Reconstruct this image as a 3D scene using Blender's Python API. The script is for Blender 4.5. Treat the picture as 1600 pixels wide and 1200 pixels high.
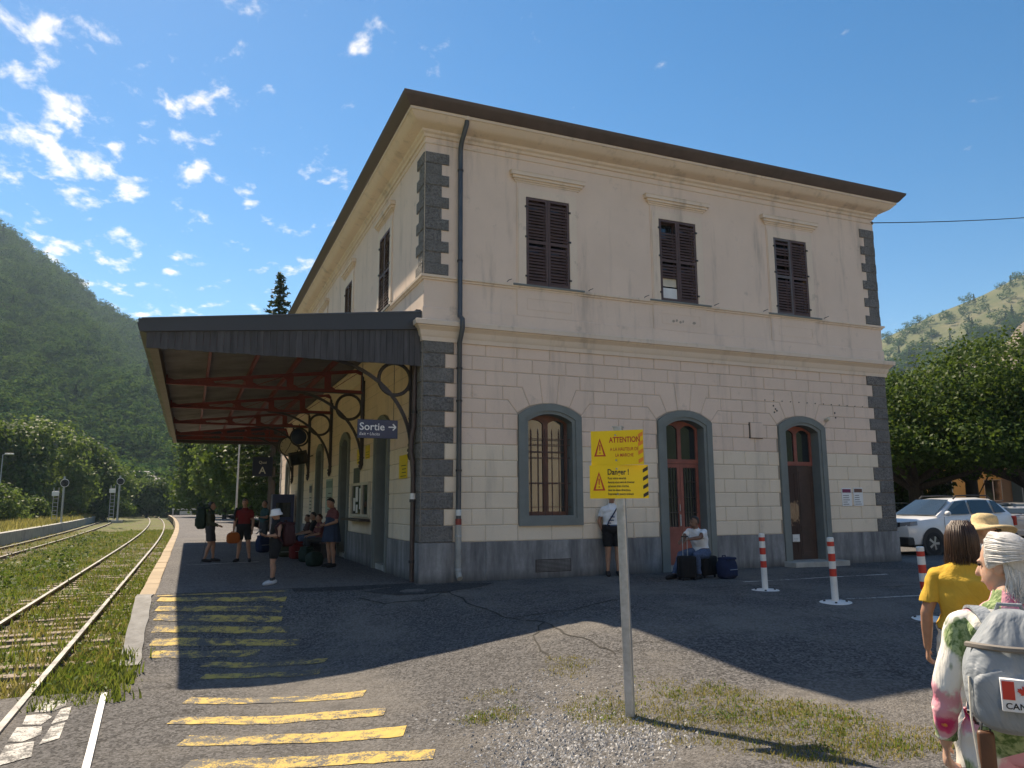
import bpy, bmesh, math, random
import numpy as np
from mathutils import Vector, Matrix
from mathutils.geometry import tessellate_polygon

for o in list(bpy.data.objects):
    bpy.data.objects.remove(o)
SC = bpy.context.scene
COL = SC.collection
rnd = random.Random(7)
nr = np.random.RandomState(7)
R = math.radians

# ------------------------------------------------------------------ camera
cam = bpy.data.cameras.new('camera')
cam.sensor_width = 36.0
cam.lens = 36.0 * 1185.0 / 1600.0
cam.clip_start = 0.05
cam.clip_end = 6000.0
camo = bpy.data.objects.new('camera', cam)
COL.objects.link(camo)
_rt = Vector((0.92195, -0.38729, -0.00479)); _fw = Vector((0.3835, 0.9105, 0.1547)).normalized()
_rt = (_rt - _fw * _rt.dot(_fw)).normalized(); _up = _rt.cross(_fw)
CAM = Vector((-4.227, -14.726, 1.55))
camo.matrix_world = Matrix(((_rt.x, _up.x, -_fw.x, CAM.x), (_rt.y, _up.y, -_fw.y, CAM.y), (_rt.z, _up.z, -_fw.z, CAM.z), (0, 0, 0, 1)))
SC.camera = camo
SC.render.resolution_x = 1024
SC.render.resolution_y = 768

# ------------------------------------------------------------------ light and sky
SUN = Vector((-0.19, 0.86, 1.0)).normalized()
sun_el = math.asin(SUN.z)
sun_az = math.atan2(SUN.x, SUN.y)          # from +Y towards +X
sl = bpy.data.lights.new('sun', 'SUN'); sl.energy = 4.6; sl.angle = R(0.53); sl.color = (1.0, 0.94, 0.84)
so = bpy.data.objects.new('sun', sl); COL.objects.link(so)
so.rotation_euler = SUN.to_track_quat('Z', 'Y').to_euler()
so.location = (0, 0, 60)
SC.view_settings.view_transform = 'Standard'
SC.view_settings.look = 'None'
SC.view_settings.exposure = 0.88
SC.view_settings.gamma = 1.0
SC.view_settings.use_white_balance = True          # the phone balanced for the shaded wall
SC.view_settings.white_balance_temperature = 7900
SC.view_settings.white_balance_tint = 12
SC.view_settings.use_curve_mapping = False

W = bpy.data.worlds.new('World'); SC.world = W; W.use_nodes = True
def world():
    nt = W.node_tree; nt.nodes.clear()
    N = nt.nodes.new; L = nt.links.new
    out = N('ShaderNodeOutputWorld'); bg = N('ShaderNodeBackground'); bg.inputs[1].default_value = 0.105
    sky = N('ShaderNodeTexSky'); sky.sky_type = 'NISHITA'; sky.sun_disc = False
    sky.sun_elevation = sun_el; sky.sun_rotation = sun_az
    sky.altitude = 600; sky.air_density = 1.0; sky.dust_density = 0.12; sky.ozone_density = 2.2
    # fair-weather clouds: a flat cloud deck looked at through its direction vector
    tc = N('ShaderNodeTexCoord'); sep = N('ShaderNodeSeparateXYZ'); L(tc.outputs['Generated'], sep.inputs[0])
    def M(op, a, b=None, c=None, clamp=False):
        n = N('ShaderNodeMath'); n.operation = op; n.use_clamp = clamp
        for i, v in enumerate((a, b, c)):
            if v is None: continue
            if isinstance(v, (int, float)): n.inputs[i].default_value = v
            else: L(v, n.inputs[i])
        return n.outputs[0]
    zc = M('MAXIMUM', sep.outputs[2], 0.0)
    zz = M('ADD', zc, 0.10)
    px = M('DIVIDE', sep.outputs[0], zz); py = M('DIVIDE', sep.outputs[1], zz)
    cmb = N('ShaderNodeCombineXYZ'); L(px, cmb.inputs[0]); L(py, cmb.inputs[1])
    mp = N('ShaderNodeMapping'); L(cmb.outputs[0], mp.inputs[0])
    mp.inputs['Location'].default_value = (5.3, 2.2, 0); mp.inputs['Rotation'].default_value = (0, 0, R(20)); mp.inputs['Scale'].default_value = (1.5, 1.0, 1)
    n1 = N('ShaderNodeTexNoise'); n1.inputs['Scale'].default_value = 6.6; n1.inputs['Detail'].default_value = 9; n1.inputs['Roughness'].default_value = 0.56; n1.inputs['Distortion'].default_value = 0.15
    L(mp.outputs[0], n1.inputs['Vector'])
    n2 = N('ShaderNodeTexNoise'); n2.inputs['Scale'].default_value = 0.55; n2.inputs['Detail'].default_value = 2
    L(mp.outputs[0], n2.inputs['Vector'])
    # cover: cloud fields to the west (over the valley), clear to the east
    west = M('MULTIPLY_ADD', sep.outputs[0], -0.26, 0.05)
    v = M('ADD', n1.outputs[0], M('MULTIPLY', M('SUBTRACT', n2.outputs[0], 0.5), 0.22))
    v = M('ADD', v, M('MINIMUM', M('MAXIMUM', west, -0.10), 0.078))
    mr = N('ShaderNodeMapRange'); mr.interpolation_type = 'SMOOTHSTEP'; L(v, mr.inputs[0])
    mr.inputs[1].default_value = 0.575; mr.inputs[2].default_value = 0.76
    fade = N('ShaderNodeMapRange'); L(sep.outputs[2], fade.inputs[0]); fade.inputs[1].default_value = 0.02; fade.inputs[2].default_value = 0.12
    fac = M('MULTIPLY', mr.outputs[0], fade.outputs[0])
    mix = N('ShaderNodeMix'); mix.data_type = 'RGBA'
    hs = N('ShaderNodeHueSaturation'); hs.inputs['Saturation'].default_value = 1.40; hs.inputs['Value'].default_value = 0.86
    L(sky.outputs[0], hs.inputs['Color'])
    L(M('MULTIPLY', fac, 0.88), mix.inputs[0]); L(hs.outputs[0], mix.inputs[6]); mix.inputs[7].default_value = (7.2, 7.3, 7.5, 1)
    L(mix.outputs[2], bg.inputs[0]); L(bg.outputs[0], out.inputs[0])
world()

# ------------------------------------------------------------------ helpers
def sm(a, b, v):
    t = min(1.0, max(0.0, (v - a) / (b - a))); return t * t * (3 - 2 * t)
def gz(x, y):
    """height of the forecourt: level by the building, ramp down to the rail crossing"""
    s1 = sm(-5, -10, y); k = sm(-8, -11.5, y); sx = sm(3.0 - 4 * k, -3.6 - 1.4 * k, x); r = sx * sm(.2, -3.6, y)
    return -(.6 * r + .22 * s1 * (1 - r))

def link(o, parent=None):
    COL.objects.link(o)
    if parent is not None: o.parent = parent
    return o
def tag(o, label=None, cat=None, group=None, kind=None):
    if label: o['label'] = label
    if cat: o['category'] = cat
    if group: o['group'] = group
    if kind: o['kind'] = kind
    return o
def thing(name, label, cat, loc=(0, 0, 0), rz=0.0, group=None):
    o = bpy.data.objects.new(name, None); o.empty_display_size = 0.2
    link(o); o.location = loc; o.rotation_euler = (0, 0, rz)
    return tag(o, label, cat, group)

class MB:
    """collects geometry for ONE mesh object"""
    def __init__(s): s.v = []; s.f = []; s.mi = []
    def add(s, vs, fs, m=0):
        b = len(s.v); s.v += [tuple(p) for p in vs]; s.f += [tuple(b + i for i in f) for f in fs]; s.mi += [m] * len(fs); return s
    def box(s, x0, x1, y0, y1, z0, z1, m=0, M4=None):
        vs = [(x0, y0, z0), (x1, y0, z0), (x1, y1, z0), (x0, y1, z0), (x0, y0, z1), (x1, y0, z1), (x1, y1, z1), (x0, y1, z1)]
        if M4 is not None: vs = [M4 @ Vector(v) for v in vs]
        return s.add(vs, [(0, 3, 2, 1), (4, 5, 6, 7), (0, 1, 5, 4), (1, 2, 6, 5), (2, 3, 7, 6), (3, 0, 4, 7)], m)
    def bev(s, x0, x1, y0, y1, z0, z1, b, m=0, M4=None):
        """box with chamfered edges"""
        b = min(b, (x1 - x0) * .45, (y1 - y0) * .45, (z1 - z0) * .45)
        bm = bmesh.new(); bmesh.ops.create_cube(bm, size=1)
        for v in bm.verts:
            v.co = Vector((x0 + (v.co.x + .5) * (x1 - x0), y0 + (v.co.y + .5) * (y1 - y0), z0 + (v.co.z + .5) * (z1 - z0)))
        bmesh.ops.bevel(bm, geom=list(bm.edges), offset=b, segments=2, affect='EDGES', profile=.6)
        return s.bm(bm, m, M4)
    def bm(s, bm, m=0, M4=None):
        bm.verts.index_update(); vs = [v.co.copy() for v in bm.verts]
        if M4 is not None: vs = [M4 @ v for v in vs]
        s.add(vs, [[v.index for v in f.verts] for f in bm.faces], m); bm.free(); return s
    def tube(s, pts, rads, n=8, m=0, cap=True, squash=None):
        """tapered tube along a polyline"""
        pts = [Vector(p) for p in pts]
        if isinstance(rads, (int, float)): rads = [rads] * len(pts)
        b = len(s.v); prev = None
        for i, p in enumerate(pts):
            if i == 0: d = pts[1] - p
            elif i == len(pts) - 1: d = p - pts[i - 1]
            else: d = (pts[i + 1] - p).normalized() + (p - pts[i - 1]).normalized()
            d = d.normalized() if d.length > 1e-9 else Vector((0, 0, 1))
            a = prev if prev is not None else (Vector((1, 0, 0)) if abs(d.x) < .8 else Vector((0, 1, 0)))
            a = (a - d * a.dot(d)).normalized(); prev = a; c = d.cross(a)
            for k in range(n):
                t = 2 * math.pi * (k + .5) / n
                s.v.append(tuple(p + (a * math.cos(t) + c * math.sin(t)) * rads[i]))
        for i in range(len(pts) - 1):
            for k in range(n):
                q = b + i * n; s.f.append((q + k, q + (k + 1) % n, q + n + (k + 1) % n, q + n + k)); s.mi.append(m)
        if cap:
            s.f.append(tuple(b + k for k in reversed(range(n)))); s.mi.append(m)
            e = b + (len(pts) - 1) * n; s.f.append(tuple(e + k for k in range(n))); s.mi.append(m)
        return s
    def bar(s, p, q, w, h, m=0, up=(0, 0, 1)):
        """rectangular bar from p to q, w wide and h high"""
        p = Vector(p); q = Vector(q); d = (q - p).normalized(); u = Vector(up); a = d.cross(u)
        if a.length < 1e-4: a = Vector((0, 1, 0))
        a.normalize(); c = a.cross(d)
        vs = []
        for e in (p, q):
            for (i, j) in ((-1, -1), (1, -1), (1, 1), (-1, 1)): vs.append(e + a * (w / 2 * i) + c * (h / 2 * j))
        return s.add(vs, [(3, 2, 1, 0), (4, 5, 6, 7), (0, 1, 5, 4), (1, 2, 6, 5), (2, 3, 7, 6), (3, 0, 4, 7)], m)
    def prism(s, poly, y0, y1, ax='y', m=0):
        """convex or concave polygon extruded along an axis; poly in the other two axes"""
        def P(u, v, t): return {'y': (u, t, v), 'x': (t, u, v), 'z': (u, v, t)}[ax]
        n = len(poly); vs = [P(u, v, y0) for u, v in poly] + [P(u, v, y1) for u, v in poly]
        tris = tessellate_polygon([[Vector((u, v, 0)) for u, v in poly]])
        fs = [t for t in tris] + [tuple(n + i for i in reversed(t)) for t in tris] + [(i, (i + 1) % n, n + (i + 1) % n, n + i) for i in range(n)]
        return s.add(vs, fs, m)
    def plate(s, outer, holes, y0, y1, ax='y', m=0):
        """flat plate with holes"""
        def P(u, v, t): return {'y': (u, t, v), 'x': (t, u, v), 'z': (u, v, t)}[ax]
        loops = [outer] + holes; flat = [p for l in loops for p in l]; n = len(flat)
        tris = tessellate_polygon([[Vector((u, v, 0)) for u, v in l] for l in loops])
        vs = [P(u, v, y0) for u, v in flat] + [P(u, v, y1) for u, v in flat]
        fs = [tuple(t) for t in tris] + [tuple(n + i for i in reversed(t)) for t in tris]
        b = 0
        for l in loops:
            k = len(l)
            fs += [(b + i, b + (i + 1) % k, n + b + (i + 1) % k, n + b + i) for i in range(k)]; b += k
        return s.add(vs, fs, m)
    def sphere(s, c, r, n=8, m=0, M4=None):
        bm = bmesh.new(); bmesh.ops.create_uvsphere(bm, u_segments=n * 2, v_segments=n, radius=1)
        rr = r if hasattr(r, '__len__') else (r, r, r)
        for v in bm.verts: v.co = Vector((c[0] + v.co.x * rr[0], c[1] + v.co.y * rr[1], c[2] + v.co.z * rr[2]))
        return s.bm(bm, m, M4)
    def ico(s, c, r, sub=1, m=0, jit=0):
        bm = bmesh.new(); bmesh.ops.create_icosphere(bm, subdivisions=sub, radius=1)
        rr = r if hasattr(r, '__len__') else (r, r, r)
        for v in bm.verts:
            k = 1 + rnd.uniform(-jit, jit); v.co = Vector((c[0] + v.co.x * rr[0] * k, c[1] + v.co.y * rr[1] * k, c[2] + v.co.z * rr[2] * k))
        return s.bm(bm, m)
    def lathe(s, prof, c=(0, 0, 0), n=16, m=0, M4=None):
        b = len(s.v); k = len(prof)
        for r, z in prof:
            for i in range(n):
                t = 2 * math.pi * i / n; p = Vector((c[0] + r * math.cos(t), c[1] + r * math.sin(t), c[2] + z))
                s.v.append(tuple(M4 @ p if M4 is not None else p))
        for j in range(k - 1):
            for i in range(n):
                q = b + j * n; s.f.append((q + i, q + (i + 1) % n, q + n + (i + 1) % n, q + n + i)); s.mi.append(m)
        return s
    def ring(s, c, rad, tr, ax='y', n=28, k=6, m=0):
        pts = []
        b = len(s.v)
        for i in range(n):
            t = 2 * math.pi * i / n
            for j in range(k):
                u = 2 * math.pi * j / k; rr = rad + tr * math.cos(u); w = tr * math.sin(u)
                p = {'y': (c[0] + rr * math.cos(t), c[1] + w, c[2] + rr * math.sin(t)), 'x': (c[0] + w, c[1] + rr * math.cos(t), c[2] + rr * math.sin(t)), 'z': (c[0] + rr * math.cos(t), c[1] + rr * math.sin(t), c[2] + w)}[ax]
                s.v.append(p)
        for i in range(n):
            for j in range(k):
                s.f.append((b + i * k + j, b + ((i + 1) % n) * k + j, b + ((i + 1) % n) * k + (j + 1) % k, b + i * k + (j + 1) % k)); s.mi.append(m)
        return s
    def mesh(s, name, mats, smooth=False, fix=True):
        me = bpy.data.meshes.new(name); me.from_pydata(s.v, [], s.f)
        if not isinstance(mats, (list, tuple)): mats = [mats]
        for mm in mats: me.materials.append(mm)
        if len(mats) > 1: me.polygons.foreach_set('material_index', s.mi)
        if fix:
            bm = bmesh.new(); bm.from_mesh(me); bmesh.ops.recalc_face_normals(bm, faces=bm.faces); bm.to_mesh(me); bm.free()
        if smooth:
            me.polygons.foreach_set('use_smooth', [True] * len(me.polygons))
            if smooth != 'all': me.set_sharp_from_angle(angle=R(smooth if smooth is not True else 38))
        me.update(); return me
    def build(s, name, mats, parent=None, smooth=False, fix=True, loc=None, rot=None):
        o = bpy.data.objects.new(name, s.mesh(name, mats, smooth, fix)); link(o, parent)
        if loc is not None: o.location = loc
        if rot is not None: o.rotation_euler = rot
        return o

def np_mesh(name, V, F, mat, smooth=False):
    """fast mesh from numpy: V (n,3), F (m,3 or 4)"""
    me = bpy.data.meshes.new(name); n = len(F); k = F.shape[1]
    me.vertices.add(len(V)); me.vertices.foreach_set('co', np.ascontiguousarray(V, dtype=np.float32).ravel())
    me.loops.add(n * k); me.loops.foreach_set('vertex_index', np.ascontiguousarray(F, dtype=np.int32).ravel())
    me.polygons.add(n); me.polygons.foreach_set('loop_start', np.arange(0, n * k, k, dtype=np.int32))
    me.polygons.foreach_set('loop_total', np.full(n, k, dtype=np.int32))
    if smooth: me.polygons.foreach_set('use_smooth', np.ones(n, dtype=bool))
    me.update(calc_edges=True)
    for m in (mat if isinstance(mat, (list, tuple)) else [mat]): me.materials.append(m)
    return me
def copy_tree(o, parent=None):
    c = o.copy(); COL.objects.link(c)
    if parent is not None: c.parent = parent
    for ch in list(o.children): copy_tree(ch, c)
    return c

# ------------------------------------------------------------------ materials
class NT:
    def __init__(s, name):
        s.mat = bpy.data.materials.new(name); s.mat.use_nodes = True
        s.t = s.mat.node_tree; s.t.nodes.clear()
        s.out = s.N('ShaderNodeOutputMaterial'); s._c = None
    def N(s, k): return s.t.nodes.new(k)
    def L(s, a, b): s.t.links.new(a, b)
    def sock(s, inp, v):
        if v is None: return
        if isinstance(v, (int, float)): inp.default_value = v
        elif isinstance(v, (tuple, list)): inp.default_value = (*v, 1) if len(v) == 3 and inp.type == 'RGBA' else v
        else: s.L(v, inp)
    def co(s, which='Object'):
        if s._c is None: s._c = s.N('ShaderNodeTexCoord')
        return s._c.outputs[which]
    def pos(s): return s.N('ShaderNodeNewGeometry').outputs['Position']
    def noise(s, scale, detail=4, rough=.55, vec=None, dist=0., out=0):
        n = s.N('ShaderNodeTexNoise'); n.inputs['Scale'].default_value = scale; n.inputs['Detail'].default_value = detail; n.inputs['Roughness'].default_value = rough; n.inputs['Distortion'].default_value = dist
        s.L(vec if vec is not None else s.co(), n.inputs['Vector']); return n.outputs[out]
    def voro(s, scale, feat='F1', vec=None, out=0, rand=1.0):
        n = s.N('ShaderNodeTexVoronoi'); n.feature = feat; n.inputs['Scale'].default_value = scale; n.inputs['Randomness'].default_value = rand
        s.L(vec if vec is not None else s.co(), n.inputs['Vector']); return n.outputs[out]
    def map(s, sc=(1, 1, 1), rot=(0, 0, 0), loc=(0, 0, 0), vec=None):
        n = s.N('ShaderNodeMapping'); n.inputs['Scale'].default_value = sc; n.inputs['Rotation'].default_value = rot; n.inputs['Location'].default_value = loc
        s.L(vec if vec is not None else s.co(), n.inputs[0]); return n.outputs[0]
    def rng(s, v, a, b, c=0., d=1., smooth=False):
        n = s.N('ShaderNodeMapRange'); n.interpolation_type = 'SMOOTHSTEP' if smooth else 'LINEAR'
        s.sock(n.inputs[0], v); n.inputs[1].default_value = a; n.inputs[2].default_value = b; n.inputs[3].default_value = c; n.inputs[4].default_value = d; return n.outputs[0]
    def m(s, op, a, b=None, clamp=False):
        n = s.N('ShaderNodeMath'); n.operation = op; n.use_clamp = clamp; s.sock(n.inputs[0], a); s.sock(n.inputs[1], b); return n.outputs[0]
    def mix(s, f, a, b, mode='MIX'):
        n = s.N('ShaderNodeMix'); n.data_type = 'RGBA'; n.blend_type = mode; s.sock(n.inputs[0], f); s.sock(n.inputs[6], a); s.sock(n.inputs[7], b); return n.outputs[2]
    def ramp(s, v, stops):
        n = s.N('ShaderNodeValToRGB'); s.L(v, n.inputs[0]); e = n.color_ramp.elements
        while len(e) < len(stops): e.new(.5)
        for i, (p, c) in enumerate(stops): e[i].position = p; e[i].color = (*c, 1)
        return n.outputs[0]
    def sep(s, v):
        n = s.N('ShaderNodeSeparateXYZ'); s.L(v, n.inputs[0]); return n.outputs
    def rand(s): return s.N('ShaderNodeObjectInfo').outputs['Random']
    def bump(s, h, strength=.3, dist=.02, prev=None):
        n = s.N('ShaderNodeBump'); n.inputs['Strength'].default_value = strength; n.inputs['Distance'].default_value = dist; s.L(h, n.inputs['Height'])
        if prev is not None: s.L(prev, n.inputs['Normal'])
        return n.outputs[0]
    def pbr(s, col, rough=.7, metal=0., normal=None, spec=.5, **kw):
        b = s.N('ShaderNodeBsdfPrincipled'); s.sock(b.inputs['Base Color'], col); s.sock(b.inputs['Roughness'], rough); s.sock(b.inputs['Metallic'], metal); b.inputs['Specular IOR Level'].default_value = spec
        if normal is not None: s.L(normal, b.inputs['Normal'])
        for k, v in kw.items(): s.sock(b.inputs[k.replace('_', ' ')], v)
        s.L(b.outputs[0], s.out.inputs[0]); return b
    def done(s): return s.mat

def mul(c, k): return tuple(min(1, x * k) for x in c)
def simple(name, col, rough=.6, var=.12, scale=6., bump=.0, metal=0., spec=.5, bscale=None, objvar=0., grime=0.):
    """painted / cast surface with mottling and fine relief"""
    t = NT(name); n = t.noise(scale, 5, .6)
    c = t.mix(t.rng(n, .3, .7), mul(col, 1 - var), mul(col, 1 + var))
    if objvar: c = t.mix(t.rng(t.rand(), 0, 1, 0, objvar), c, mul(col, .45))
    if grime:
        g = t.rng(t.noise(scale * .35, 6, .65), .5, .72, 0, grime, True); c = t.mix(g, c, mul(col, .35))
    nm = t.bump(t.noise(bscale or scale * 8, 4), bump, .01) if bump else None
    t.pbr(c, t.rng(n, .3, .7, max(0, rough - .08), min(1, rough + .08)), metal, nm, spec); return t.done()

def M_plaster(name, col, stain=.25):
    t = NT(name); p = t.pos()
    n = t.noise(.9, 6, .6, p); f = t.noise(22, 5, .6, p)
    c = t.mix(t.rng(n, .3, .7), mul(col, .93), mul(col, 1.05))
    c = t.mix(t.rng(f, .35, .7, 0, .35), c, mul(col, .9))
    st = t.noise(1.0, 5, .65, t.map((2.2, 2.2, .28), vec=p))       # rain streaks running down
    c = t.mix(t.rng(st, .52, .74, 0, stain, True), c, (.24, .20, .175))
    c = t.mix(t.rng(t.noise(2.3, 7, .7, p), .58, .70, 0, stain * .8, True), c, (.30, .25, .21))
    c = t.mix(t.rng(t.rand(), 0, 1, 0, .16), c, mul(col, .78))
    t.pbr(c, .88, 0, t.bump(f, .12, .01), .25); return t.done()
def M_asphalt(name, base=(.098, .095, .094), dust=(.235, .215, .19), dustamt=.5, crack=.0):
    t = NT(name); p = t.pos()
    v = t.voro(48, 'F1', p); fine = t.noise(80, 4, .7, p); big = t.noise(.42, 6, .6, p); mid = t.noise(2.6, 5, .6, p)
    agg = t.voro(40, 'F1', p, 1)
    g = t.N('ShaderNodeRGBToBW'); t.L(agg, g.inputs[0])
    c = t.mix(t.rng(g.outputs[0], .2, .85), mul(base, .40), mul(base, 1.75))
    c = t.mix(t.rng(fine, .48, .72, 0, .6), c, mul(base, 2.4))
    c = t.mix(t.rng(big, .42, .66, 0, dustamt, True), c, dust)
    c = t.mix(t.rng(mid, .52, .75, 0, .45, True), c, mul(base, .62))
    if crack:
        w = t.N('ShaderNodeVectorMath'); w.operation = 'ADD'
        nn = t.noise(1.7, 4, .6, p, out=1); sc_ = t.N('ShaderNodeVectorMath'); sc_.operation = 'SCALE'; sc_.inputs['Scale'].default_value = .9; t.L(nn, sc_.inputs[0])
        t.L(p, w.inputs[0]); t.L(sc_.outputs[0], w.inputs[1])
        cr = t.voro(.33, 'DISTANCE_TO_EDGE', w.outputs[0]); k = t.rng(cr, .0, .010, crack, 0)
        k = t.m('MULTIPLY', k, t.rng(t.noise(.6, 3, .5, p), .5, .62))
        c = t.mix(k, c, (.035, .033, .03))
    h = t.m('ADD', t.m('MULTIPLY', v, -1.), fine)
    t.pbr(c, .93, 0, t.bump(h, 1.0, .012), .2); return t.done()
def M_paint_worn(name, col, under, thr=(.40, .62)):
    t = NT(name); p = t.pos()
    w = t.m('ADD', t.m('MULTIPLY', t.noise(7, 7, .72, p), .6), t.m('MULTIPLY', t.noise(60, 3, .7, p), .4))
    w2 = t.m('ADD', w, t.m('MULTIPLY', t.rng(t.noise(1.1, 3, .5, p), .3, .7), .16))
    f = t.rng(w2, thr[0], thr[1], 0, 1, True)
    u = t.mix(t.rng(t.noise(120, 3, .7, p), .3, .7), mul(under, .6), mul(under, 1.5))
    c = t.mix(f, t.mix(t.rng(t.noise(9, 4, .6, p), .3, .7), mul(col, .82), col), u)
    t.pbr(c, .8, 0, t.bump(t.noise(110, 4, .7, p), .6, .005), .3); return t.done()
def M_ground(name, cols, scale=.5, bump=.6):
    """soil, dry grass and ballast mottled together; cols light to dark"""
    t = NT(name); p = t.pos()
    n = t.noise(scale, 7, .65, p); f = t.noise(scale * 22, 5, .7, p); v = t.voro(scale * 60, 'F1', p)
    c = t.ramp(n, [(.30 + .4 * i / (len(cols) - 1), k) for i, k in enumerate(cols)])
    c = t.mix(t.rng(f, .35, .7, 0, .6), c, t.mix(.5, c, (.02, .02, .015)))
    t.pbr(c, .95, 0, t.bump(t.m('ADD', f, v), bump, .03), .15); return t.done()
def M_leaf(name, cols, trans=.45, rough=.55, scale=.35, spec=.12):
    """leaf with light coming through it"""
    t = NT(name); p = t.pos()
    r = t.N('ShaderNodeNewGeometry').outputs['Random Per Island']
    n = t.noise(scale, 3, .5, p)
    c = t.ramp(t.m('ADD', t.m('MULTIPLY', r, .55), t.m('MULTIPLY', n, .45)), [(.15 + .7 * i / (len(cols) - 1), k) for i, k in enumerate(cols)])
    b = t.N('ShaderNodeBsdfPrincipled'); t.L(c, b.inputs['Base Color']); b.inputs['Roughness'].default_value = rough; b.inputs['Specular IOR Level'].default_value = spec; b.inputs['Roughness'].default_value = rough if spec else 1.0
    tr = t.N('ShaderNodeBsdfTranslucent'); t.L(t.mix(.35, c, (.16, .22, .02)), tr.inputs[0])
    mx = t.N('ShaderNodeMixShader'); mx.inputs[0].default_value = trans; t.L(b.outputs[0], mx.inputs[1]); t.L(tr.outputs[0], mx.inputs[2]); t.L(mx.outputs[0], t.out.inputs[0]); return t.done()
def M_glass(name, tint=(.02, .025, .03), rough=.04):
    t = NT(name); t.pbr(tint, t.rng(t.noise(3, 3), .3, .7, rough, rough + .05), 0, None, .9); return t.done()
def M_wood(name, col, axis=2, dark=.55):
    t = NT(name); sc = [18, 18, 18]; sc[axis] = 1.2
    g = t.noise(1.0, 6, .65, t.map(tuple(sc)))
    c = t.mix(t.rng(g, .3, .7), mul(col, dark), mul(col, 1.15)); c = t.mix(t.rng(t.rand(), 0, 1, 0, .4), c, mul(col, .6))
    t.pbr(c, .8, 0, t.bump(g, .35, .006), .3); return t.done()

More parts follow.
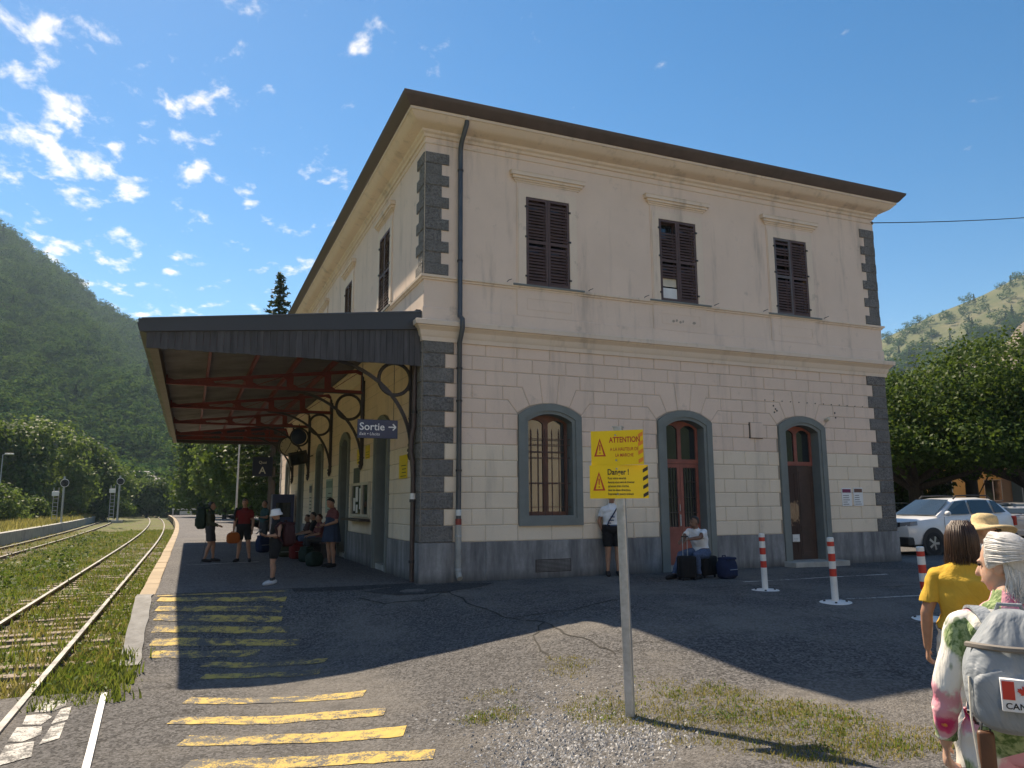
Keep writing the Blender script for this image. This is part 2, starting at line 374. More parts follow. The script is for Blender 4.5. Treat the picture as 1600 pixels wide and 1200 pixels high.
def M_plinth():
    t = NT('grey_cement_plinth'); p = t.pos(); s = t.noise(1.3, 6, .65, t.map((3.2, 3.2, .55), vec=p)); n = t.noise(9, 5, .7, p)
    c = t.mix(t.rng(s, .32, .68), (.12, .122, .13), (.36, .36, .36)); c = t.mix(t.rng(n, .4, .7, 0, .45), c, (.17, .17, .175))
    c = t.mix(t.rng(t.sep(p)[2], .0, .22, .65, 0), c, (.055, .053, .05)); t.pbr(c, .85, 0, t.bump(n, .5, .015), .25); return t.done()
MT = dict(
    plaster=M_plaster('plaster_upper_wall', (.84, .665, .545), .42),
    block=M_plaster('render_blocks_old', (.84, .655, .535), .34),
    block2=M_plaster('render_blocks_repainted', (.86, .725, .575), .26),
    mould=M_plaster('plaster_mouldings', (.83, .68, .55), .45),
    joint=M_plaster('render_joint', (.45, .37, .30), .2),
    surround=simple('grey_green_stone_surround', (.195, .215, .205), .8, .1, 3, .25, grime=.2),
    plinth=M_plinth(),
    roofmetal=simple('brown_sheet_fascia', (.105, .075, .065), .55, .2, 2.5, .05),
    tile=simple('roof_slate', (.12, .10, .09), .8, .25, 2, .2),
    shutter=simple('brown_shutter_paint', (.105, .062, .058), .6, .25, 5, .1, grime=.3),
    shuttergrey=simple('greyed_shutter_paint', (.13, .115, .12), .65, .2, 5, .1),
    redpaint=simple('dull_red_steel_paint', (.20, .032, .028), .55, .25, 4, .05, grime=.3),
    reddoor=simple('faded_red_door_paint', (.30, .095, .07), .6, .25, 3, .08, grime=.4),
    browndoor=simple('weathered_brown_door', (.075, .045, .035), .65, .4, 2.2, .15, grime=.6),
    iron=simple('dark_cast_iron', (.035, .028, .03), .5, .3, 5, .08),
    ironbrown=simple('brown_pipe_paint', (.075, .05, .045), .5, .3, 5, .05),
    slate=simple('dark_grey_sheet_metal', (.040, .043, .050), .5, .15, 1.5, .05),
    zinc=simple('dark_zinc_pipe', (.075, .085, .10), .4, .2, 4, .03, metal=.3),
    galv=simple('galvanised_steel', (.42, .44, .46), .45, .18, 16, .06, metal=.55),
    white=simple('white_paint', (.74, .74, .72), .55, .08, 5, .03, grime=.25),
    cream=simple('cream_paint', (.62, .56, .45), .6, .1, 4, .04, grime=.2),
    red=simple('signal_red_paint', (.58, .045, .03), .45, .1, 8, .02),
    yellow=simple('yellow_sign_enamel', (.86, .60, .012), .38, .05, 4, .0),
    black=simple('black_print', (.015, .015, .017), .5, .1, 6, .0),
    redprint=simple('red_print', (.50, .05, .02), .5, .1, 6),
    orangeprint=simple('orange_print', (.80, .25, .03), .5, .1, 6),
    navy=simple('navy_sign_enamel', (.012, .028, .085), .4, .1, 5),
    whiteprint=simple('white_print', (.82, .82, .82), .5, .04, 6),
    steel=simple('worn_rail_steel', (.23, .215, .20), .42, .25, 3, .04, metal=.35, grime=.5),
    rust=simple('rusted_steel', (.13, .075, .05), .85, .35, 5, .3),
    concrete=simple('weathered_concrete', (.38, .37, .34), .9, .25, 2.5, .35, grime=.5),
    kerbgrey=simple('grey_worn_edging', (.25, .245, .235), .92, .35, 4, .6, grime=.5, bscale=18),
    crack=simple('crack_soil', (.03, .028, .024), .95, .4, 9, .2),
    kerb=simple('ochre_kerb_stone', (.40, .31, .21), .88, .22, 3, .3, objvar=.35, grime=.3),
    glass=M_glass('dark_window_glass'),
    wood=M_wood('grey_weathered_boards', (.105, .10, .105), 2, .4),
    sleeper=M_wood('sleeper_wood', (.33, .26, .20), 0, .4),
    asphalt=M_asphalt('forecourt_asphalt', crack=.85),
    asphalt2=M_asphalt('platform_asphalt', (.115, .112, .115), (.21, .20, .19), .35),
    patch=M_asphalt('fresh_asphalt_patch', (.05, .05, .052), (.10, .095, .09), .3),
    paintY=M_paint_worn('worn_yellow_paint', (.60, .42, .11), (.098, .094, .09), (.53, .63)),
    paintW=M_paint_worn('worn_white_paint', (.60, .58, .54), (.11, .107, .104), (.56, .66)),
    trackbed=M_ground('ballast_and_weeds', [(.07, .10, .025), (.11, .14, .04), (.17, .17, .07), (.14, .12, .075), (.22, .19, .14)], .45),
    meadow=M_ground('dry_meadow', [(.10, .14, .03), (.22, .22, .07), (.32, .28, .12)], .25),
    forestfloor=M_ground('hill_forest_floor', [(.035, .055, .02), (.05, .07, .025), (.075, .075, .04)], .02, .4),
    grasshill=M_ground('dry_hill_pasture', [(.075, .10, .035), (.13, .135, .06), (.19, .17, .095)], .02, .3),
    rock=M_ground('pale_limestone', [(.20, .17, .14), (.42, .37, .31), (.30, .25, .21), (.50, .46, .40)], .25, .9),
    bark=M_wood('tree_bark', (.085, .07, .055), 2, .45),
)
def M_quoin():
    t = NT('pitted_grey_quoin_stone'); p = t.pos()
    n = t.noise(3, 5, .6, p); v = t.voro(20, 'F1', p); f = t.noise(26, 5, .75, p)
    c = t.mix(t.rng(n, .3, .7), (.20, .19, .183), (.37, .355, .34)); c = t.mix(t.rng(f, .40, .56, .7, 0), c, (.075, .073, .073)); c = t.mix(t.rng(v, .55, .8, 0, .5), c, (.32, .31, .30))
    c = t.mix(t.rng(t.rand(), 0, 1, 0, .55), c, (.26, .25, .235))
    t.pbr(c, .92, 0, t.bump(t.m('ADD', v, t.m('MULTIPLY', f, 2.)), 1.0, .03), .2); return t.done()
MT['quoin'] = M_quoin()
def M_corr():
    t = NT('corrugated_sheet_underside'); p = t.pos(); n = t.noise(1.2, 5, .6, p)
    t.pbr(t.mix(t.rng(n, .35, .7), (.17, .152, .148), (.30, .275, .268)), .5, .1, None, .4); return t.done()
MT['corr'] = M_corr()

# ================================================================== setting: terrain, forecourt, platform, tracks
RIDGE = [(-180, 7, 150, 700), (-120, 9, 150, 700), (-80, 14, 150, 700), (-50, 20, 150, 700), (-25, 20.5, 155, 720), (-17.5, 19.2, 160, 720), (-12.4, 17.0, 165, 715), (-10.1, 15.5, 170, 705), (-8.2, 14.4, 172, 695), (-6.6, 12.9, 175, 685),
         (-4.6, 11.9, 180, 670), (-2.9, 11.3, 190, 650), (-.3, 9.0, 200, 620), (2.3, 6.6, 210, 600), (6.4, 4.1, 220, 600), (11.4, 3.0, 240, 620), (25, 5.0, 280, 720), (40, 8.0, 320, 840),
         (46, 9.7, 330, 880), (49.3, 10.9, 340, 900), (52.3, 12.2, 345, 910), (55.3, 13.3, 350, 920), (57.9, 14.1, 350, 930), (61.2, 15.1, 350, 930), (70, 16, 350, 930), (90, 15, 300, 850), (130, 9, 200, 750), (180, 7, 150, 700)]
def ridge(a):
    for i in range(len(RIDGE) - 1):
        if RIDGE[i][0] <= a <= RIDGE[i + 1][0]:
            p, q = RIDGE[i], RIDGE[i + 1]; t = (a - p[0]) / (q[0] - p[0]); return [p[k] + (q[k] - p[k]) * t for k in (1, 2, 3)]
    return RIDGE[0][1:]
def hn(a, d):
    return .5 * math.sin(a * .55 + d * .013) + .3 * math.sin(a * 1.31 - d * .021 + 1.3) + .2 * math.sin(a * 2.7 + d * .037 + 4)
def terrain_z(x, y):
    dx, dy = x - CAM.x, y - CAM.y; d = math.hypot(dx, dy); a = math.degrees(math.atan2(dx, dy))
    el, d0, D = ridge(a); H = D * math.tan(R(el)) + 1.5
    base = -1.05 if (-19.5 < x < 120 and d < d0 + 40) else -.35
    t = (d - d0) / (D - d0)
    if t <= 0: return base
    if t <= 1: h = H * (t ** 1.12) * (1 - .05 * (1 - t)) + 9 * hn(a, d) * min(1, t * 4) * min(1, (1 - t) * 5)
    else: h = H * max(.25, 1 - .35 * (t - 1) * (D - d0) / 300)
    return base + max(0, h)
def make_terrain():
    ds = [0, 20, 40, 60, 80, 100, 120, 140, 155, 170, 190, 210, 235, 260, 290, 320, 350, 385, 420, 455, 490, 525, 560, 590, 620, 650, 680, 705, 730, 760, 800, 850, 900, 930, 960, 1020, 1100]
    azs = [-180 + 1.5 * i for i in range(240)]
    V = []; F = []; n = len(azs); mi = []
    for d in ds:
        for a in azs:
            x = CAM.x + d * math.sin(R(a)); y = CAM.y + d * math.cos(R(a)); V.append((x, y, terrain_z(x, y) if d > 0 else -1.05))
    for j in range(len(ds) - 1):
        for i in range(n):
            F.append((j * n + i, j * n + (i + 1) % n, (j + 1) * n + (i + 1) % n, (j + 1) * n + i))
            a = azs[i]; el, d0, D = ridge(a); t = (ds[j] + 15 - d0) / (D - d0)
            mi.append(1 if (42 < a < 95 and t > .66 + .05 * math.sin(a * .9)) else 0)
    me = np_mesh('hills', np.array(V), np.array(F), [MT['forestfloor'], MT['grasshill']], True)
    me.polygons.foreach_set('material_index', mi)
    o = bpy.data.objects.new('hills', me); link(o); o['kind'] = 'structure'
make_terrain()

def grid_sheet(name, xs, ys, zf, mat, skip=None):
    V = [(x, y, zf(x, y)) for y in ys for x in xs]; nx = len(xs); F = []
    for j in range(len(ys) - 1):
        for i in range(nx - 1):
            cx = (xs[i] + xs[i + 1]) / 2; cy = (ys[j] + ys[j + 1]) / 2
            if skip and skip(cx, cy): continue
            F.append((j * nx + i, j * nx + i + 1, (j + 1) * nx + i + 1, (j + 1) * nx + i))
    me = np_mesh(name, np.array(V), np.array(F), mat, True)
    o = bpy.data.objects.new(name, me); link(o); o['kind'] = 'structure'; return o
def bumpy(x, y): return .012 * math.sin(x * 1.7 + y * .6) * math.sin(y * 1.3 - x * .4) + .006 * math.sin(x * 5.1) * math.sin(y * 4.3 + 1)
def fz(x, y):
    z = gz(x, y); k = 1.0
    if y > -.6: k = max(0, (-.1 - y) / .5) if y < -.1 else 0
    return z + bumpy(x, y) * k
xs = [-9.0, -8.4, -7.9, -7.4, -6.9, -6.4, -5.9, -5.5, -5.2] + [-4.95 + .25 * i for i in range(20)] + [0] + [.25 * i for i in range(1, 33)] + [8.5 + .75 * i for i in range(16)] + [22, 25, 29, 34, 40, 48, 58, 70, 90, 120]
ys = [-60, -45, -35, -28, -24, -21, -18.5, -16.5, -15] + [-14 + .4 * i for i in range(5)] + [-12 + .25 * i for i in range(48)] + [0.0, .2, 1, 3, 6, 10, 15, 22, 30, 40, 55, 75, 100]
xs = sorted(set(round(x, 3) for x in xs)); ys = sorted(set(round(y, 3) for y in ys))
grid_sheet('forecourt', xs, ys, fz, MT['asphalt'], lambda x, y: (x < -4.95 and y > -4.3) or (x < 0 and y > .2) or (0 < x < 12.8 and 0.2 < y < 26))

def off(y):
    if y < 25: return 0.0
    if y < 140: return -.00030 * (y - 25) ** 2
    return -3.97 - .069 * (y - 140)
# near platform: asphalt slab, ochre kerb stones along its edge
ysP = [.2, 1, 2, 3, 4, 5, 6, 8, 10, 12, 15, 18, 21, 25, 30, 36, 43, 50, 58, 66, 75, 85, 96, 108]
def platform():
    mb = MB(); n = len(ysP)
    for y in ysP: mb.v += [(-4.68 + off(y), y, 0.0), (2.2 + off(y) * .2 if y > 26 else .0, y, 0.0), (-4.68 + off(y), y, -.9), (2.2 + off(y) * .2 if y > 26 else .0, y, -.9)]
    for i in range(n - 1):
        a = 4 * i; b = a + 4; mb.f += [(a, a + 1, b + 1, b), (a + 2, a, b, b + 2)]; mb.mi += [0, 0]
    mb.f.append((0, 2, 3, 1)); mb.mi.append(0)
    o = mb.build('platform', MT['asphalt2']); o['kind'] = 'structure'
    me = MB().bev(-.13, .13, 0, .985, -.55, .012, .018).mesh('kerb_stone', MT['kerb'])
    y = .22
    while y < 75:
        k = bpy.data.objects.new('kerb_stone', me); link(k, o); k.location = (-4.81 + off(y) + rnd.uniform(-.008, .008), y, rnd.uniform(-.006, .006))
        k.rotation_euler = (0, 0, -math.atan((off(y + 1) - off(y)))); k.scale = (1, 1, 1); y += 1.0
    rest = MB()
    while y < 108:
        rest.box(-4.94 + off(y), -4.68 + off(y), y, y + 1.01, -.55, .012); y += 1.0
    rest.build('kerb_strip', MT['kerb'], o)
    # rough concrete edging down the ramp
    e = MB(); ysE = [.2 - .3 * i for i in range(12)]
    for i, yy in enumerate(ysE):
        z = gz(-4.8, yy) + .02; w = rnd.uniform(-.012, .012)
        e.v += [(-4.98 + w, yy, z - .5), (-4.97 + w, yy, z), (-4.72 + w * 1.6, yy, z + rnd.uniform(-.01, .01)), (-4.70 + w, yy, z - .3)]
    for i in range(len(ysE) - 1):
        a = 4 * i
        for k in range(3): e.f.append((a + k, a + k + 1, a + 5 + k, a + 4 + k)); e.mi.append(0)
    e.build('ramp_edging', MT['kerbgrey'], o, True)
    s = MB(); s.box(-4.68, -2.2, .165, .2, -.03, .006); s.build('edge_strip', MT['iron'], o)
    s = MB(); s.add([(-4.2, 7.0, .004), (-2.4, 7.3, .004), (-2.4, 7.42, .004), (-4.2, 7.12, .004)], [(0, 1, 2, 3)]); s.build('painted_line', MT['paintW'], o)
    return o
PLATFORM = platform()

def tbz(x, y): return -.72 + .035 * math.sin(x * 2.1 + y * .7) * math.sin(y * 1.9) + .02 * math.sin(x * 6 + y * 3) - .08 * sm(-8.2, -9.3, x) * sm(-11, -10, x)
ysT = [-4.3 + .45 * i for i in range(100)] + [41 + 3 * i for i in range(20)] + [103, 112, 125, 140, 160, 185, 215, 250, 300, 360]
V = []; F = []; xT = [-13.75 + .4 * i for i in range(23)]
for y in ysT:
    for x in xT: V.append((x + off(y) * (1.12 if x < -10 else 1), y, tbz(x, y)))
nx = len(xT)
for j in range(len(ysT) - 1):
    for i in range(nx - 1): F.append((j * nx + i, j * nx + i + 1, (j + 1) * nx + i + 1, (j + 1) * nx + i))
o = bpy.data.objects.new('track_bed', np_mesh('track_bed', np.array(V), np.array(F), MT['trackbed'], True)); link(o); o['kind'] = 'structure'
# strip of ballast on the camera side of the crossing
grid_sheet('track_bed_near', [-30, -20, -14, -12, -10, -8.9], [-60, -40, -25, -15, -10, -6, -4.3], lambda x, y: -.72, MT['trackbed'])

def railway(name, xa, xb, y0, y1, kx, nsl, ysl):
    root = bpy.data.objects.new(name, None); link(root); root['kind'] = 'structure'
    ys_ = []; y = y0
    while y < y1: ys_.append(y); y += 2.5 if y < 60 else 8
    prof = [(-.035, 0), (.035, 0), (.035, -.035), (.010, -.05), (.010, -.12), (.065, -.135), (.065, -.15), (-.065, -.15), (-.065, -.135), (-.010, -.12), (-.010, -.05), (-.035, -.035)]
    for x in (xa, xb):
        mb = MB(); n = len(prof)
        for y in ys_:
            for (u, w) in prof: mb.v.append((x + u + off(y) * kx, y, -.575 + w))
        for j in range(len(ys_) - 1):
            for k in range(n): mb.f.append((j * n + k, j * n + (k + 1) % n, (j + 1) * n + (k + 1) % n, (j + 1) * n + k)); mb.mi.append(0 if k in (0, 1, 11) else 1)
        mb.build('rail', [MT['steel'], MT['rust']], root)
    me = MB().bev(-1.25, 1.25, -.12, .12, -.13, 0, .02).mesh('sleeper', MT['sleeper'])
    for i in range(nsl):
        yy = ysl + i * .62; s = bpy.data.objects.new('sleeper', me); link(s, root); s.location = ((xa + xb) / 2 + off(yy) * kx + rnd.uniform(-.03, .03), yy, -.695 + rnd.uniform(-.012, .012)); s.rotation_euler = (0, rnd.uniform(-.01, .01), rnd.uniform(-.025, .025))
    return root
railway('platform_track', -5.80, -7.30, -30, 330, 1.0, 62, -3.6)
railway('outer_track', -11.40, -12.90, -4, 330, 1.12, 30, 14.0)
# sandy worn white paint on the crossing, between rail and kerb line
def decal(name, poly, mat, dz=.006):
    mb = MB(); cx = sum(p[0] for p in poly) / len(poly); cy = sum(p[1] for p in poly) / len(poly)
    n = len(poly); pts = []
    for i in range(n):
        a = poly[i]; b = poly[(i + 1) % n]; L_ = math.hypot(b[0] - a[0], b[1] - a[1]); k = max(1, int(L_ / .2))
        for j in range(k): pts.append((a[0] + (b[0] - a[0]) * j / k, a[1] + (b[1] - a[1]) * j / k))
    mb.v = [(x, y, fz(x, y) + dz) for x, y in pts] + [(cx, cy, fz(cx, cy) + dz)]
    mb.f = [(i, (i + 1) % len(pts), len(pts)) for i in range(len(pts))]; mb.mi = [0] * len(mb.f)
    o = mb.build(name, mat, None); o['kind'] = 'structure'; return o
def stripe(name, a, b, w, mat, dz=.006, jag=.0):
    """painted strip that follows the ground"""
    a = Vector(a); b = Vector(b); d = (b - a); L_ = d.length; d.normalize(); nrm = Vector((-d.y, d.x)); n = max(2, int(L_ / .12)); mb = MB()
    for i in range(n + 1):
        p = a + d * (L_ * i / n)
        for s in (-1, -.33, .33, 1):
            q = p + nrm * (w / 2 * s + (rnd.uniform(-jag, jag) if abs(s) == 1 else 0)); mb.v.append((q.x, q.y, fz(q.x, q.y) + dz))
    for i in range(n):
        for k in range(3): mb.f.append((4 * i + k, 4 * i + k + 1, 4 * i + 5 + k, 4 * i + 4 + k)); mb.mi.append(0)
    o = mb.build(name, mat, None); o['kind'] = 'structure'; return o
ST = [((-4.65, .02), (-2.5, -.12)), ((-4.62, -.28), (-2.59, -.72)), ((-4.62, -.82), (-2.71, -1.21)), ((-4.62, -1.27), (-2.75, -1.65)), ((-4.62, -1.72), (-2.7, -2.12)), ((-4.62, -2.2), (-2.6, -2.68)), ((-4.6, -2.68), (-3.2, -2.98)),
      ((-3.94, -3.28), (-2.40, -3.86)), ((-3.95, -3.95), (-2.56, -4.42)), ((-4.14, -5.22), (-2.32, -5.94)), ((-4.27, -5.98), (-2.28, -6.76)), ((-4.16, -6.71), (-2.27, -7.48)), ((-4.13, -7.40), (-2.20, -8.18)), ((-4.1, -8.1), (-2.1, -8.9))]
for i, (a, b) in enumerate(ST):
    stripe('yellow_stripe', a, b, .265 if i else .14, MT['paintY'], .006, .018)
for a, b, w in (((5.77, -2.49), (9.66, -2.44), .09), ((5.41, -5.24), (8.4, -5.6), .08)):
    stripe('white_line', a, b, w, MT['paintW'])
mb = MB()
for i in range(14):
    y = -4.55 - .24 * i; x = -5.0 + .010 * i; x2 = x + .010; mb.add([(x - .03, y, -.61), (x + .03, y, -.61), (x2 + .03, y - .24, -.61), (x2 - .03, y - .24, -.61), (x - .03, y, fz(x, y) + .03), (x + .03, y, fz(x, y) + .03), (x2 + .03, y - .24, fz(x2, y - .24) + .03), (x2 - .03, y - .24, fz(x2, y - .24) + .03)], [(4, 5, 6, 7), (0, 4, 7, 3), (1, 2, 6, 5), (0, 1, 5, 4), (3, 7, 6, 2)])
o = mb.build('crossing_edge_strip', MT['white'], None); o['kind'] = 'structure'
for poly in ([(-5.62, -4.72), (-5.50, -4.60), (-5.36, -4.66), (-5.33, -4.95), (-5.44, -5.12), (-5.60, -5.05)], [(-5.66, -5.14), (-5.48, -5.18), (-5.40, -5.34), (-5.46, -5.60), (-5.63, -5.52)], [(-5.36, -5.05), (-5.27, -5.0), (-5.24, -5.5), (-5.37, -5.62)], [(-5.66, -5.62), (-5.44, -5.66), (-5.40, -5.98), (-5.52, -6.16), (-5.65, -6.1)], [(-5.36, -5.7), (-5.25, -5.6), (-5.22, -6.2), (-5.36, -6.35)], [(-5.64, -6.22), (-5.42, -6.2), (-5.36, -6.7), (-5.6, -6.9)]):
    decal('white_crossing_marking', poly, MT['paintW'])
CRK = []
decal('asphalt_patch', [(-1.2, -.55), (-.5, -.25), (.6, -.2), (1.4, -.42), (1.0, -.8), (.1, -1.1), (-.7, -1.05)], MT['patch'], .008)
for path in ([(.24, -1.07), (.31, -2.4), (.46, -3.57), (.65, -4.32), (.51, -5.22), (.54, -6.06), (.52, -6.56)], [(-1.38, -.98), (-1.05, -1.49), (-.39, -1.57), (.24, -1.07)], [(.65, -4.32), (.09, -5.21), (-.15, -6.19)], [(.46, -3.57), (1.4, -3.9), (2.3, -3.7)], [(6.8, -3.9), (7.6, -4.4), (8.6, -4.3), (9.8, -4.9)], [(-3.2, -8.6), (-2.4, -9.3), (-1.9, -10.2)]):
    for i in range(len(path) - 1):
        a, b = Vector(path[i]), Vector(path[i + 1]); n = 4; prev = a
        for k in range(1, n + 1):
            q = a.lerp(b, k / n) + (Vector((rnd.uniform(-.05, .05), rnd.uniform(-.05, .05))) if k < n else Vector((0, 0))); mbk = (q - prev).normalized() * .01
            CRK.append((prev - mbk, q + mbk)); prev = q
def cracks():
    mb = MB()
    for a, b in CRK:
        d = (b - a).normalized(); nn = Vector((-d.y, d.x)) * rnd.uniform(.008, .018); bb = len(mb.v)
        for p in (a - nn, a + nn, b + nn, b - nn): mb.v.append((p.x, p.y, fz(p.x, p.y) + .005 + .0005 * (len(mb.v) % 7)))
        mb.f.append((bb, bb + 1, bb + 2, bb + 3)); mb.mi.append(0)
    o = mb.build('asphalt_crack', MT['crack'], None, fix=False); o['kind'] = 'structure'
cracks()
decal('asphalt_repair', [(-2.4, .12), (-.1, .12), (-.1, -.2), (-1.2, -.35), (-2.4, -.25)], MT['patch'], .005)

# far platform across the tracks, meadow behind it
def far_platform():
    mb = MB(); ysF = [-4, 10, 25, 35, 45, 55, 65, 75, 85, 95, 104]
    for y in ysF:
        x = -13.75 + off(y) * 1.15; mb.v += [(x, y, -.9), (x, y, 0.0), (x - .35, y, .01), (x - .35, y, -.2)]
    for i in range(len(ysF) - 1):
        for k in range(3): mb.f.append((4 * i + k, 4 * i + k + 1, 4 * i + 5 + k, 4 * i + 4 + k)); mb.mi.append(0)
    o = mb.build('far_platform', MT['concrete']); o['kind'] = 'structure'
    V = []; F = []; k = 0; ysM = [-60, -30, -10, 10, 25, 35, 45, 55, 65, 75, 85, 95, 104, 125, 150, 180]
    for y in ysM:
        for u in (0, -1.2, -3, -6, -12, -25, -45, -80): V.append((-14.08 + off(y) * 1.15 + u, y, -.02 + .12 * math.sin(u * 1.3 + y * .21) * (u < -1)))
    for j in range(len(ysM) - 1):
        for i in range(7): F.append((j * 8 + i, (j + 1) * 8 + i, (j + 1) * 8 + i + 1, j * 8 + i + 1))
    m = bpy.data.objects.new('meadow', np_mesh('meadow', np.array(V), np.array(F), MT['meadow'], True)); link(m); m['kind'] = 'structure'
far_platform()

# ================================================================== the station building
BW, BL = 12.9, 26.0
BLD = thing('station_building', 'two-storey cream station building with grey quoins, brown louvred shutters and arched openings', 'building')
ZR = [.77, 1.10, 1.43, 1.76, 2.08, 2.42, 2.75, 3.08, 3.40, 3.70, 3.99, 4.30, 4.60, 4.89]

def arch(c, w, zs, top, n=14):
    """segmental arch from left spring to right spring"""
    h = top - zs; r = (w * w / 4 + h * h) / (2 * h); a = math.asin(min(1, w / 2 / r)); return [(c + r * math.sin(-a + 2 * a * i / n), top - r + r * math.cos(-a + 2 * a * i / n)) for i in range(n + 1)]
def inset(poly, d):
    """move every edge of a ccw polygon inwards by d"""
    n = len(poly); out = []
    A = sum(poly[i][0] * poly[(i + 1) % n][1] - poly[(i + 1) % n][0] * poly[i][1] for i in range(n))
    if A < 0: poly = poly[::-1]
    E_ = []
    for i in range(n):
        p, q = poly[i], poly[(i + 1) % n]; l = math.hypot(q[0] - p[0], q[1] - p[1]) or 1e-9; nx_, ny_ = -(q[1] - p[1]) / l, (q[0] - p[0]) / l
        E_.append((p[0] + nx_ * d, p[1] + ny_ * d, (q[0] - p[0]) / l, (q[1] - p[1]) / l))
    for i in range(n):
        a = E_[i - 1]; b = E_[i]; det = a[2] * b[3] - a[3] * b[2]
        if abs(det) < 1e-6: out.append((b[0], b[1])); continue
        t = ((b[0] - a[0]) * b[3] - (b[1] - a[1]) * b[2]) / det; out.append((a[0] + a[2] * t, a[1] + a[3] * t))
    return out
class Face:
    """a facade plane: u runs along it, v is height, w points out of the wall"""
    def __init__(s, side): s.side = side
    def P(s, u, v, w):
        if s.side == 'front': return (u, -w, v)
        if s.side == 'left': return (-w, u, v)
        if s.side == 'right': return (BW + w, u, v)
        return (u, BL + w, v)
    def block(s, mb, poly, w0, w1, ch=.016, gap=.004, m=0):
        a = inset(poly, gap); b = inset(poly, gap + ch); n = len(a); fw = w1 - ch * .8
        vs = [s.P(u, v, w0) for u, v in a] + [s.P(u, v, fw) for u, v in a] + [s.P(u, v, w1) for u, v in b]
        fs = [(i, (i + 1) % n, n + (i + 1) % n, n + i) for i in range(n)] + [(n + i, n + (i + 1) % n, 2 * n + (i + 1) % n, 2 * n + i) for i in range(n)]
        if n == 4: fs.append(tuple(2 * n + i for i in range(n)))
        else: fs += [tuple(2 * n + k for k in t) for t in tessellate_polygon([[Vector((u, v, 0)) for u, v in b]])]
        return mb.add(vs, fs, m)
    def box(s, mb, u0, u1, v0, v1, w0, w1, m=0):
        c = [s.P(u, v, w) for w in (w0, w1) for (u, v) in ((u0, v0), (u1, v0), (u1, v1), (u0, v1))]
        return mb.add(c, [(3, 2, 1, 0), (4, 5, 6, 7), (0, 1, 5, 4), (1, 2, 6, 5), (2, 3, 7, 6), (3, 0, 4, 7)], m)
    def plate(s, mb, outer, holes, w0, w1, m=0):
        loops = [outer] + holes; flat = [p for l in loops for p in l]; n = len(flat)
        tris = tessellate_polygon([[Vector((u, v, 0)) for u, v in l] for l in loops])
        vs = [s.P(u, v, w0) for u, v in flat] + [s.P(u, v, w1) for u, v in flat]
        fs = [tuple(t) for t in tris] + [tuple(n + i for i in t) for t in tris]; b = 0
        for l in loops:
            k = len(l); fs += [(b + i, b + (i + 1) % k, n + b + (i + 1) % k, n + b + i) for i in range(k)]; b += k
        return mb.add(vs, fs, m)
FR, LF, RT, BK = Face('front'), Face('left'), Face('right'), Face('back')
nblk = [0]
def put_block(F, poly, mat, far, name='stone_block'):
    if far is not None: F.block(far, poly, -.03, rnd.uniform(.001, .005)); return
    mb = MB(); F.block(mb, poly, -.03, rnd.uniform(.0, .006)); mb.build(name, mat, BLD); nblk[0] += 1

def openings_poly(c, kind):
    a = arch(c, 1.10, 3.27, 3.45)
    zb = 1.26 if kind == 'window' else .12
    return [(c - .55, zb)] + a + [(c + .55, zb)]

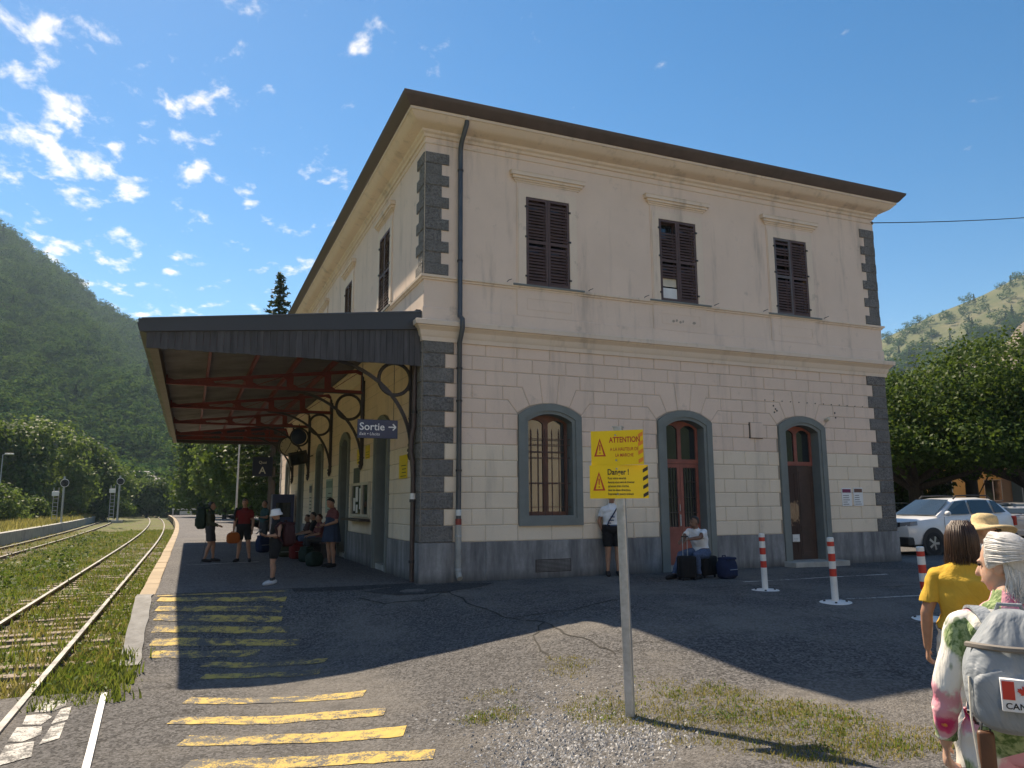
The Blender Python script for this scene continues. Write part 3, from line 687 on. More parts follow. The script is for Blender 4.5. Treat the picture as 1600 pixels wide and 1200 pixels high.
def facade(F, L0, L1, ops, jA, jB, q0, q1, far_from=None, kinds=None, uppers=None):
    """rusticated ground floor, quoins, upper plaster wall with window holes"""
    kinds = kinds or {}
    W0 = .402 if F is LF else L0
    W1 = L1 - .402 if F is LF else L1
    mb = MB(); F.plate(mb, [(W0, 0), (W1, 0), (W1, 4.9), (W0, 4.9)], [openings_poly(c, kinds.get(c, 'door')) for c in ops], -.40, -.012); mb.build('ground_floor_wall', MT['joint'], BLD)
    mb = MB(); F.plate(mb, [(W0, 4.9), (W1, 4.9), (W1, 9.9), (W0, 9.9)], [[(a, 6.25), (b, 6.25), (b, 8.31), (a, 8.31)] for a, b in uppers], -.40, 0.0); mb.build('upper_wall', MT['plaster'], BLD)
    far = {0: MB(), 1: MB()}
    for r in range(13):
        z0, z1 = ZR[r], ZR[r + 1]; A = (12 - r) % 2 == 0; J = jA if A else jB; mat = MT['block2'] if r < 6 else MT['block']
        segs = []
        for i in range(len(J) - 1): segs.append((J[i], J[i + 1]))
        polys = []
        for a, b in segs:
            skip = False
            for c in ops:
                lo, hi = c - .75, c + .75
                if r == 10 and b > lo - .03 and a < hi + .03 and (a + b) / 2 > c - .80 and (a + b) / 2 < c + .80: skip = True
                if r == 9 and (a + b) / 2 > c - 1.12 and (a + b) / 2 < c + 1.12: skip = True
                if r in (8,) and (a + b) / 2 > c - 1.5 and (a + b) / 2 < c + 1.5: skip = True
                if r < 8 and not (r == 0 and kinds.get(c) == 'window'):
                    if a >= lo - .02 and b <= hi + .02: skip = True
                    elif a < lo < b <= hi + .4: b = lo
                    elif lo - .4 <= a < hi < b: a = hi
            if not skip and b - a > .06: polys.append([(a, z0), (b, z0), (b, z1), (a, z1)])
        for c in ops:
            for s in (-1, 1):
                X = lambda d: c + s * d
                if r == 8:
                    cand = [j for j in jA if (j - c) * s > .9]; e = min(cand, key=lambda j: abs(j - c)) if cand else X(1.45)
                    polys.append([(e, 3.40), (X(.76), 3.40), (X(.77), 3.44), (X(.98), 3.70), (e, 3.70)])
                    nxt = [j for j in jA if (j - c) * s > abs(e - c) + .05 and abs(j - c) < 1.56]
                    for q in nxt: polys.append([(min(e, q), 3.40), (max(e, q), 3.40), (max(e, q), 3.70), (min(e, q), 3.70)])
                if r == 9:
                    cand = [j for j in jB if (j - c) * s > .98]; e = min(cand, key=lambda j: abs(j - c)) if cand else X(1.1)
                    polys.append([(e, 3.70), (X(.98), 3.70), (X(.77), 3.44), (X(.48), 3.60), (X(.65), 3.99), (e, 3.99)])
                if r == 10:
                    cand = [j for j in jA if (j - c) * s > .6]; e = min(cand, key=lambda j: abs(j - c)) if cand else X(.77)
                    polys.append([(e, 3.99), (X(.65), 3.99), (X(.48), 3.60), (X(.17), 3.66), (X(.245), 4.30), (e, 4.30)])
            if r == 10: polys.append([(c - .17, 3.665), (c + .17, 3.665), (c + .245, 4.30), (c - .245, 4.30)])
        for p in polys:
            um = sum(q[0] for q in p) / len(p)
            put_block(F, p, mat, far[0 if r < 6 else 1] if (far_from is not None and um > far_from) else None)
        # quoins of this row
        for (e, s, on) in ((L0, 1, q0), (L1, -1, q1)):
            if not on: continue
            wq = .67 if A else .48
            p = [(e, z0), (e + s * wq, z0), (e + s * wq, z1), (e, z1)]
            mbq = MB(); F.block(mbq, p, -.03, .018 + rnd.uniform(0, .012), .022); mbq.build('quoin_stone', MT['quoin'], BLD)
    for k in (0, 1):
        if far[k].v: tag(far[k].build('stone_blocks_beyond', MT['block2'] if k == 0 else MT['block'], BLD), kind='stuff')
    # upper quoins
    for (e, s, on) in ((L0, 1, q0), (L1, -1, q1)):
        if not on: continue
        for i in range(11):
            z0 = 6.27 + i * .2455; wq = .53 if i % 2 == 0 else .37
            mbq = MB(); F.block(mbq, [(e, z0), (e + s * wq, z0), (e + s * wq, z0 + .2455), (e, z0 + .2455)], -.03, .03 if i % 2 == 0 else .018, .014, .002); mbq.build('quoin_stone', MT['quoin'], BLD)
jA = [.67, 1.37, 2.09, 2.87, 3.61, 4.23, 4.89, 5.56, 6.30, 7.08, 7.72, 8.38, 9.06, 9.82, 10.59, 11.33, 12.23]
jB = [.48, 1.07, 1.76, 2.45, 3.27, 3.95, 4.57, 5.22, 5.93, 6.70, 7.42, 8.06, 8.76, 9.42, 10.2, 10.96, 11.70, 12.42]
FO = [2.86, 6.34, 9.86]
FW = [(2.32, 3.40), (5.81, 6.88), (9.31, 10.40)]
facade(FR, 0, BW, FO, jA, jB, True, True, None, {2.86: 'window'}, FW)
LO = [3.40, 8.20, 13.0, 17.8, 22.6]
lA = [.67, 1.33, 1.98, 2.63]; lB = [.48, 1.0, 1.65, 2.30]
for c in LO:
    lA += [c, c + .77, c + 1.42, c + 2.40, c + 3.38]; lB += [c - .4, c + .4, c + 1.10, c + 1.75, c + 2.4, c + 3.05, c + 3.70]
lA = [v for v in lA if v < 25.3] + [25.33]; lB = [v for v in lB if v < 25.45] + [25.52]
lA = sorted(set(round(v, 2) for v in lA)); lB = sorted(set(round(v, 2) for v in lB))
LW = [(c + .02, c + 1.14) for c in (2.93, 7.73, 12.53, 17.33, 22.13)]
facade(LF, .03, BL, LO, lA, lB, True, True, 6.4, {}, LW)
for F, l in ((RT, BL), (BK, BW)):
    mb = MB(); F.box(mb, 0.0 if F is BK else .402, l if F is BK else l - .402, 0, 9.9, -.40, 0); mb.build('wall', MT['plaster'], BLD)
for i in range(13):
    mb = MB(); RT.block(mb, [(0.03, ZR[i]), (.6 if i % 2 else .45, ZR[i]), (.6 if i % 2 else .45, ZR[i + 1]), (.03, ZR[i + 1])], -.02, .02); mb.build('quoin_stone', MT['quoin'], BLD)

def ring_mould(name, prof, mat, z_closed=False):
    """moulding run round all four sides with mitred corners; prof = (out, z)"""
    mb = MB()
    for o_, z in prof: mb.v += [(-o_, -o_, z), (BW + o_, -o_, z), (BW + o_, BL + o_, z), (-o_, BL + o_, z)]
    for j in range(len(prof) - 1):
        for i in range(4): mb.f.append((4 * j + i, 4 * j + (i + 1) % 4, 4 * j + 4 + (i + 1) % 4, 4 * j + 4 + i)); mb.mi.append(0)
    return mb.build(name, mat, BLD, 30)
ring_mould('belt_cornice', [(-.02, 4.84), (.035, 4.845), (.04, 4.93), (.07, 4.97), (.085, 5.06), (.13, 5.11), (.155, 5.13), (.16, 5.15), (.20, 5.155), (.205, 5.25), (.19, 5.265), (.0, 5.30)], MT['mould'])
ring_mould('parapet_band', [(-.02, 5.28), (.022, 5.28), (.022, 5.555), (.008, 5.57), (-.02, 5.57)], MT['plaster'])
ring_mould('sill_course', [(-.02, 6.15), (.03, 6.155), (.035, 6.19), (.07, 6.20), (.075, 6.25), (-.02, 6.275)], MT['mould'])
ring_mould('eaves_cornice', [(-.02, 9.16), (.02, 9.165), (.025, 9.20), (-.01, 9.205), (-.01, 9.30), (.03, 9.305), (.05, 9.36), (.10, 9.39), (.11, 9.44), (.17, 9.46), (.20, 9.475), (.25, 9.49), (.33, 9.53), (.39, 9.59), (.43, 9.64), (.455, 9.645), (.46, 9.715), (.40, 9.74)], MT['mould'])
ring_mould('eaves_fascia', [(.35, 9.70), (.475, 9.70), (.50, 9.712), (.60, 9.84), (.635, 9.88), (.645, 9.93), (.625, 9.945), (.5, 9.95)], MT['roofmetal'])
mb = MB(); e = .63
mb.v = [(-e, -e, 9.94), (BW + e, -e, 9.94), (BW + e, BL + e, 9.94), (-e, BL + e, 9.94), (BW / 2, 7, 12.1), (BW / 2, BL - 7, 12.1)]
mb.f = [(0, 1, 4), (1, 2, 5, 4), (2, 3, 5), (3, 0, 4, 5), (3, 2, 1, 0)]; mb.mi = [0] * 5
mb.build('roof', MT['tile'], BLD)
# plinth: cement slabs between the openings, front and track side
def plinth(F, L, cuts):
    a = -.035
    for c in cuts + [None]:
        b = L if c is None else c - .76
        n = max(1, round((b - a) / 1.6)); w = (b - a) / n
        for i in range(n):
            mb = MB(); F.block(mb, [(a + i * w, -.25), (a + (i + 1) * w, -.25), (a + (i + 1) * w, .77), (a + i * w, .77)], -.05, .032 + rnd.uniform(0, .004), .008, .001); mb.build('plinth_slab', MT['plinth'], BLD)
        a = (c or 0) + .76
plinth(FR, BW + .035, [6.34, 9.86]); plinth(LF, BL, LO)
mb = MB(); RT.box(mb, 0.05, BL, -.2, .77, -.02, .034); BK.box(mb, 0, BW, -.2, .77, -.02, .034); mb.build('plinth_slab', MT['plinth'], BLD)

def band_poly(c, w, zs, top, zb): return [(c - w / 2, zb)] + arch(c, w, zs, top) + [(c + w / 2, zb)]
def surround(F, c, kind):
    mb = MB()
    if kind == 'window':
        F.plate(mb, band_poly(c, 1.50, 3.40, 3.665, 1.07), [band_poly(c, 1.20, 3.32, 3.51, 1.22)], -.02, .055)
        F.plate(mb, band_poly(c, 1.21, 3.325, 3.515, 1.21), [band_poly(c, 1.05, 3.27, 3.44, 1.28)], -.36, .03)
    else:
        for (w1, s1, t1, w0, s0, t0, d0, d1) in ((1.50, 3.40, 3.665, 1.20, 3.32, 3.51, -.02, .055), (1.21, 3.325, 3.515, 1.05, 3.27, 3.44, -.36, .03)):
            out = band_poly(c, w1, s1, t1, -.06); inn = band_poly(c, w0, s0, t0, -.06); F.plate(mb, out + inn[::-1], [], d0, d1)
    return mb.build('stone_surround', MT['surround'], BLD, 25)
for c in FO: surround(FR, c, 'window' if c == 2.86 else 'door')
for c in LO: surround(LF, c, 'door')

# --- barred window on the front
def front_window():
    c = 2.86; d = -.24
    root = MB(); FR.plate(root, band_poly(c, 1.06, 3.27, 3.445, 1.27), [band_poly(c - .26, .40, 3.25, 3.33, 1.36), band_poly(c + .26, .40, 3.25, 3.33, 1.36)], d - .05, d)
    w = root.build('arched_window', simple('brown_window_wood', (.15, .065, .045), .6, .3, 5, .1), BLD)
    for s in (-.26, .26):
        mb = MB(); FR.box(mb, c + s - .22, c + s + .22, 1.33, 3.36, d - .035, d - .03); mb.build('pane', M_glass('window_glass_clear', (.05, .055, .06), .03), w)
    for z in (1.95, 2.62):
        mb = MB(); FR.box(mb, c - .46, c + .46, z, z + .03, d, d + .012); mb.build('glazing_bar', MT['shutter'], w)
    g = MB()
    for i in range(6):
        u = c - .42 + .168 * i; g.tube([(u, .10, 1.28), (u, .10, 2.98)], .011, 6); g.lathe([(.0, .16), (.006, .14), (.018, .05), (.008, .02), (.016, .0), (.016, -.02), (.008, -.03)], (u, .10, 2.98), 6)
    for z in (1.45, 1.95, 2.5, 2.78, 2.9): FR.box(g, c - .53, c + .53, z, z + .014, -.114, -.09)
    g.build('iron_grille', simple('rusty_iron_grille', (.10, .05, .04), .7, .3, 6, .1), w)
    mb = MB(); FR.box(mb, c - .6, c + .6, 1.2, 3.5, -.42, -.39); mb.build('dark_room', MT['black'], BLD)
front_window()
def door(F, c, style):
    d = -.235; zb = .12
    fm = {'red': MT['reddoor'], 'brown': MT['browndoor'], 'dark': MT['ironbrown']}[style]
    tr = MT['reddoor'] if style != 'dark' else MT['ironbrown']
    mb = MB(); F.plate(mb, band_poly(c, 1.06, 3.27, 3.445, 2.44), [band_poly(c - .255, .41, 3.24, 3.34, 2.54), band_poly(c + .255, .41, 3.24, 3.34, 2.54)], d - .05, d); fr = mb.build('door_frame', tr, BLD)
    mb = MB(); F.box(mb, c - .5, c + .5, 2.5, 3.42, d - .04, d - .03); mb.build('fanlight_glass', MT['glass'], fr)
    for s in (-1, 1):
        a, b = (c - .52, c - .004) if s < 0 else (c + .004, c + .52)
        mb = MB()
        if style == 'brown':
            F.box(mb, a, b, zb, 2.43, d - .045, d - .006); dm = M_peel() if s < 0 else fm
            dl = mb.build('door_leaf', dm, BLD)
            for z0, z1 in ((.25, .95), (1.08, 2.3)):
                mb = MB(); F.plate(mb, [(a + .04, z0), (b - .04, z0), (b - .04, z1), (a + .04, z1)], [[(a + .10, z0 + .06), (b - .10, z0 + .06), (b - .10, z1 - .06), (a + .10, z1 - .06)]], d - .01, d + .004); mb.build('panel_mould', dm, dl)
        else:
            F.plate(mb, [(a, zb), (b, zb), (b, 2.43), (a, 2.43)], [[(a + .08, .98), (b - .08, .98), (b - .08, 2.34), (a + .08, 2.34)]], d - .045, d - .004); dl = mb.build('door_leaf', fm, BLD)
            mb = MB(); F.box(mb, a + .06, b - .06, .95, 2.36, d - .03, d - .022); mb.build('pane', MT['glass'], dl)
            mb = MB()
            for i in range(5):
                u = a + .11 + (b - a - .22) * i / 4; F.box(mb, u - .008, u + .008, .97, 2.36, d - .02, d - .004)
            for z in (1.3, 1.65, 2.0): F.box(mb, a + .07, b - .07, z, z + .018, d - .004, d + .006)
            mb.build('door_grille', MT['iron'], dl)
            mb = MB(); F.box(mb, a + .07, b - .07, .22, .86, d - .006, d + .008); mb.build('kick_panel', fm, dl)
            if s < 0 and style == 'red':
                mb = MB(); F.box(mb, b - .06, b - .025, 1.0, 1.26, d, d + .03); F.box(mb, b - .05, b - .035, 1.34, 1.5, d, d + .02); mb.build('door_handle', MT['galv'], dl)
    mb = MB(); F.box(mb, c - .53, c + .53, .0, .125, -.37, .0); mb.build('threshold', MT['concrete'], BLD)
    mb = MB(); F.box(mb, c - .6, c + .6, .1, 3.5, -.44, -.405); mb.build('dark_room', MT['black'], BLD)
def M_peel():
    if 'peel' in MT: return MT['peel']
    t = NT('peeling_brown_door'); p = t.pos(); s = t.sep(p)
    n = t.noise(2.2, 6, .65, p)
    g = t.m('SUBTRACT', 1.0, t.m('ABSOLUTE', t.m('MULTIPLY', t.m('SUBTRACT', s[2], 1.32), 1.25)))
    f = t.rng(t.m('ADD', n, t.m('MULTIPLY', g, .42)), .70, .80, 0, 1, True)
    c = t.mix(f, (.07, .042, .033), t.mix(t.rng(t.noise(9, 4, .6, t.map((6, 6, .8), vec=p)), .3, .7), (.30, .17, .09), (.50, .34, .21)))
    t.pbr(c, .75, 0, t.bump(n, .2, .01), .3); MT['peel'] = t.done(); return MT['peel']
door(FR, 6.34, 'red'); door(FR, 9.86, 'brown')
for c in LO: door(LF, c, 'dark')
mb = MB(); mb.bev(9.05, 10.75, -.42, -.02, -.1, .12, .015); mb.build('door_step', MT['concrete'], BLD)

# --- shuttered upper windows
def shutter_window(F, a, b, broken=0):
    c = (a + b) / 2; zb, zt = 6.27, 8.30
    mb = MB(); F.plate(mb, [(c - .76, 5.57), (c + .76, 5.57), (c + .76, 8.62), (c - .76, 8.62)], [[(a, 6.25), (b, 6.25), (b, 8.305), (a, 8.305)]], -.03, .018); mb.build('window_bay', MT['plaster'], BLD)
    mb = MB(); F.plate(mb, [(a - .19, 6.27), (b + .19, 6.27), (b + .19, 8.49), (a - .19, 8.49)], [[(a, 6.26), (b, 6.26), (b, 8.306), (a, 8.306)]], .015, .034); mb.build('window_architrave', MT['mould'], BLD)
    mb = MB()
    for (w0, v0, v1, ex) in ((.03, 8.62, 8.66, .80), (.055, 8.66, 8.70, .83), (.09, 8.70, 8.76, .87), (.125, 8.76, 8.845, .92)): F.box(mb, c - ex, c + ex, v0, v1, -.02, w0)
    F.box(mb, c - .93, c + .93, 8.845, 8.86, -.02, .135); mb.build('window_hood', MT['mould'], BLD)
    mb = MB(); F.box(mb, c - .87, c + .87, 6.225, 6.262, -.02, .10); mb.build('window_sill', MT['surround'], BLD)
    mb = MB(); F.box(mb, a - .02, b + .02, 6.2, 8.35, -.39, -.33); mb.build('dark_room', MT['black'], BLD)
    wf = MB(); F.plate(wf, [(a, 6.26), (b, 6.26), (b, 8.305), (a, 8.305)], [[(a + .06, 6.33), (c - .03, 6.33), (c - .03, 8.25), (a + .06, 8.25)], [(c + .03, 6.33), (b - .06, 6.33), (b - .06, 8.25), (c + .03, 8.25)]], -.2, -.16)
    wfo = wf.build('window_frame', MT['shutter'], BLD)
    mb = MB(); F.box(mb, a + .03, b - .03, 6.3, 8.28, -.185, -.18); mb.build('pane', MT['glass'], wfo)
    for s in (0, 1):
        u0, u1 = (a + .012, c - .004) if s == 0 else (c + .004, b - .012)
        mb = MB(); st = .055
        F.plate(mb, [(u0, zb), (u1, zb), (u1, zt), (u0, zt)], [[(u0 + st, zb + .07), (u1 - st, zb + .07), (u1 - st, 7.24), (u0 + st, 7.24)], [(u0 + st, 7.31), (u1 - st, 7.31), (u1 - st, zt - .06), (u0 + st, zt - .06)]], -.005, .03)
        sh = mb.build('shutter', MT['shuttergrey'] if (broken == 2 and s == 0) else MT['shutter'], BLD)
        sl = MB(); z = zb + .09
        while z < zt - .07:
            ok = not (7.21 < z < 7.33)
            if broken == 1 and s == 0 and (z < 6.85 or z > 7.95): ok = False
            if broken == 2 and s == 0 and (7.45 < z < 7.56 or 7.78 < z < 7.84 or 8.02 < z < 8.1): ok = False
            if ok:
                dz = rnd.uniform(-.004, .004); vs = [F.P(u, v, w) for u in (u0 + st - .01, u1 - st + .01) for (v, w) in ((z - .030 + dz, .034), (z - .020 + dz, .040), (z + .034, .004), (z + .024, -.002))]
                sl.add(vs, [(0, 1, 2, 3), (7, 6, 5, 4), (0, 4, 5, 1), (1, 5, 6, 2), (2, 6, 7, 3), (3, 7, 4, 0)])
            z += .072
        tag(sl.build('louvre_slats', MT['shutter'], sh), kind='stuff')
        if broken == 1 and s == 0:
            mb = MB(); F.box(mb, u0 + st, u1 - st, 6.32, 6.60, -.02, .0); mb.build('boarded_panel', MT['white'], sh)
            mb = MB(); F.box(mb, u0 + st, u1 - st, 6.64, 6.84, -.03, -.015); mb.build('boarded_panel', MT['cream'], sh)
        for z in (6.45, 7.35, 8.05):
            mb = MB(); e = u0 - .04 if s == 0 else u1 - .02; F.box(mb, e, e + .06, z, z + .04, .03, .055); mb.build('hinge', MT['iron'], sh)
    for s in (-1, 1):
        mb = MB(); u = c + s * 1.0; p = [F.P(u, 6.29, .03), F.P(u, 6.30, .11), F.P(u + .07, 6.33, .12)]; mb.tube(p, .008, 5); mb.build('shutter_catch', MT['iron'], BLD)
for i, (a, b) in enumerate(FW): shutter_window(FR, a, b, (0, 1, 2)[i])
for a, b in LW: shutter_window(LF, a, b)
# small things fixed to the front
mb = MB(); FR.box(mb, 8.22, 8.62, 3.07, 3.46, -.01, .02); bx = mb.build('cable_box', MT['iron'], BLD); mb = MB(); FR.box(mb, 8.245, 8.615, 3.085, 3.45, .02, .05); mb.build('box_lid', MT['block'], bx)
mb = MB(); FR.box(mb, 2.47, 3.30, .12, .38, .03, .04); vt = mb.build('plinth_vent', MT['iron'], BLD)
for i in range(9):
    mb = MB(); FR.box(mb, 2.49, 3.28, .14 + i * .026, .15 + i * .026, .04, .05); mb.build('vent_slat', MT['plinth'], vt)
mb = MB(); mb.lathe([(0, 0), (.05, 0), (.05, .10), (.035, .12), (0, .12)], (0, 0, 0), 10, 0, Matrix.Translation((10.68, -.02, 3.60)) @ Matrix.Rotation(R(75), 4, 'X')); mb.build('wall_lamp', MT['cream'], BLD)
for i in range(13):
    mb = MB(); u = 8.75 + i * .27; z = 4.02 - .002 * i; FR.box(mb, u, u + .018, z, z + .022, .0, .02); mb.build('cable_clip', MT['iron'], BLD)
for p in ((9.02, 3.72), (9.06, 3.80), (9.0, 3.88), (9.1, 3.76), (11.0, 3.78), (11.02, 3.66)):
    mb = MB(); FR.box(mb, p[0], p[0] + .035, p[1], p[1] + .04, .0, .012); mb.build('cable_clip', MT['iron'], BLD)
# relief panel frames on the parapet band
for c in FO:
    mb = MB(); FR.plate(mb, [(c - .52, 5.72), (c + .58, 5.72), (c + .58, 5.98), (c - .52, 5.98)], [[(c - .505, 5.735), (c + .565, 5.735), (c + .565, 5.965), (c - .505, 5.965)]], .012, .025); mb.build('panel_frame', MT['plaster'], BLD)
    if c == 6.34:
        mb = MB()
        for (u, v, w_) in ((6.1, 5.78, .09), (6.2, 5.80, .07), (6.3, 5.77, .08), (6.39, 5.79, .05), (6.68, 5.78, .11)): mb.add([FR.P(u + dx, v + dz, .021) for dx, dz in ((0, 0), (w_ * .5, -.02), (w_, .015), (w_ * .7, .05), (w_ * .2, .045))], [(0, 1, 2, 3, 4)])
        mb.build('flaked_plaster', MT['joint'], BLD)
print('blocks', nblk[0])

# ================================================================== platform canopy
CY0, CY1 = .12, 23.2
CAN = thing('platform_canopy', 'lean-to platform canopy with dull red lattice trusses and corrugated sheet along the track side', 'canopy', (0, 0, 0))
def roof_z(x): return 5.36 + .118 * x           # x is negative outwards
def canopy():
    # corrugated sheet: waves run down the slope
    n = 460; xs_ = [0.0, -1.3, -2.6, -3.9, -5.02]; V = []; F = []
    for i in range(n + 1):
        y = CY0 + .03 + (CY1 - CY0 - .06) * i / n; w = .030 * (1, .4, -1, .4)[i % 4] 
        for x in xs_: V.append((x, y, roof_z(x) - .02 + w))
    k = len(xs_)
    for i in range(n):
        for j in range(k - 1): F.append((i * k + j, i * k + j + 1, (i + 1) * k + j + 1, (i + 1) * k + j))
    o = bpy.data.objects.new('corrugated_sheet', np_mesh('corrugated_sheet', np.array(V), np.array(F), MT['corr'])); link(o, CAN)
    mb = MB(); mb.prism([(0.0, roof_z(0) + .04), (-5.2, roof_z(-5.2) + .04), (-5.2, roof_z(-5.2) + .07), (0.0, roof_z(0) + .07)], CY0, CY1); mb.build('roof_covering', MT['slate'], CAN)
    # end trim: dark folded band on top, boarded apron below, flat at the bottom
    for yy, s in ((CY0, -1), (CY1, 1)):
        y0, y1 = (yy - .05, yy) if s < 0 else (yy, yy + .05)
        mb = MB(); mb.prism([(-.02, roof_z(0) + .10), (-5.25, roof_z(-5.25) + .10), (-5.22, roof_z(-5.25) - .13), (-.02, roof_z(0) - .27)], y0 - .03 if s < 0 else y0, y1 if s < 0 else y1 + .03); mb.build('end_trim', MT['slate'], CAN, None)
        mb = MB(); mb.prism([(-.02, roof_z(0) + .09), (-5.2, roof_z(-5.2) + .09), (-5.2, roof_z(-5.2) + .115), (-.02, roof_z(0) + .115)], y0 - .045 if s < 0 else y0, y1 if s < 0 else y1 + .045); mb.build('trim_cap', MT['zinc'], CAN)
        x = -.03; k = 0
        while x > -5.05:
            w = .118; a, b = x, x - w + .006; top = lambda u: roof_z(u) - .05
            mb = MB(); dz = rnd.uniform(-.008, .008); dy = rnd.uniform(-.004, .004)
            bot = 4.33
            mb.prism([(a, bot + dz), (a, max(bot + .1, top(a))), (b, max(bot + .1, top(b))), (b, bot + dz)], y0 + .012 + dy, y1 - .008 + dy); mb.build('apron_board', MT['wood'], CAN); x -= w; k += 1
        mb = MB(); mb.prism([(0, 4.36), (0, 4.44), (-4.95, 4.44), (-4.95, 4.36)], y1 if s < 0 else y0 - .04, y1 + .04 if s < 0 else y0); mb.build('apron_rail', MT['iron'], CAN)
    # outer edge: gutter, fascia and edge beam along the track
    mb = MB(); mb.prism([(-5.02, 4.80), (-5.05, 4.62), (-5.12, 4.60), (-5.23, 4.64), (-5.27, 4.78), (-5.25, 4.79), (-5.21, 4.66), (-5.12, 4.63), (-5.07, 4.64), (-5.04, 4.80)], CY0 - .05, CY1 + .05); mb.build('gutter', MT['slate'], CAN)
    mb = MB(); mb.box(-5.02, -4.93, CY0, CY1, 4.36, 4.78); mb.build('edge_beam', MT['ironbrown'], CAN)
    mb = MB(); mb.box(-5.05, -4.90, CY0, CY1, 4.33, 4.36); mb.build('edge_flange', MT['ironbrown'], CAN)
    # purlins
    for x in (-3.99, -2.98, -1.97, -1.0):
        mb = MB(); z = roof_z(x) - .06; mb.box(x - .03, x + .03, CY0 + .03, CY1 - .03, z - .14, z + .005); mb.build('purlin', MT['redpaint'], CAN)
    # trusses on brackets
    def truss_mesh():
        t = MB(); X = [-4.92, -3.99, -2.98, -1.97, -1.0, -.06]; zt = lambda x: roof_z(x) - .22; zb = 4.50
        t.bar((X[0], 0, zb), (X[-1], 0, zb), .09, .035); t.bar((X[0], 0, zb + .035), (X[-1], 0, zb + .035), .012, .07)
        t.bar((X[0], 0, zt(X[0])), (X[-1], 0, zt(X[-1])), .09, .03); t.bar((X[0], 0, zt(X[0]) - .035), (X[-1], 0, zt(X[-1]) - .035), .012, .07)
        for x in X: t.bar((x, 0, zb), (x, 0, zt(x)), .022, .17 if x != X[-1] else .11, 0, (1, 0, 0)); t.bar((x, 0, zt(x)), (x, 0, roof_z(x) - .06), .05, .06, 0, (1, 0, 0))
        for i in range(5):
            a, b = X[i], X[i + 1]; t.bar((a + .08, 0, zb + .03), (b - .06, 0, zt(b) - .03), .015, .055, 0, (0, 1, 0))
            for (gx, gz_, sx, sz) in ((a, zb + .02, 1, 1), (b, zt(b) - .02, -1, -1)):     # rounded gusset plates
                pts = [(gx, gz_)] + [(gx + sx * .22 * math.cos(k * math.pi / 8), gz_ + sz * .13 * math.sin(k * math.pi / 8)) for k in range(5)]; t.prism(pts, -.008, .008)
        return t.mesh('truss', MT['redpaint'])
    def bracket_mesh():
        t = MB(); arc = []
        for i in range(17):
            a = i / 16 * math.pi / 2; arc.append((-.05 - 2.0 * (1 - math.cos(a)) ** 1.0, 0, 2.62 + 1.86 * math.sin(a)))
        for i in range(16): t.bar(arc[i], arc[i + 1], .07, .045, 0, (0, 1, 0))
        t.bar((-.05, 0, 2.55), (-.05, 0, 5.1), .09, .09, 0, (1, 0, 0))
        t.ring((-.42, 0, 4.11), .335, .038, 'y', 32, 6)
        t.lathe([(0, -.2), (.03, -.17), (.06, -.08), (.035, -.03), (.065, .0), (.05, .05)], (-.07, 0, 2.62), 10)
        for z in (2.75, 3.3, 3.9): t.box(-.1, .02, -.07, .07, z - .02, z + .02)
        t.box(-2.1, -.05, -.05, .05, 4.465, 4.482)
        return t.mesh('bracket', MT['iron'])
    tm, bmh = truss_mesh(), bracket_mesh()
    for y in (.62, 5.6, 10.6, 15.6, 20.6, 23.0):
        a = bpy.data.objects.new('truss', tm); link(a, CAN); a.location = (0, y, 0)
        if y < 22: b = bpy.data.objects.new('bracket', bmh); link(b, CAN); b.location = (0, y, 0)
    mb = MB(); mb.box(-.12, -.004, CY0, CY1, 5.30, 5.52); mb.build('wall_flashing', MT['slate'], CAN)
canopy()

# ------------------------------------------------------------------ text helper
def text_mesh(s, size, align='LEFT', sx=1.0, bold=0.0, shear=0.0):
    cu = bpy.data.curves.new('lettering', 'FONT'); cu.body = s; cu.size = size; cu.align_x = align; cu.fill_mode = 'FRONT'; cu.resolution_u = 3; cu.offset = bold; cu.shear = shear
    ob = bpy.data.objects.new('lettering', cu); me = bpy.data.meshes.new_from_object(ob)
    bpy.data.objects.remove(ob); bpy.data.curves.remove(cu)
    for v in me.vertices: v.co.x *= sx
    return me
def put_text(parent, s, size, mat, M4, align='LEFT', sx=1.0, bold=0.0, name='lettering', shear=0.0):
    """M4 maps text plane (x right, y up) into the parent's space"""
    me = text_mesh(s, size, align, sx, bold, shear); me.transform(M4); me.materials.append(mat)
    o = bpy.data.objects.new(name, me); link(o, parent); return o
XZ = Matrix(((1, 0, 0, 0), (0, 0, -1, 0), (0, 1, 0, 0), (0, 0, 0, 1)))          # text plane standing up, facing -Y

# --- hanging exit sign
def exit_sign():
    w, h = .83, .38
    t = thing('exit_sign', 'navy blue hanging sign with white lettering and arrow under the canopy', 'sign', (-.765, .58, 2.86))
    mb = MB(); mb.bev(-w / 2, w / 2, -.02, .02, 0, h, .006); mb.build('sign_panel', MT['navy'], t)
    put_text(t, 'Sortie', .215, MT['whiteprint'], Matrix.Translation((-w / 2 + .035, -.0225, .165)) @ XZ, sx=1.0, bold=.002)
    put_text(t, 'Exit \u2022 Uscita', .085, MT['whiteprint'], Matrix.Translation((-w / 2 + .035, -.0225, .06)) @ XZ, sx=1.0, shear=.2)
    mb = MB(); y = -.0225
    mb.bar((.22, y, .235), (.375, y, .235), .026, .003, 0, (0, 1, 0))
    mb.bar((.375, y, .235), (.31, y - .0005, .30), .026, .003, 0, (0, 1, 0)); mb.bar((.375, y, .235), (.31, y - .0005, .17), .026, .003, 0, (0, 1, 0)); mb.build('arrow', MT['whiteprint'], t)
    for x in (-.33, .33):
        mb = MB(); mb.tube([(x, 0, h), (x, .02, 1.63)], .006, 5); mb.build('hanger_rod', MT['iron'], t)
exit_sign()

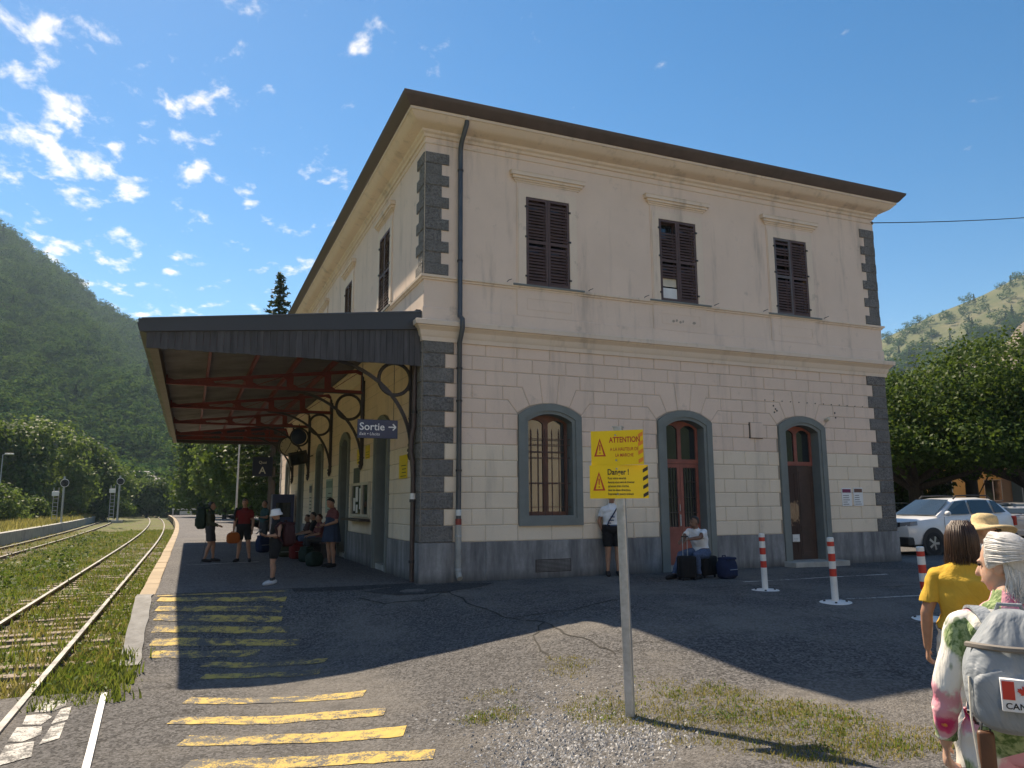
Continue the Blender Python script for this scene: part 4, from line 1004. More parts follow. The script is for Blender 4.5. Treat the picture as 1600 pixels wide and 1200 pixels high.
# --- downpipe on the front, drain pipe by the canopy corner
t = thing('downpipe', 'dark grey downpipe with white cast lower section on the front wall beside the corner quoins', 'pipe', (.76, 0, 0))
mb = MB(); mb.tube([(.03, -.40, 9.68), (.03, -.40, 9.55), (.0, -.16, 9.25), (0, -.09, 9.1), (0, -.09, 8.5), (0, -.25 + .14, 5.4), (0, -.27, 5.3), (0, -.27, 5.1), (0, -.10, 4.85), (0, -.09, 1.24)], .052, 12); mb.build('pipe', MT['zinc'], t, True)
mb = MB(); mb.tube([(.03, -.40, 9.76), (.03, -.40, 9.62)], .075, 12); mb.build('outlet_neck', MT['mould'], t, True)
mb = MB(); mb.tube([(0, -.09, 1.24), (0, -.09, 1.12)], .062, 12); mb.build('collar', simple('red_oxide_collar', (.28, .05, .035), .6, .2, 8), t, True)
mb = MB(); mb.tube([(0, -.09, 1.42), (0, -.09, 1.30)], .057, 12); mb.build('collar', MT['white'], t, True)
mb = MB(); mb.tube([(0, -.09, 1.12), (0, -.09, .22), (0, -.13, .14), (.0, -.2, .08)], .06, 12); mb.build('cast_pipe', MT['concrete'], t, True)
for z in (8.62, 6.6, 4.3, 3.62, 2.2, .9, .25):
    mb = MB(); mb.lathe([(.056, -.02), (.064, -.02), (.064, .02), (.056, .02)], (0, -.09, z), 12); mb.box(-.012, .012, -.06, .02, z - .015, z + .015); mb.build('pipe_clamp', MT['iron'] if z > 1 else MT['galv'], t)
t = thing('canopy_drainpipe', 'dark brown drainpipe with bends running down the corner under the canopy', 'pipe', (-.07, .34, 0))
mb = MB(); mb.tube([(0, 0, 4.6), (0, 0, 3.1), (-.03, .02, 2.95), (-.05, .02, 2.6), (-.02, .0, 2.4), (0, 0, 2.1), (0, 0, .0)], .05, 10); mb.build('pipe', MT['ironbrown'], t, True)
for z in (3.4, 1.6, .4):
    mb = MB(); mb.lathe([(.05, -.03), (.068, -.03), (.068, .03), (.05, .03)], (0, 0, z), 10); mb.build('pipe_clamp', MT['iron'], t)
mb = MB(); mb.tube([(0, 0, 1.75), (0, 0, 1.62)], .06, 10); mb.build('collar', MT['white'], t, True)

# --- warning signs on the galvanised post
def warning_post():
    bx, by = -.41, -8.41; bz = gz(bx, by)
    t = thing('warning_sign_post', 'galvanised square post carrying two yellow warning plates, standing in the gravel patch', 'sign post', (bx, by, bz - .05), R(-40))
    H = 2.70; lean = -.045
    mb = MB(); P = [(-.042, -.042), (.042, -.042), (.042, .042), (-.042, .042)]; r = .012; prof = []
    for (x, y) in P:
        sx, sy = (1 if x > 0 else -1), (1 if y > 0 else -1)
        c = (x - sx * r, y - sy * r); a0 = {(-1, -1): 180, (1, -1): 270, (1, 1): 0, (-1, 1): 90}[(sx, sy)]
        for k in range(4): a = R(a0 + 30 * k); prof.append((c[0] + r * math.cos(a), c[1] + r * math.sin(a)))
    n = len(prof)
    for z in (0, H): mb.v += [(x + lean * z / H, y, z) for x, y in prof]
    mb.f = [(i, (i + 1) % n, n + (i + 1) % n, n + i) for i in range(n)] + [tuple(range(n, 2 * n))]; mb.mi = [0] * (n + 1); mb.build('post', MT['galv'], t, 40)
    mb = MB(); mb.box(-.05 + lean, .05 + lean, -.05, .05, H, H + .006); mb.build('post_cap', MT['galv'], t)
    def plate(name, z0, h, wl, wr, angL, angR, tilt):
        # a plate folded slightly round the post: left and right wing
        cx = lean * z0 / H - .02; cy = -.052
        M0 = Matrix.Translation((cx, cy, z0)) @ Matrix.Rotation(tilt, 4, 'Y')
        wing = {}
        mbp = MB()
        for s, w, a in ((-1, wl, angL), (1, wr, angR)):
            Mw = M0 @ Matrix.Rotation(a, 4, 'Z'); wing[s] = Mw
        def pt(u, v, d=0.0): return (wing[-1] if u < 0 else wing[1]) @ Vector((u, -d, v))
        vs = []; us = [-wl, -.002, .002, wr]
        for d in (0.003, -.0): vs += [pt(u, v, d) for v in (0, h) for u in us]
        q = lambda i, j, k: k * 8 + j * 4 + i
        fs = []
        for i in range(3): fs += [(q(i, 0, 0), q(i + 1, 0, 0), q(i + 1, 1, 0), q(i, 1, 0)), (q(i, 0, 1), q(i, 1, 1), q(i + 1, 1, 1), q(i + 1, 0, 1)), (q(i, 0, 0), q(i, 0, 1), q(i + 1, 0, 1), q(i + 1, 0, 0)), (q(i, 1, 0), q(i + 1, 1, 0), q(i + 1, 1, 1), q(i, 1, 1))]
        fs += [(q(0, 0, 0), q(0, 1, 0), q(0, 1, 1), q(0, 0, 1)), (q(3, 0, 0), q(3, 0, 1), q(3, 1, 1), q(3, 1, 0))]
        mbp.add(vs, fs); o = mbp.build(name, MT['yellow'], t)
        return o, pt
    def flat(o, pt, name, polys, mat, d=.0048):
        mbp = MB()
        for pl in polys: b = len(mbp.v); mbp.v += [tuple(pt(u, v, d)) for u, v in pl]; mbp.f.append(tuple(range(b, b + len(pl)))); mbp.mi.append(0)
        return mbp.build(name, mat, o, fix=False)
    def words(o, pt, s, size, u, v, mat, sx=1., bold=0., align='LEFT', d=.0048):
        me = text_mesh(s, size, align, sx, bold)
        for vv in me.vertices: vv.co = pt(u + vv.co.x, v + vv.co.y, d)
        me.materials.append(mat); ob = bpy.data.objects.new('lettering', me); link(ob, o)
    def tri(u, v, w, h, mat, o, pt):
        k = .14
        A, B, C = (u - w / 2, v), (u + w / 2, v), (u, v + h)
        ia, ib, ic = (u - w / 2 + .022, v + .013), (u + w / 2 - .022, v + .013), (u, v + h - .030)
        flat(o, pt, 'warning_triangle', [[A, B, ib, ia], [B, C, ic, ib], [C, A, ia, ic]], mat)
        flat(o, pt, 'exclamation_mark', [[(u - .0045, v + .055), (u + .0045, v + .055), (u + .0065, v + .112), (u - .0065, v + .112)], [(u - .006, v + .028), (u + .006, v + .028), (u + .006, v + .040), (u - .006, v + .040)]], mat)
    # upper plate: red print
    o, pt = plate('upper_plate', 2.335, .33, .245, .265, R(-2), R(-6), R(0))
    tri(-.158, .085, .115, .175, MT['redprint'], o, pt)
    words(o, pt, 'ATTENTION', .075, .085, .215, MT['redprint'], .72, .0016, 'CENTER')
    words(o, pt, 'A LA HAUTEUR DE', .046, .080, .135, MT['redprint'], .72, .0004, 'CENTER'); words(o, pt, 'LA MARCHE', .046, .080, .078, MT['redprint'], .72, .0004, 'CENTER')
    flat(o, pt, 'hazard_stripes', [[(.215, .01 + i * .08), (.262, .035 + i * .08), (.262, .072 + i * .08), (.215, .047 + i * .08)] for i in range(4)], MT['orangeprint'])
    # lower plate: black print
    o, pt = plate('lower_plate', 2.02, .315, .265, .29, R(4), R(14), R(0))
    tri(-.175, .075, .115, .18, MT['redprint'], o, pt)
    words(o, pt, 'Danger !', .075, -.095, .225, MT['black'], .78, .0016)
    for i, s in enumerate(('Pour votre s\u00e9curit\u00e9', 'Assurez-vous avant de traverser', "qu'aucun train n'arrive", 'dans les deux directions', 'Empruntez le passage am\u00e9nag\u00e9')): words(o, pt, s, .032, -.092, .180 - i * .037, MT['black'], .60 if i in (1, 4) else .68, .0006)
    flat(o, pt, 'hazard_stripes', [[(.240, .006 + i * .078), (.288, .034 + i * .078), (.288, .068 + i * .078), (.240, .040 + i * .078)] for i in range(4)], MT['black'])
    for z in (2.06, 2.30, 2.38, 2.62):
        mb = MB(); mb.lathe([(0, -.006), (.009, -.006), (.009, 0)], (0, 0, 0), 8, 0, Matrix.Translation((lean * z / H - .02, -.062, z)) @ Matrix.Rotation(R(90), 4, 'X')); mb.build('bolt', MT['galv'], t)
warning_post()

# --- flexible bollards
def bollard():
    t = thing('bollard', 'x', 'bollard', (0, 0, 0), 0, 'red and white flexible bollards')
    mb = MB(); zs = [0.02, .40, .515, .63, .745, .86, .93, .98]; mats = [0, 1, 0, 1, 0, 1, 0]
    for i in range(7):
        b = len(mb.v); r0 = .052; mb.lathe([(r0, zs[i]), (r0, zs[i + 1])], (0, 0, 0), 16, mats[i])
    mb.lathe([(.052, .98), (.046, .992), (0, .994)], (0, 0, 0), 16, 0); mb.build('tube', [MT['white'], MT['red']], t, True)
    mb = MB(); mb.lathe([(.0, .028), (.075, .028), (.12, .022), (.235, .008), (.24, .0)], (0, 0, 0), 24); mb.build('base_plate', MT['white'], t, True)
    for k in range(4):
        mb = MB(); a = k * math.pi / 2 + .4; mb.lathe([(0, .034), (.018, .034), (.02, .014)], (.16 * math.cos(a), .16 * math.sin(a), 0), 8); mb.build('bolt', MT['iron'], t)
    return t
b0 = bollard(); BL_ = [(5.27, -3.70, R(2.2), 'striped bollard farthest back, nearest the station doors'), (5.09, -5.48, R(2.8), 'striped bollard in the middle of the row of three'), (5.36, -6.87, R(3), 'striped bollard partly hidden by the person in yellow')]
for i, (x, y, ln, lb) in enumerate(BL_):
    b = b0 if i == 0 else copy_tree(b0); b.location = (x, y, fz(x, y)); b['label'] = lb; b.rotation_euler = (.0, -ln, rnd.uniform(0, 1))

# --- notices on the walls
def notice(name, F, u0, u1, v0, v1, label, bg, bars, cat='notice', lines=5, w0=.008, text=None, group=None):
    t = thing(name, label, cat, F.P((u0 + u1) / 2, v0, 0), 0, group); L0 = Vector(t.location)
    def rel(mb): mb.v = [tuple(Vector(v) - L0) for v in mb.v]; return mb
    mb = MB(); F.box(mb, u0, u1, v0, v1, w0, w0 + .014); rel(mb).build('panel', bg, t)
    h = v1 - v0; w = u1 - u0
    if bars: mb = MB(); F.box(mb, u0 + .02, u1 - .02, v1 - h * .26, v1 - h * .06, w0 + .014, w0 + .017); rel(mb).build('heading', bars, t)
    mb = MB()
    for i in range(lines):
        v = v0 + h * (.08 + .6 * i / lines); k = rnd.uniform(.5, .85); F.box(mb, u0 + w * .1, u0 + w * (.1 + .85 * k), v, v + h * .03, w0 + .014, w0 + .0165)
    if lines: rel(mb).build('printed_lines', MT['black'], t)
    return t
mag = simple('magenta_print', (.20, .02, .08), .5)
notice('timetable_notice', FR, 11.05, 11.37, 1.43, 1.88, 'white notice with magenta heading, left of the pair by the corner', MT['whiteprint'], mag)
notice('timetable_notice', FR, 11.45, 11.76, 1.43, 1.89, 'white notice with brownish heading, right of the pair by the corner', MT['whiteprint'], simple('brown_print', (.16, .07, .05), .5))
notice('door_label', FR, 9.58, 9.80, .56, .74, 'small white plate low on the weathered brown door', MT['white'], None, 'plate', 2, -.222)
notice('safety_notice', LF, 1.02, 1.68, 2.08, 2.58, 'yellow safety notice on the wall nearest the corner drainpipe', MT['yellow'], None, 'notice', 4)
notice('safety_notice', LF, 5.85, 6.35, 2.62, 3.02, 'yellow notice above the dark poster beside the ticket window', MT['yellow'], None, 'notice', 3)
notice('safety_notice', LF, 4.75, 5.25, 2.70, 3.05, 'yellow notice between the ticket window and the first track-side door', MT['yellow'], None, 'notice', 3)
notice('framed_poster', LF, 5.95, 6.75, 2.08, 2.52, 'dark green framed poster above the ticket window', simple('dark_green_board', (.03, .055, .05), .5), None, 'poster', 4)
notice('framed_poster', LF, 10.2, 11.4, 1.25, 2.35, 'pale green framed poster board on the wall behind the standing person', simple('pale_green_board', (.30, .40, .36), .5), simple('green_head', (.10, .20, .17), .5), 'poster', 5)
notice('framed_poster', LF, 14.6, 15.3, 1.0, 2.3, 'narrow timetable board farther along the platform wall', MT['cream'], MT['navy'], 'poster', 6)
# ticket window
t = thing('ticket_window', 'cream framed ticket window with posters and a dark shelf on the platform wall', 'window', (-.02, 6.0, 1.1))
mb = MB(); mb.plate([(-1.45, .1), (.9, .1), (.9, 1.0), (-1.45, 1.0)], [[(-1.36, .17), (-.62, .17), (-.62, .93), (-1.36, .93)], [(-.50, .17), (.82, .17), (.82, .93), (-.50, .93)]], -.05, .01, 'x'); mb.build('frame', MT['cream'], t)
mb = MB(); mb.box(-.012, -.008, -1.4, .85, .14, .96); mb.build('pane', MT['glass'], t)
for (a, b, c, d) in ((-.4, -.2, .3, .85), (.0, .3, .5, .9), (.35, .6, .25, .6), (.02, .25, .2, .42)):
    mb = MB(); mb.box(-.018, -.0135, a, b, c, d); mb.build('sheet', MT['whiteprint'], t)
mb = MB(); mb.bev(-.28, 0, -1.5, .9, 0, .06, .01); mb.build('shelf', MT['iron'], t)
# platform clock, round mirror, name board, speaker, information post
t = thing('platform_clock', 'round station clock hanging from the wall under the canopy', 'clock', (-.62, 17.2, 3.85))
mb = MB(); mb.lathe([(0, -.08), (.36, -.08), (.40, -.05), (.40, .05), (.36, .08), (0, .08)], (0, 0, 0), 32, 0, Matrix.Rotation(R(90), 4, 'X')); mb.build('case', MT['iron'], t, True)
mb = MB(); mb.lathe([(0, .084), (.355, .084)], (0, 0, 0), 32, 0, Matrix.Rotation(R(90), 4, 'X')); mb.build('dial', MT['cream'], t)
for a, l, w in ((R(20), .17, .028), (R(-150), .27, .02)):
    mb = MB(); mb.bar((0, -.088, 0), (l * math.sin(a), -.088, l * math.cos(a)), w, .004, 0, (0, 1, 0)); mb.build('clock_hand', MT['black'], t)
for k in range(12):
    mb = MB(); a = k * math.pi / 6; mb.bar((.28 * math.sin(a), -.087, .28 * math.cos(a)), (.33 * math.sin(a), -.087, .33 * math.cos(a)), .02, .003, 0, (0, 1, 0)); mb.build('hour_mark', MT['black'], t)
mb = MB(); mb.tube([(.38, 0, 0), (.62, 0, .1)], .02, 6); mb.build('arm', MT['iron'], t)
t = thing('round_lamp', 'round dark lamp housing inside the fourth canopy ring', 'lamp', (-.46, 15.5, 4.11))
mb = MB(); mb.lathe([(0, -.06), (.2, -.06), (.29, -.02), (.29, .05), (.24, .09), (0, .12)], (0, 0, 0), 24, 0, Matrix.Rotation(R(90), 4, 'X')); mb.build('housing', MT['navy'], t, True)
mb = MB(); mb.tube([(0, 0, .28), (0, 0, .5)], .015, 6); mb.build('stem', MT['iron'], t)
t = thing('platform_sign', 'dark hanging platform letter sign below the canopy far end', 'sign', (-1.35, 20.4, 2.75))
mb = MB(); mb.bev(-.42, .42, -.03, .03, 0, .85, .01); mb.build('sign_panel', MT['navy'], t)
put_text(t, 'Quai', .17, MT['whiteprint'], Matrix.Translation((0, -.033, .55)) @ XZ, 'CENTER'); put_text(t, 'A', .42, MT['whiteprint'], Matrix.Translation((0, -.033, .12)) @ XZ, 'CENTER', bold=.006)
for x in (-.35, .35):
    mb = MB(); mb.tube([(x, 0, .85), (x, 0, 1.75)], .01, 5); mb.build('hanger_rod', MT['iron'], t)
t = thing('display_screen', 'small dark departure screen tilted on an arm from the platform wall', 'screen', (-.5, 14.7, 3.0), R(8))
mb = MB(); mb.bev(-.34, .34, -.09, .09, 0, .5, .02, 0, Matrix.Rotation(R(-12), 4, 'Y')); mb.build('case', MT['black'], t); mb = MB(); mb.box(-.3, .3, -.095, -.092, .05, .4, 0, Matrix.Rotation(R(-12), 4, 'Y')); mb.build('screen', MT['glass'], t); mb = MB(); mb.tube([(.3, 0, .3), (.5, 0, .35)], .02, 6); mb.build('arm', MT['iron'], t)
t = thing('vending_machine', 'dark blue ticket machine standing against the far platform wall', 'machine', (-.55, 19.4, 0))
mb = MB(); mb.bev(-.45, .45, -.4, .4, .02, 1.95, .03); mb.build('cabinet', simple('blue_cabinet', (.03, .05, .13), .4), t); mb = MB(); mb.box(-.3, .3, -.41, -.4, 1.0, 1.6); mb.build('front_panel', MT['glass'], t)

# --- overhead cable from the far corner
t = thing('overhead_cable', 'thin black overhead cable leaving the right top corner of the building', 'cable', (12.86, -.03, 9.2))
A = Vector((0, 0, 0)); B_ = Vector((28, 3, 7.0)); pts = [A.lerp(B_, i / 24) + Vector((0, 0, -.45 * 4 * (i / 24) * (1 - i / 24))) for i in range(25)]
mb = MB(); mb.tube(pts, .014, 5); mb.build('wire', MT['black'], t, fix=False); mb = MB(); mb.tube([(0, .03, 0), (0, -.02, 0)], .03, 8); mb.build('anchor', MT['iron'], t)

# --- sunlit house across the forecourt: it is what the barred window mirrors
def opposite_house():
    x0, x1, y0, y1, h = -14.0, 22.0, -44.0, -33.0, 8.2
    t = thing('opposite_house', 'pale yellow house across the forecourt mirrored in the barred window', 'building', ((x0 + x1) / 2, (y0 + y1) / 2, -.4))
    ox, oy, oz = t.location; F_ = lambda mb: (setattr(mb, 'v', [(v[0] - ox, v[1] - oy, v[2] - oz) for v in mb.v]), mb)[1]
    win = [(x0 + 2.2 + i * 3.5, x0 + 3.3 + i * 3.5) for i in range(10)]
    mb = MB(); mb.plate([(x0, -.5), (x1, -.5), (x1, h), (x0, h)], [[(a, z), (b, z), (b, z + 1.7), (a, z + 1.7)] for a, b in win for z in (1.1, 4.9)], y1 - .3, y1); F_(mb).build('front_wall', M_plaster('pale_yellow_render', (.85, .75, .56), .15), t)
    mb = MB(); mb.box(x0, x1, y0, y1 - .31, -.5, h); F_(mb).build('body_wall', MT['cream'], t)
    for a, b in win:
        for z in (1.1, 4.9):
            mb = MB(); mb.box(a, b, y1 - .25, y1 - .22, z, z + 1.7); F_(mb).build('window', MT['glass'], t)
    mb = MB(); mb.v = [(x0 - .6, y1 + .6, h), (x1 + .6, y1 + .6, h), (x1 + .6, y0 - .6, h), (x0 - .6, y0 - .6, h), (x0 + 4, (y0 + y1) / 2, h + 2.6), (x1 - 4, (y0 + y1) / 2, h + 2.6)]; mb.f = [(0, 1, 5, 4), (1, 2, 5), (2, 3, 4, 5), (3, 0, 4), (3, 2, 1, 0)]; mb.mi = [0] * 5; F_(mb).build('roof', MT['tile'], t)
opposite_house()

# ================================================================== vegetation
def leaf_cloud(C, Nrm, S, aspect=.62, rs=nr, jit=.8):
    """one rhombic leaf per row: centre, facing, size"""
    n = len(C); N = Nrm + rs.normal(0, jit, (n, 3)); N /= np.linalg.norm(N, axis=1)[:, None] + 1e-9
    T = rs.normal(0, 1, (n, 3)); T -= N * (T * N).sum(1)[:, None]; T /= np.linalg.norm(T, axis=1)[:, None] + 1e-9
    B = np.cross(N, T); S = S[:, None]
    V = np.stack([C - T * S * .5, C + B * S * .5 * aspect + N * S * .08, C + T * S * .5, C - B * S * .5 * aspect + N * S * .08], 1).reshape(-1, 3)
    F = np.arange(4 * n).reshape(-1, 4); return V, F
def crown_points(lobes, n, clump=.5, per=30, rs=nr, lo=.62):
    """leaves gathered in clumps near the surface of the crown's lobes"""
    lobes = np.array(lobes, float); vol = (lobes[:, 3] * lobes[:, 4] * lobes[:, 5]) ** .667; k = max(8, n // per)
    li = rs.choice(len(lobes), k, p=vol / vol.sum()); D = rs.normal(0, 1, (k, 3)); D /= np.linalg.norm(D, axis=1)[:, None]
    r = rs.uniform(lo, 1.0, k) ** .7; cc = lobes[li, :3] + D * lobes[li, 3:6] * r[:, None]
    cs = clump * rs.uniform(.6, 1.4, k); idx = np.repeat(np.arange(k), per)
    P = rs.normal(0, 1, (len(idx), 3)) * cs[idx][:, None] * np.array([.62, .62, .42]); C = cc[idx] + P
    Nn = D[idx] * .7 + P / (cs[idx][:, None] + 1e-6) * .5 + np.array([0, 0, .55]); return C, Nn
LEAF = dict(
    plane=M_leaf('plane_tree_leaves', [(.018, .042, .010), (.035, .075, .016), (.065, .115, .024), (.115, .155, .036)], .40),
    dark=M_leaf('dark_broadleaf', [(.018, .04, .012), (.035, .065, .018), (.06, .10, .025)], .35),
    mid=M_leaf('mixed_broadleaf', [(.035, .07, .018), (.06, .11, .025), (.10, .15, .035)], .4),
    light=M_leaf('pale_acacia_leaves', [(.07, .12, .03), (.11, .17, .045), (.16, .21, .06)], .45),
    pine=M_leaf('conifer_needles', [(.015, .03, .015), (.028, .05, .02), (.04, .065, .025)], .2),
    hillA=M_leaf('hill_forest_leaves', [(.018, .050, .022), (.036, .088, .034), (.064, .135, .045), (.10, .175, .058)], .35, scale=.06, spec=0),
    pineh=M_leaf('hill_conifer', [(.018, .038, .018), (.032, .058, .024), (.05, .075, .03)], .2, scale=.06, spec=0),
    grass=M_leaf('green_grass', [(.09, .13, .02), (.15, .19, .035), (.25, .25, .07)], .45, scale=.6),
    dry=M_leaf('dry_grass', [(.20, .17, .05), (.34, .27, .09), (.46, .37, .17)], .4, scale=1.2),
    weed=M_leaf('weed_leaves', [(.05, .10, .02), (.09, .16, .03), (.15, .20, .05)], .4, scale=.8),
)
def tree(name, label, loc, lobes, n, leaf, mat, trunk_r, trunk_h, limbs=6, group='trees', clump=.5, per=30, cat='tree', lean=(0, 0), lo=.62):
    t = thing(name, label, cat, loc, 0, group); rs = np.random.RandomState(int(abs(loc[0] * 71 + loc[1] * 37)) % 9973 + 3)
    mb = MB(); top = Vector((lean[0], lean[1], trunk_h)); g = .45
    mb.tube([(0, 0, -.4), (0, 0, .15), (top.x * .4, top.y * .4, trunk_h * .5), tuple(top)], [trunk_r * 1.35, trunk_r * 1.08, trunk_r * .92, trunk_r * .8], 10)
    for i in range(limbs):
        l = lobes[i % len(lobes)]; a = rs.uniform(0, 6.28)
        e = Vector((l[0] + l[3] * .55 * math.cos(a), l[1] + l[4] * .55 * math.sin(a), l[2] + l[5] * rs.uniform(-.2, .5)))
        m_ = top.lerp(e, .45) + Vector((0, 0, -.15 * (e - top).length * rs.uniform(-.3, .6)))
        st = top * rs.uniform(.75, 1.0); mb.tube([tuple(st), tuple(m_), tuple(e)], [trunk_r * .5, trunk_r * .3, trunk_r * .08], 6)
        for k in range(2):
            q = m_.lerp(e, rs.uniform(.2, .7)); w = q + Vector(tuple(rs.normal(0, 1, 3))) * (l[3] * .35); mb.tube([tuple(q), tuple(w)], [trunk_r * .2, trunk_r * .04], 5)
    mb.build('trunk', MT['bark'], t, True, fix=False)
    C, Nn = crown_points(lobes, n, clump, per, rs, lo); S = leaf * rs.uniform(.6, 1.35, len(C)); V, F = leaf_cloud(C, Nn, S, .66, rs)
    o = bpy.data.objects.new('crown', np_mesh('crown', V, F, mat)); link(o, t); return t
def at(az, d, z=0.0): return (CAM.x + d * math.sin(R(az)), CAM.y + d * math.cos(R(az)), z)

# plane trees on the square to the right
def plane_lobes(r, zt, zb, seed):
    rs = np.random.RandomState(seed); out = [(0, 0, (zt + zb) / 2 + .3, r * .82, r * .82, (zt - zb) / 2 * .92)]
    for i in range(11):
        a = i * 2.4 + rs.uniform(-.3, .3); q = r * rs.uniform(.45, .82); z = zb + (zt - zb) * rs.uniform(.22, .86); out.append((q * math.cos(a), q * math.sin(a), z, r * rs.uniform(.26, .42), r * rs.uniform(.26, .42), (zt - zb) * rs.uniform(.15, .24)))
    return out
G1 = 'plane trees on the square'
tree('plane_tree', 'broad plane tree right beside the building corner, trunk behind the white car bonnet', at(50.6, 41), plane_lobes(6.2, 7.3, 2.7, 1), 62000, .18, LEAF['plane'], .36, 2.6, 9, G1, .55, 40)
tree('plane_tree', 'tall plane tree at the right picture edge over the straw hat', at(57.0, 42), plane_lobes(7.0, 9.2, 2.7, 2), 66000, .18, LEAF['plane'], .40, 2.5, 9, G1, .6, 40)
tree('plane_tree', 'farther plane tree filling the gap between the two nearer crowns', at(53.8, 52), plane_lobes(7.0, 9.4, 3.2, 3), 34000, .25, LEAF['plane'], .38, 3.0, 8, G1, .65, 40)
tree('plane_tree', 'plane tree mostly hidden behind the right corner of the station', at(46.6, 50), plane_lobes(5.6, 6.8, 2.5, 4), 16000, .28, LEAF['plane'], .36, 2.8, 8, G1, .65, 40)
tree('garden_tree', 'small dark tree under the plane crowns behind the parked cars', at(49.6, 52), [(0, 0, 2.6, 2.6, 2.6, 2.0)], 4000, .34, LEAF['dark'], .2, 1.4, 5, 'garden trees')

# trees by the far end of the platform
def lob(r, zt, zb, seed, n=8):
    rs = np.random.RandomState(seed); out = [(0, 0, (zt + zb) / 2, r * .75, r * .75, (zt - zb) / 2 * .95)]
    for i in range(n):
        a = i * 2.4 + rs.uniform(-.4, .4); z = zb + (zt - zb) * rs.uniform(.15, .85); q = r * rs.uniform(.35, .75) * (1.15 - .6 * (z - zb) / (zt - zb)); out.append((q * math.cos(a), q * math.sin(a), z, r * rs.uniform(.28, .46), r * rs.uniform(.28, .46), (zt - zb) * rs.uniform(.13, .22)))
    return out
G2 = 'trees behind the platform end'
for (az, d, r, zt, mt, n, lb) in ((.6, 104, 4.2, 11.0, 'mid', 9000, 'leafy tree at the end of the platform, leftmost of that group beside the track'), (2.3, 88, 4.2, 12.5, 'light', 11000, 'sunlit yellowish tree behind the person with the trekking pole'), (4.0, 74, 4.2, 13.0, 'mid', 12000, 'dense tree behind the person in the red top'),
                                  (5.6, 64, 4.0, 13.0, 'dark', 12000, 'dark tree filling the view under the canopy beside the platform sign'), (8.2, 62, 4.6, 12, 'dark', 10000, 'dark tree partly hidden by the platform wall'), (3.0, 120, 6, 13, 'dark', 8000, 'dark tree deepest in the group under the canopy')):
    tree('platform_tree', lb, at(az, d), lob(r, zt, .3, int(d)), n, .42, LEAF[mt], .22, 3.2, 7, G2, .75, 30)
G3 = 'trees across the tracks'
for (az, d, r, zt, mt, lb) in ((-14.2, 112, 6, 12.5, 'mid', 'tree across the tracks cut by the left picture edge'), (-11.2, 104, 6, 11.5, 'mid', 'round tree across the tracks above the pale shrub'), (-8.9, 110, 6.5, 13.0, 'light', 'tallest feathery tree across the tracks left of the first signal'),
                               (-6.6, 122, 5.5, 11, 'mid', 'tree just behind the left railway signal'), (-5.2, 130, 4.5, 9.0, 'light', 'paler tree between the two railway signals'), (-2.6, 150, 4.5, 6, 'mid', 'small tree beyond the right railway signal'), (-1.3, 190, 5, 8, 'dark', 'small dark tree where the tracks vanish'), (-10, 135, 7, 13, 'dark', 'dark tree in the second row across the tracks'), (-17.5, 105, 6, 12, 'mid', 'tree across the tracks outside the left picture edge')):
    x, y, z = at(az, d); tree('lineside_tree', lb, (x, y, -.3), lob(r, zt, .2, int(d * 3)), 9500, .5, LEAF[mt], .22, 3, 7, G3, .95, 28)
for (az, d, r, zt, mt, lb) in ((-11.6, 79, 3.4, 3.6, 'light', 'pale feathery shrub behind the far platform'), (-14.5, 74, 3.4, 3.6, 'light', 'pale feathery shrub at the left picture edge'), (-9.6, 92, 2.6, 2.6, 'mid', 'low green shrub right of the lamp post'), (-4.3, 118, 2.2, 2.3, 'weed', 'low bush beside the track near the signals'), (-2.2, 150, 1.6, 1.9, 'light', 'round bush where the tracks bend')):
    x, y, z = at(az, d); tree('shrub', lb, (x, y, -.2), lob(r, zt, .0, int(d * 7), 5), 3800, .30, LEAF[mt], .06, .5, 5, 'shrubs beside the railway', .5, 28, 'shrub')

# conifer behind the building
def conifer(name, label, loc, H, r0, z0, n):
    t = thing(name, label, 'tree', loc); rs = np.random.RandomState(5)
    mb = MB(); mb.tube([(0, 0, -.3), (0, 0, H * .5), (0, 0, H)], [.26, .16, .02], 8); Cs, Ns = [], []
    for i in range(n):
        z = z0 + (H - z0) * (i / n) ** .9; L_ = r0 * (1 - (z - z0) / (H - z0)) ** .75 * rs.uniform(.6, 1.1) + .12; a = i * 2.39996 + rs.uniform(-.3, .3); e = Vector((L_ * math.cos(a), L_ * math.sin(a), z - L_ * .18)); s = Vector((0, 0, z)); mb.tube([tuple(s), tuple(e)], [.035, .008], 4)
        k = int(26 * L_) + 6; tt = rs.uniform(.15, 1, k); Cs.append(np.array(s)[None] + (np.array(e) - np.array(s))[None] * tt[:, None] + rs.normal(0, .07, (k, 3)) * [1, 1, .8]); Ns.append(np.tile([0, 0, 1.], (k, 1)))
    mb.build('trunk', MT['bark'], t, fix=False); C = np.concatenate(Cs); V, F = leaf_cloud(C, np.concatenate(Ns), .34 * rs.uniform(.7, 1.3, len(C)), .35, rs)
    o = bpy.data.objects.new('crown', np_mesh('crown', V, F, LEAF['pine'])); link(o, t)
conifer('fir_tree', 'lone dark fir rising behind the building roof edge above the canopy', at(5.35, 52), 17.0, 3.0, 3.0, 170)

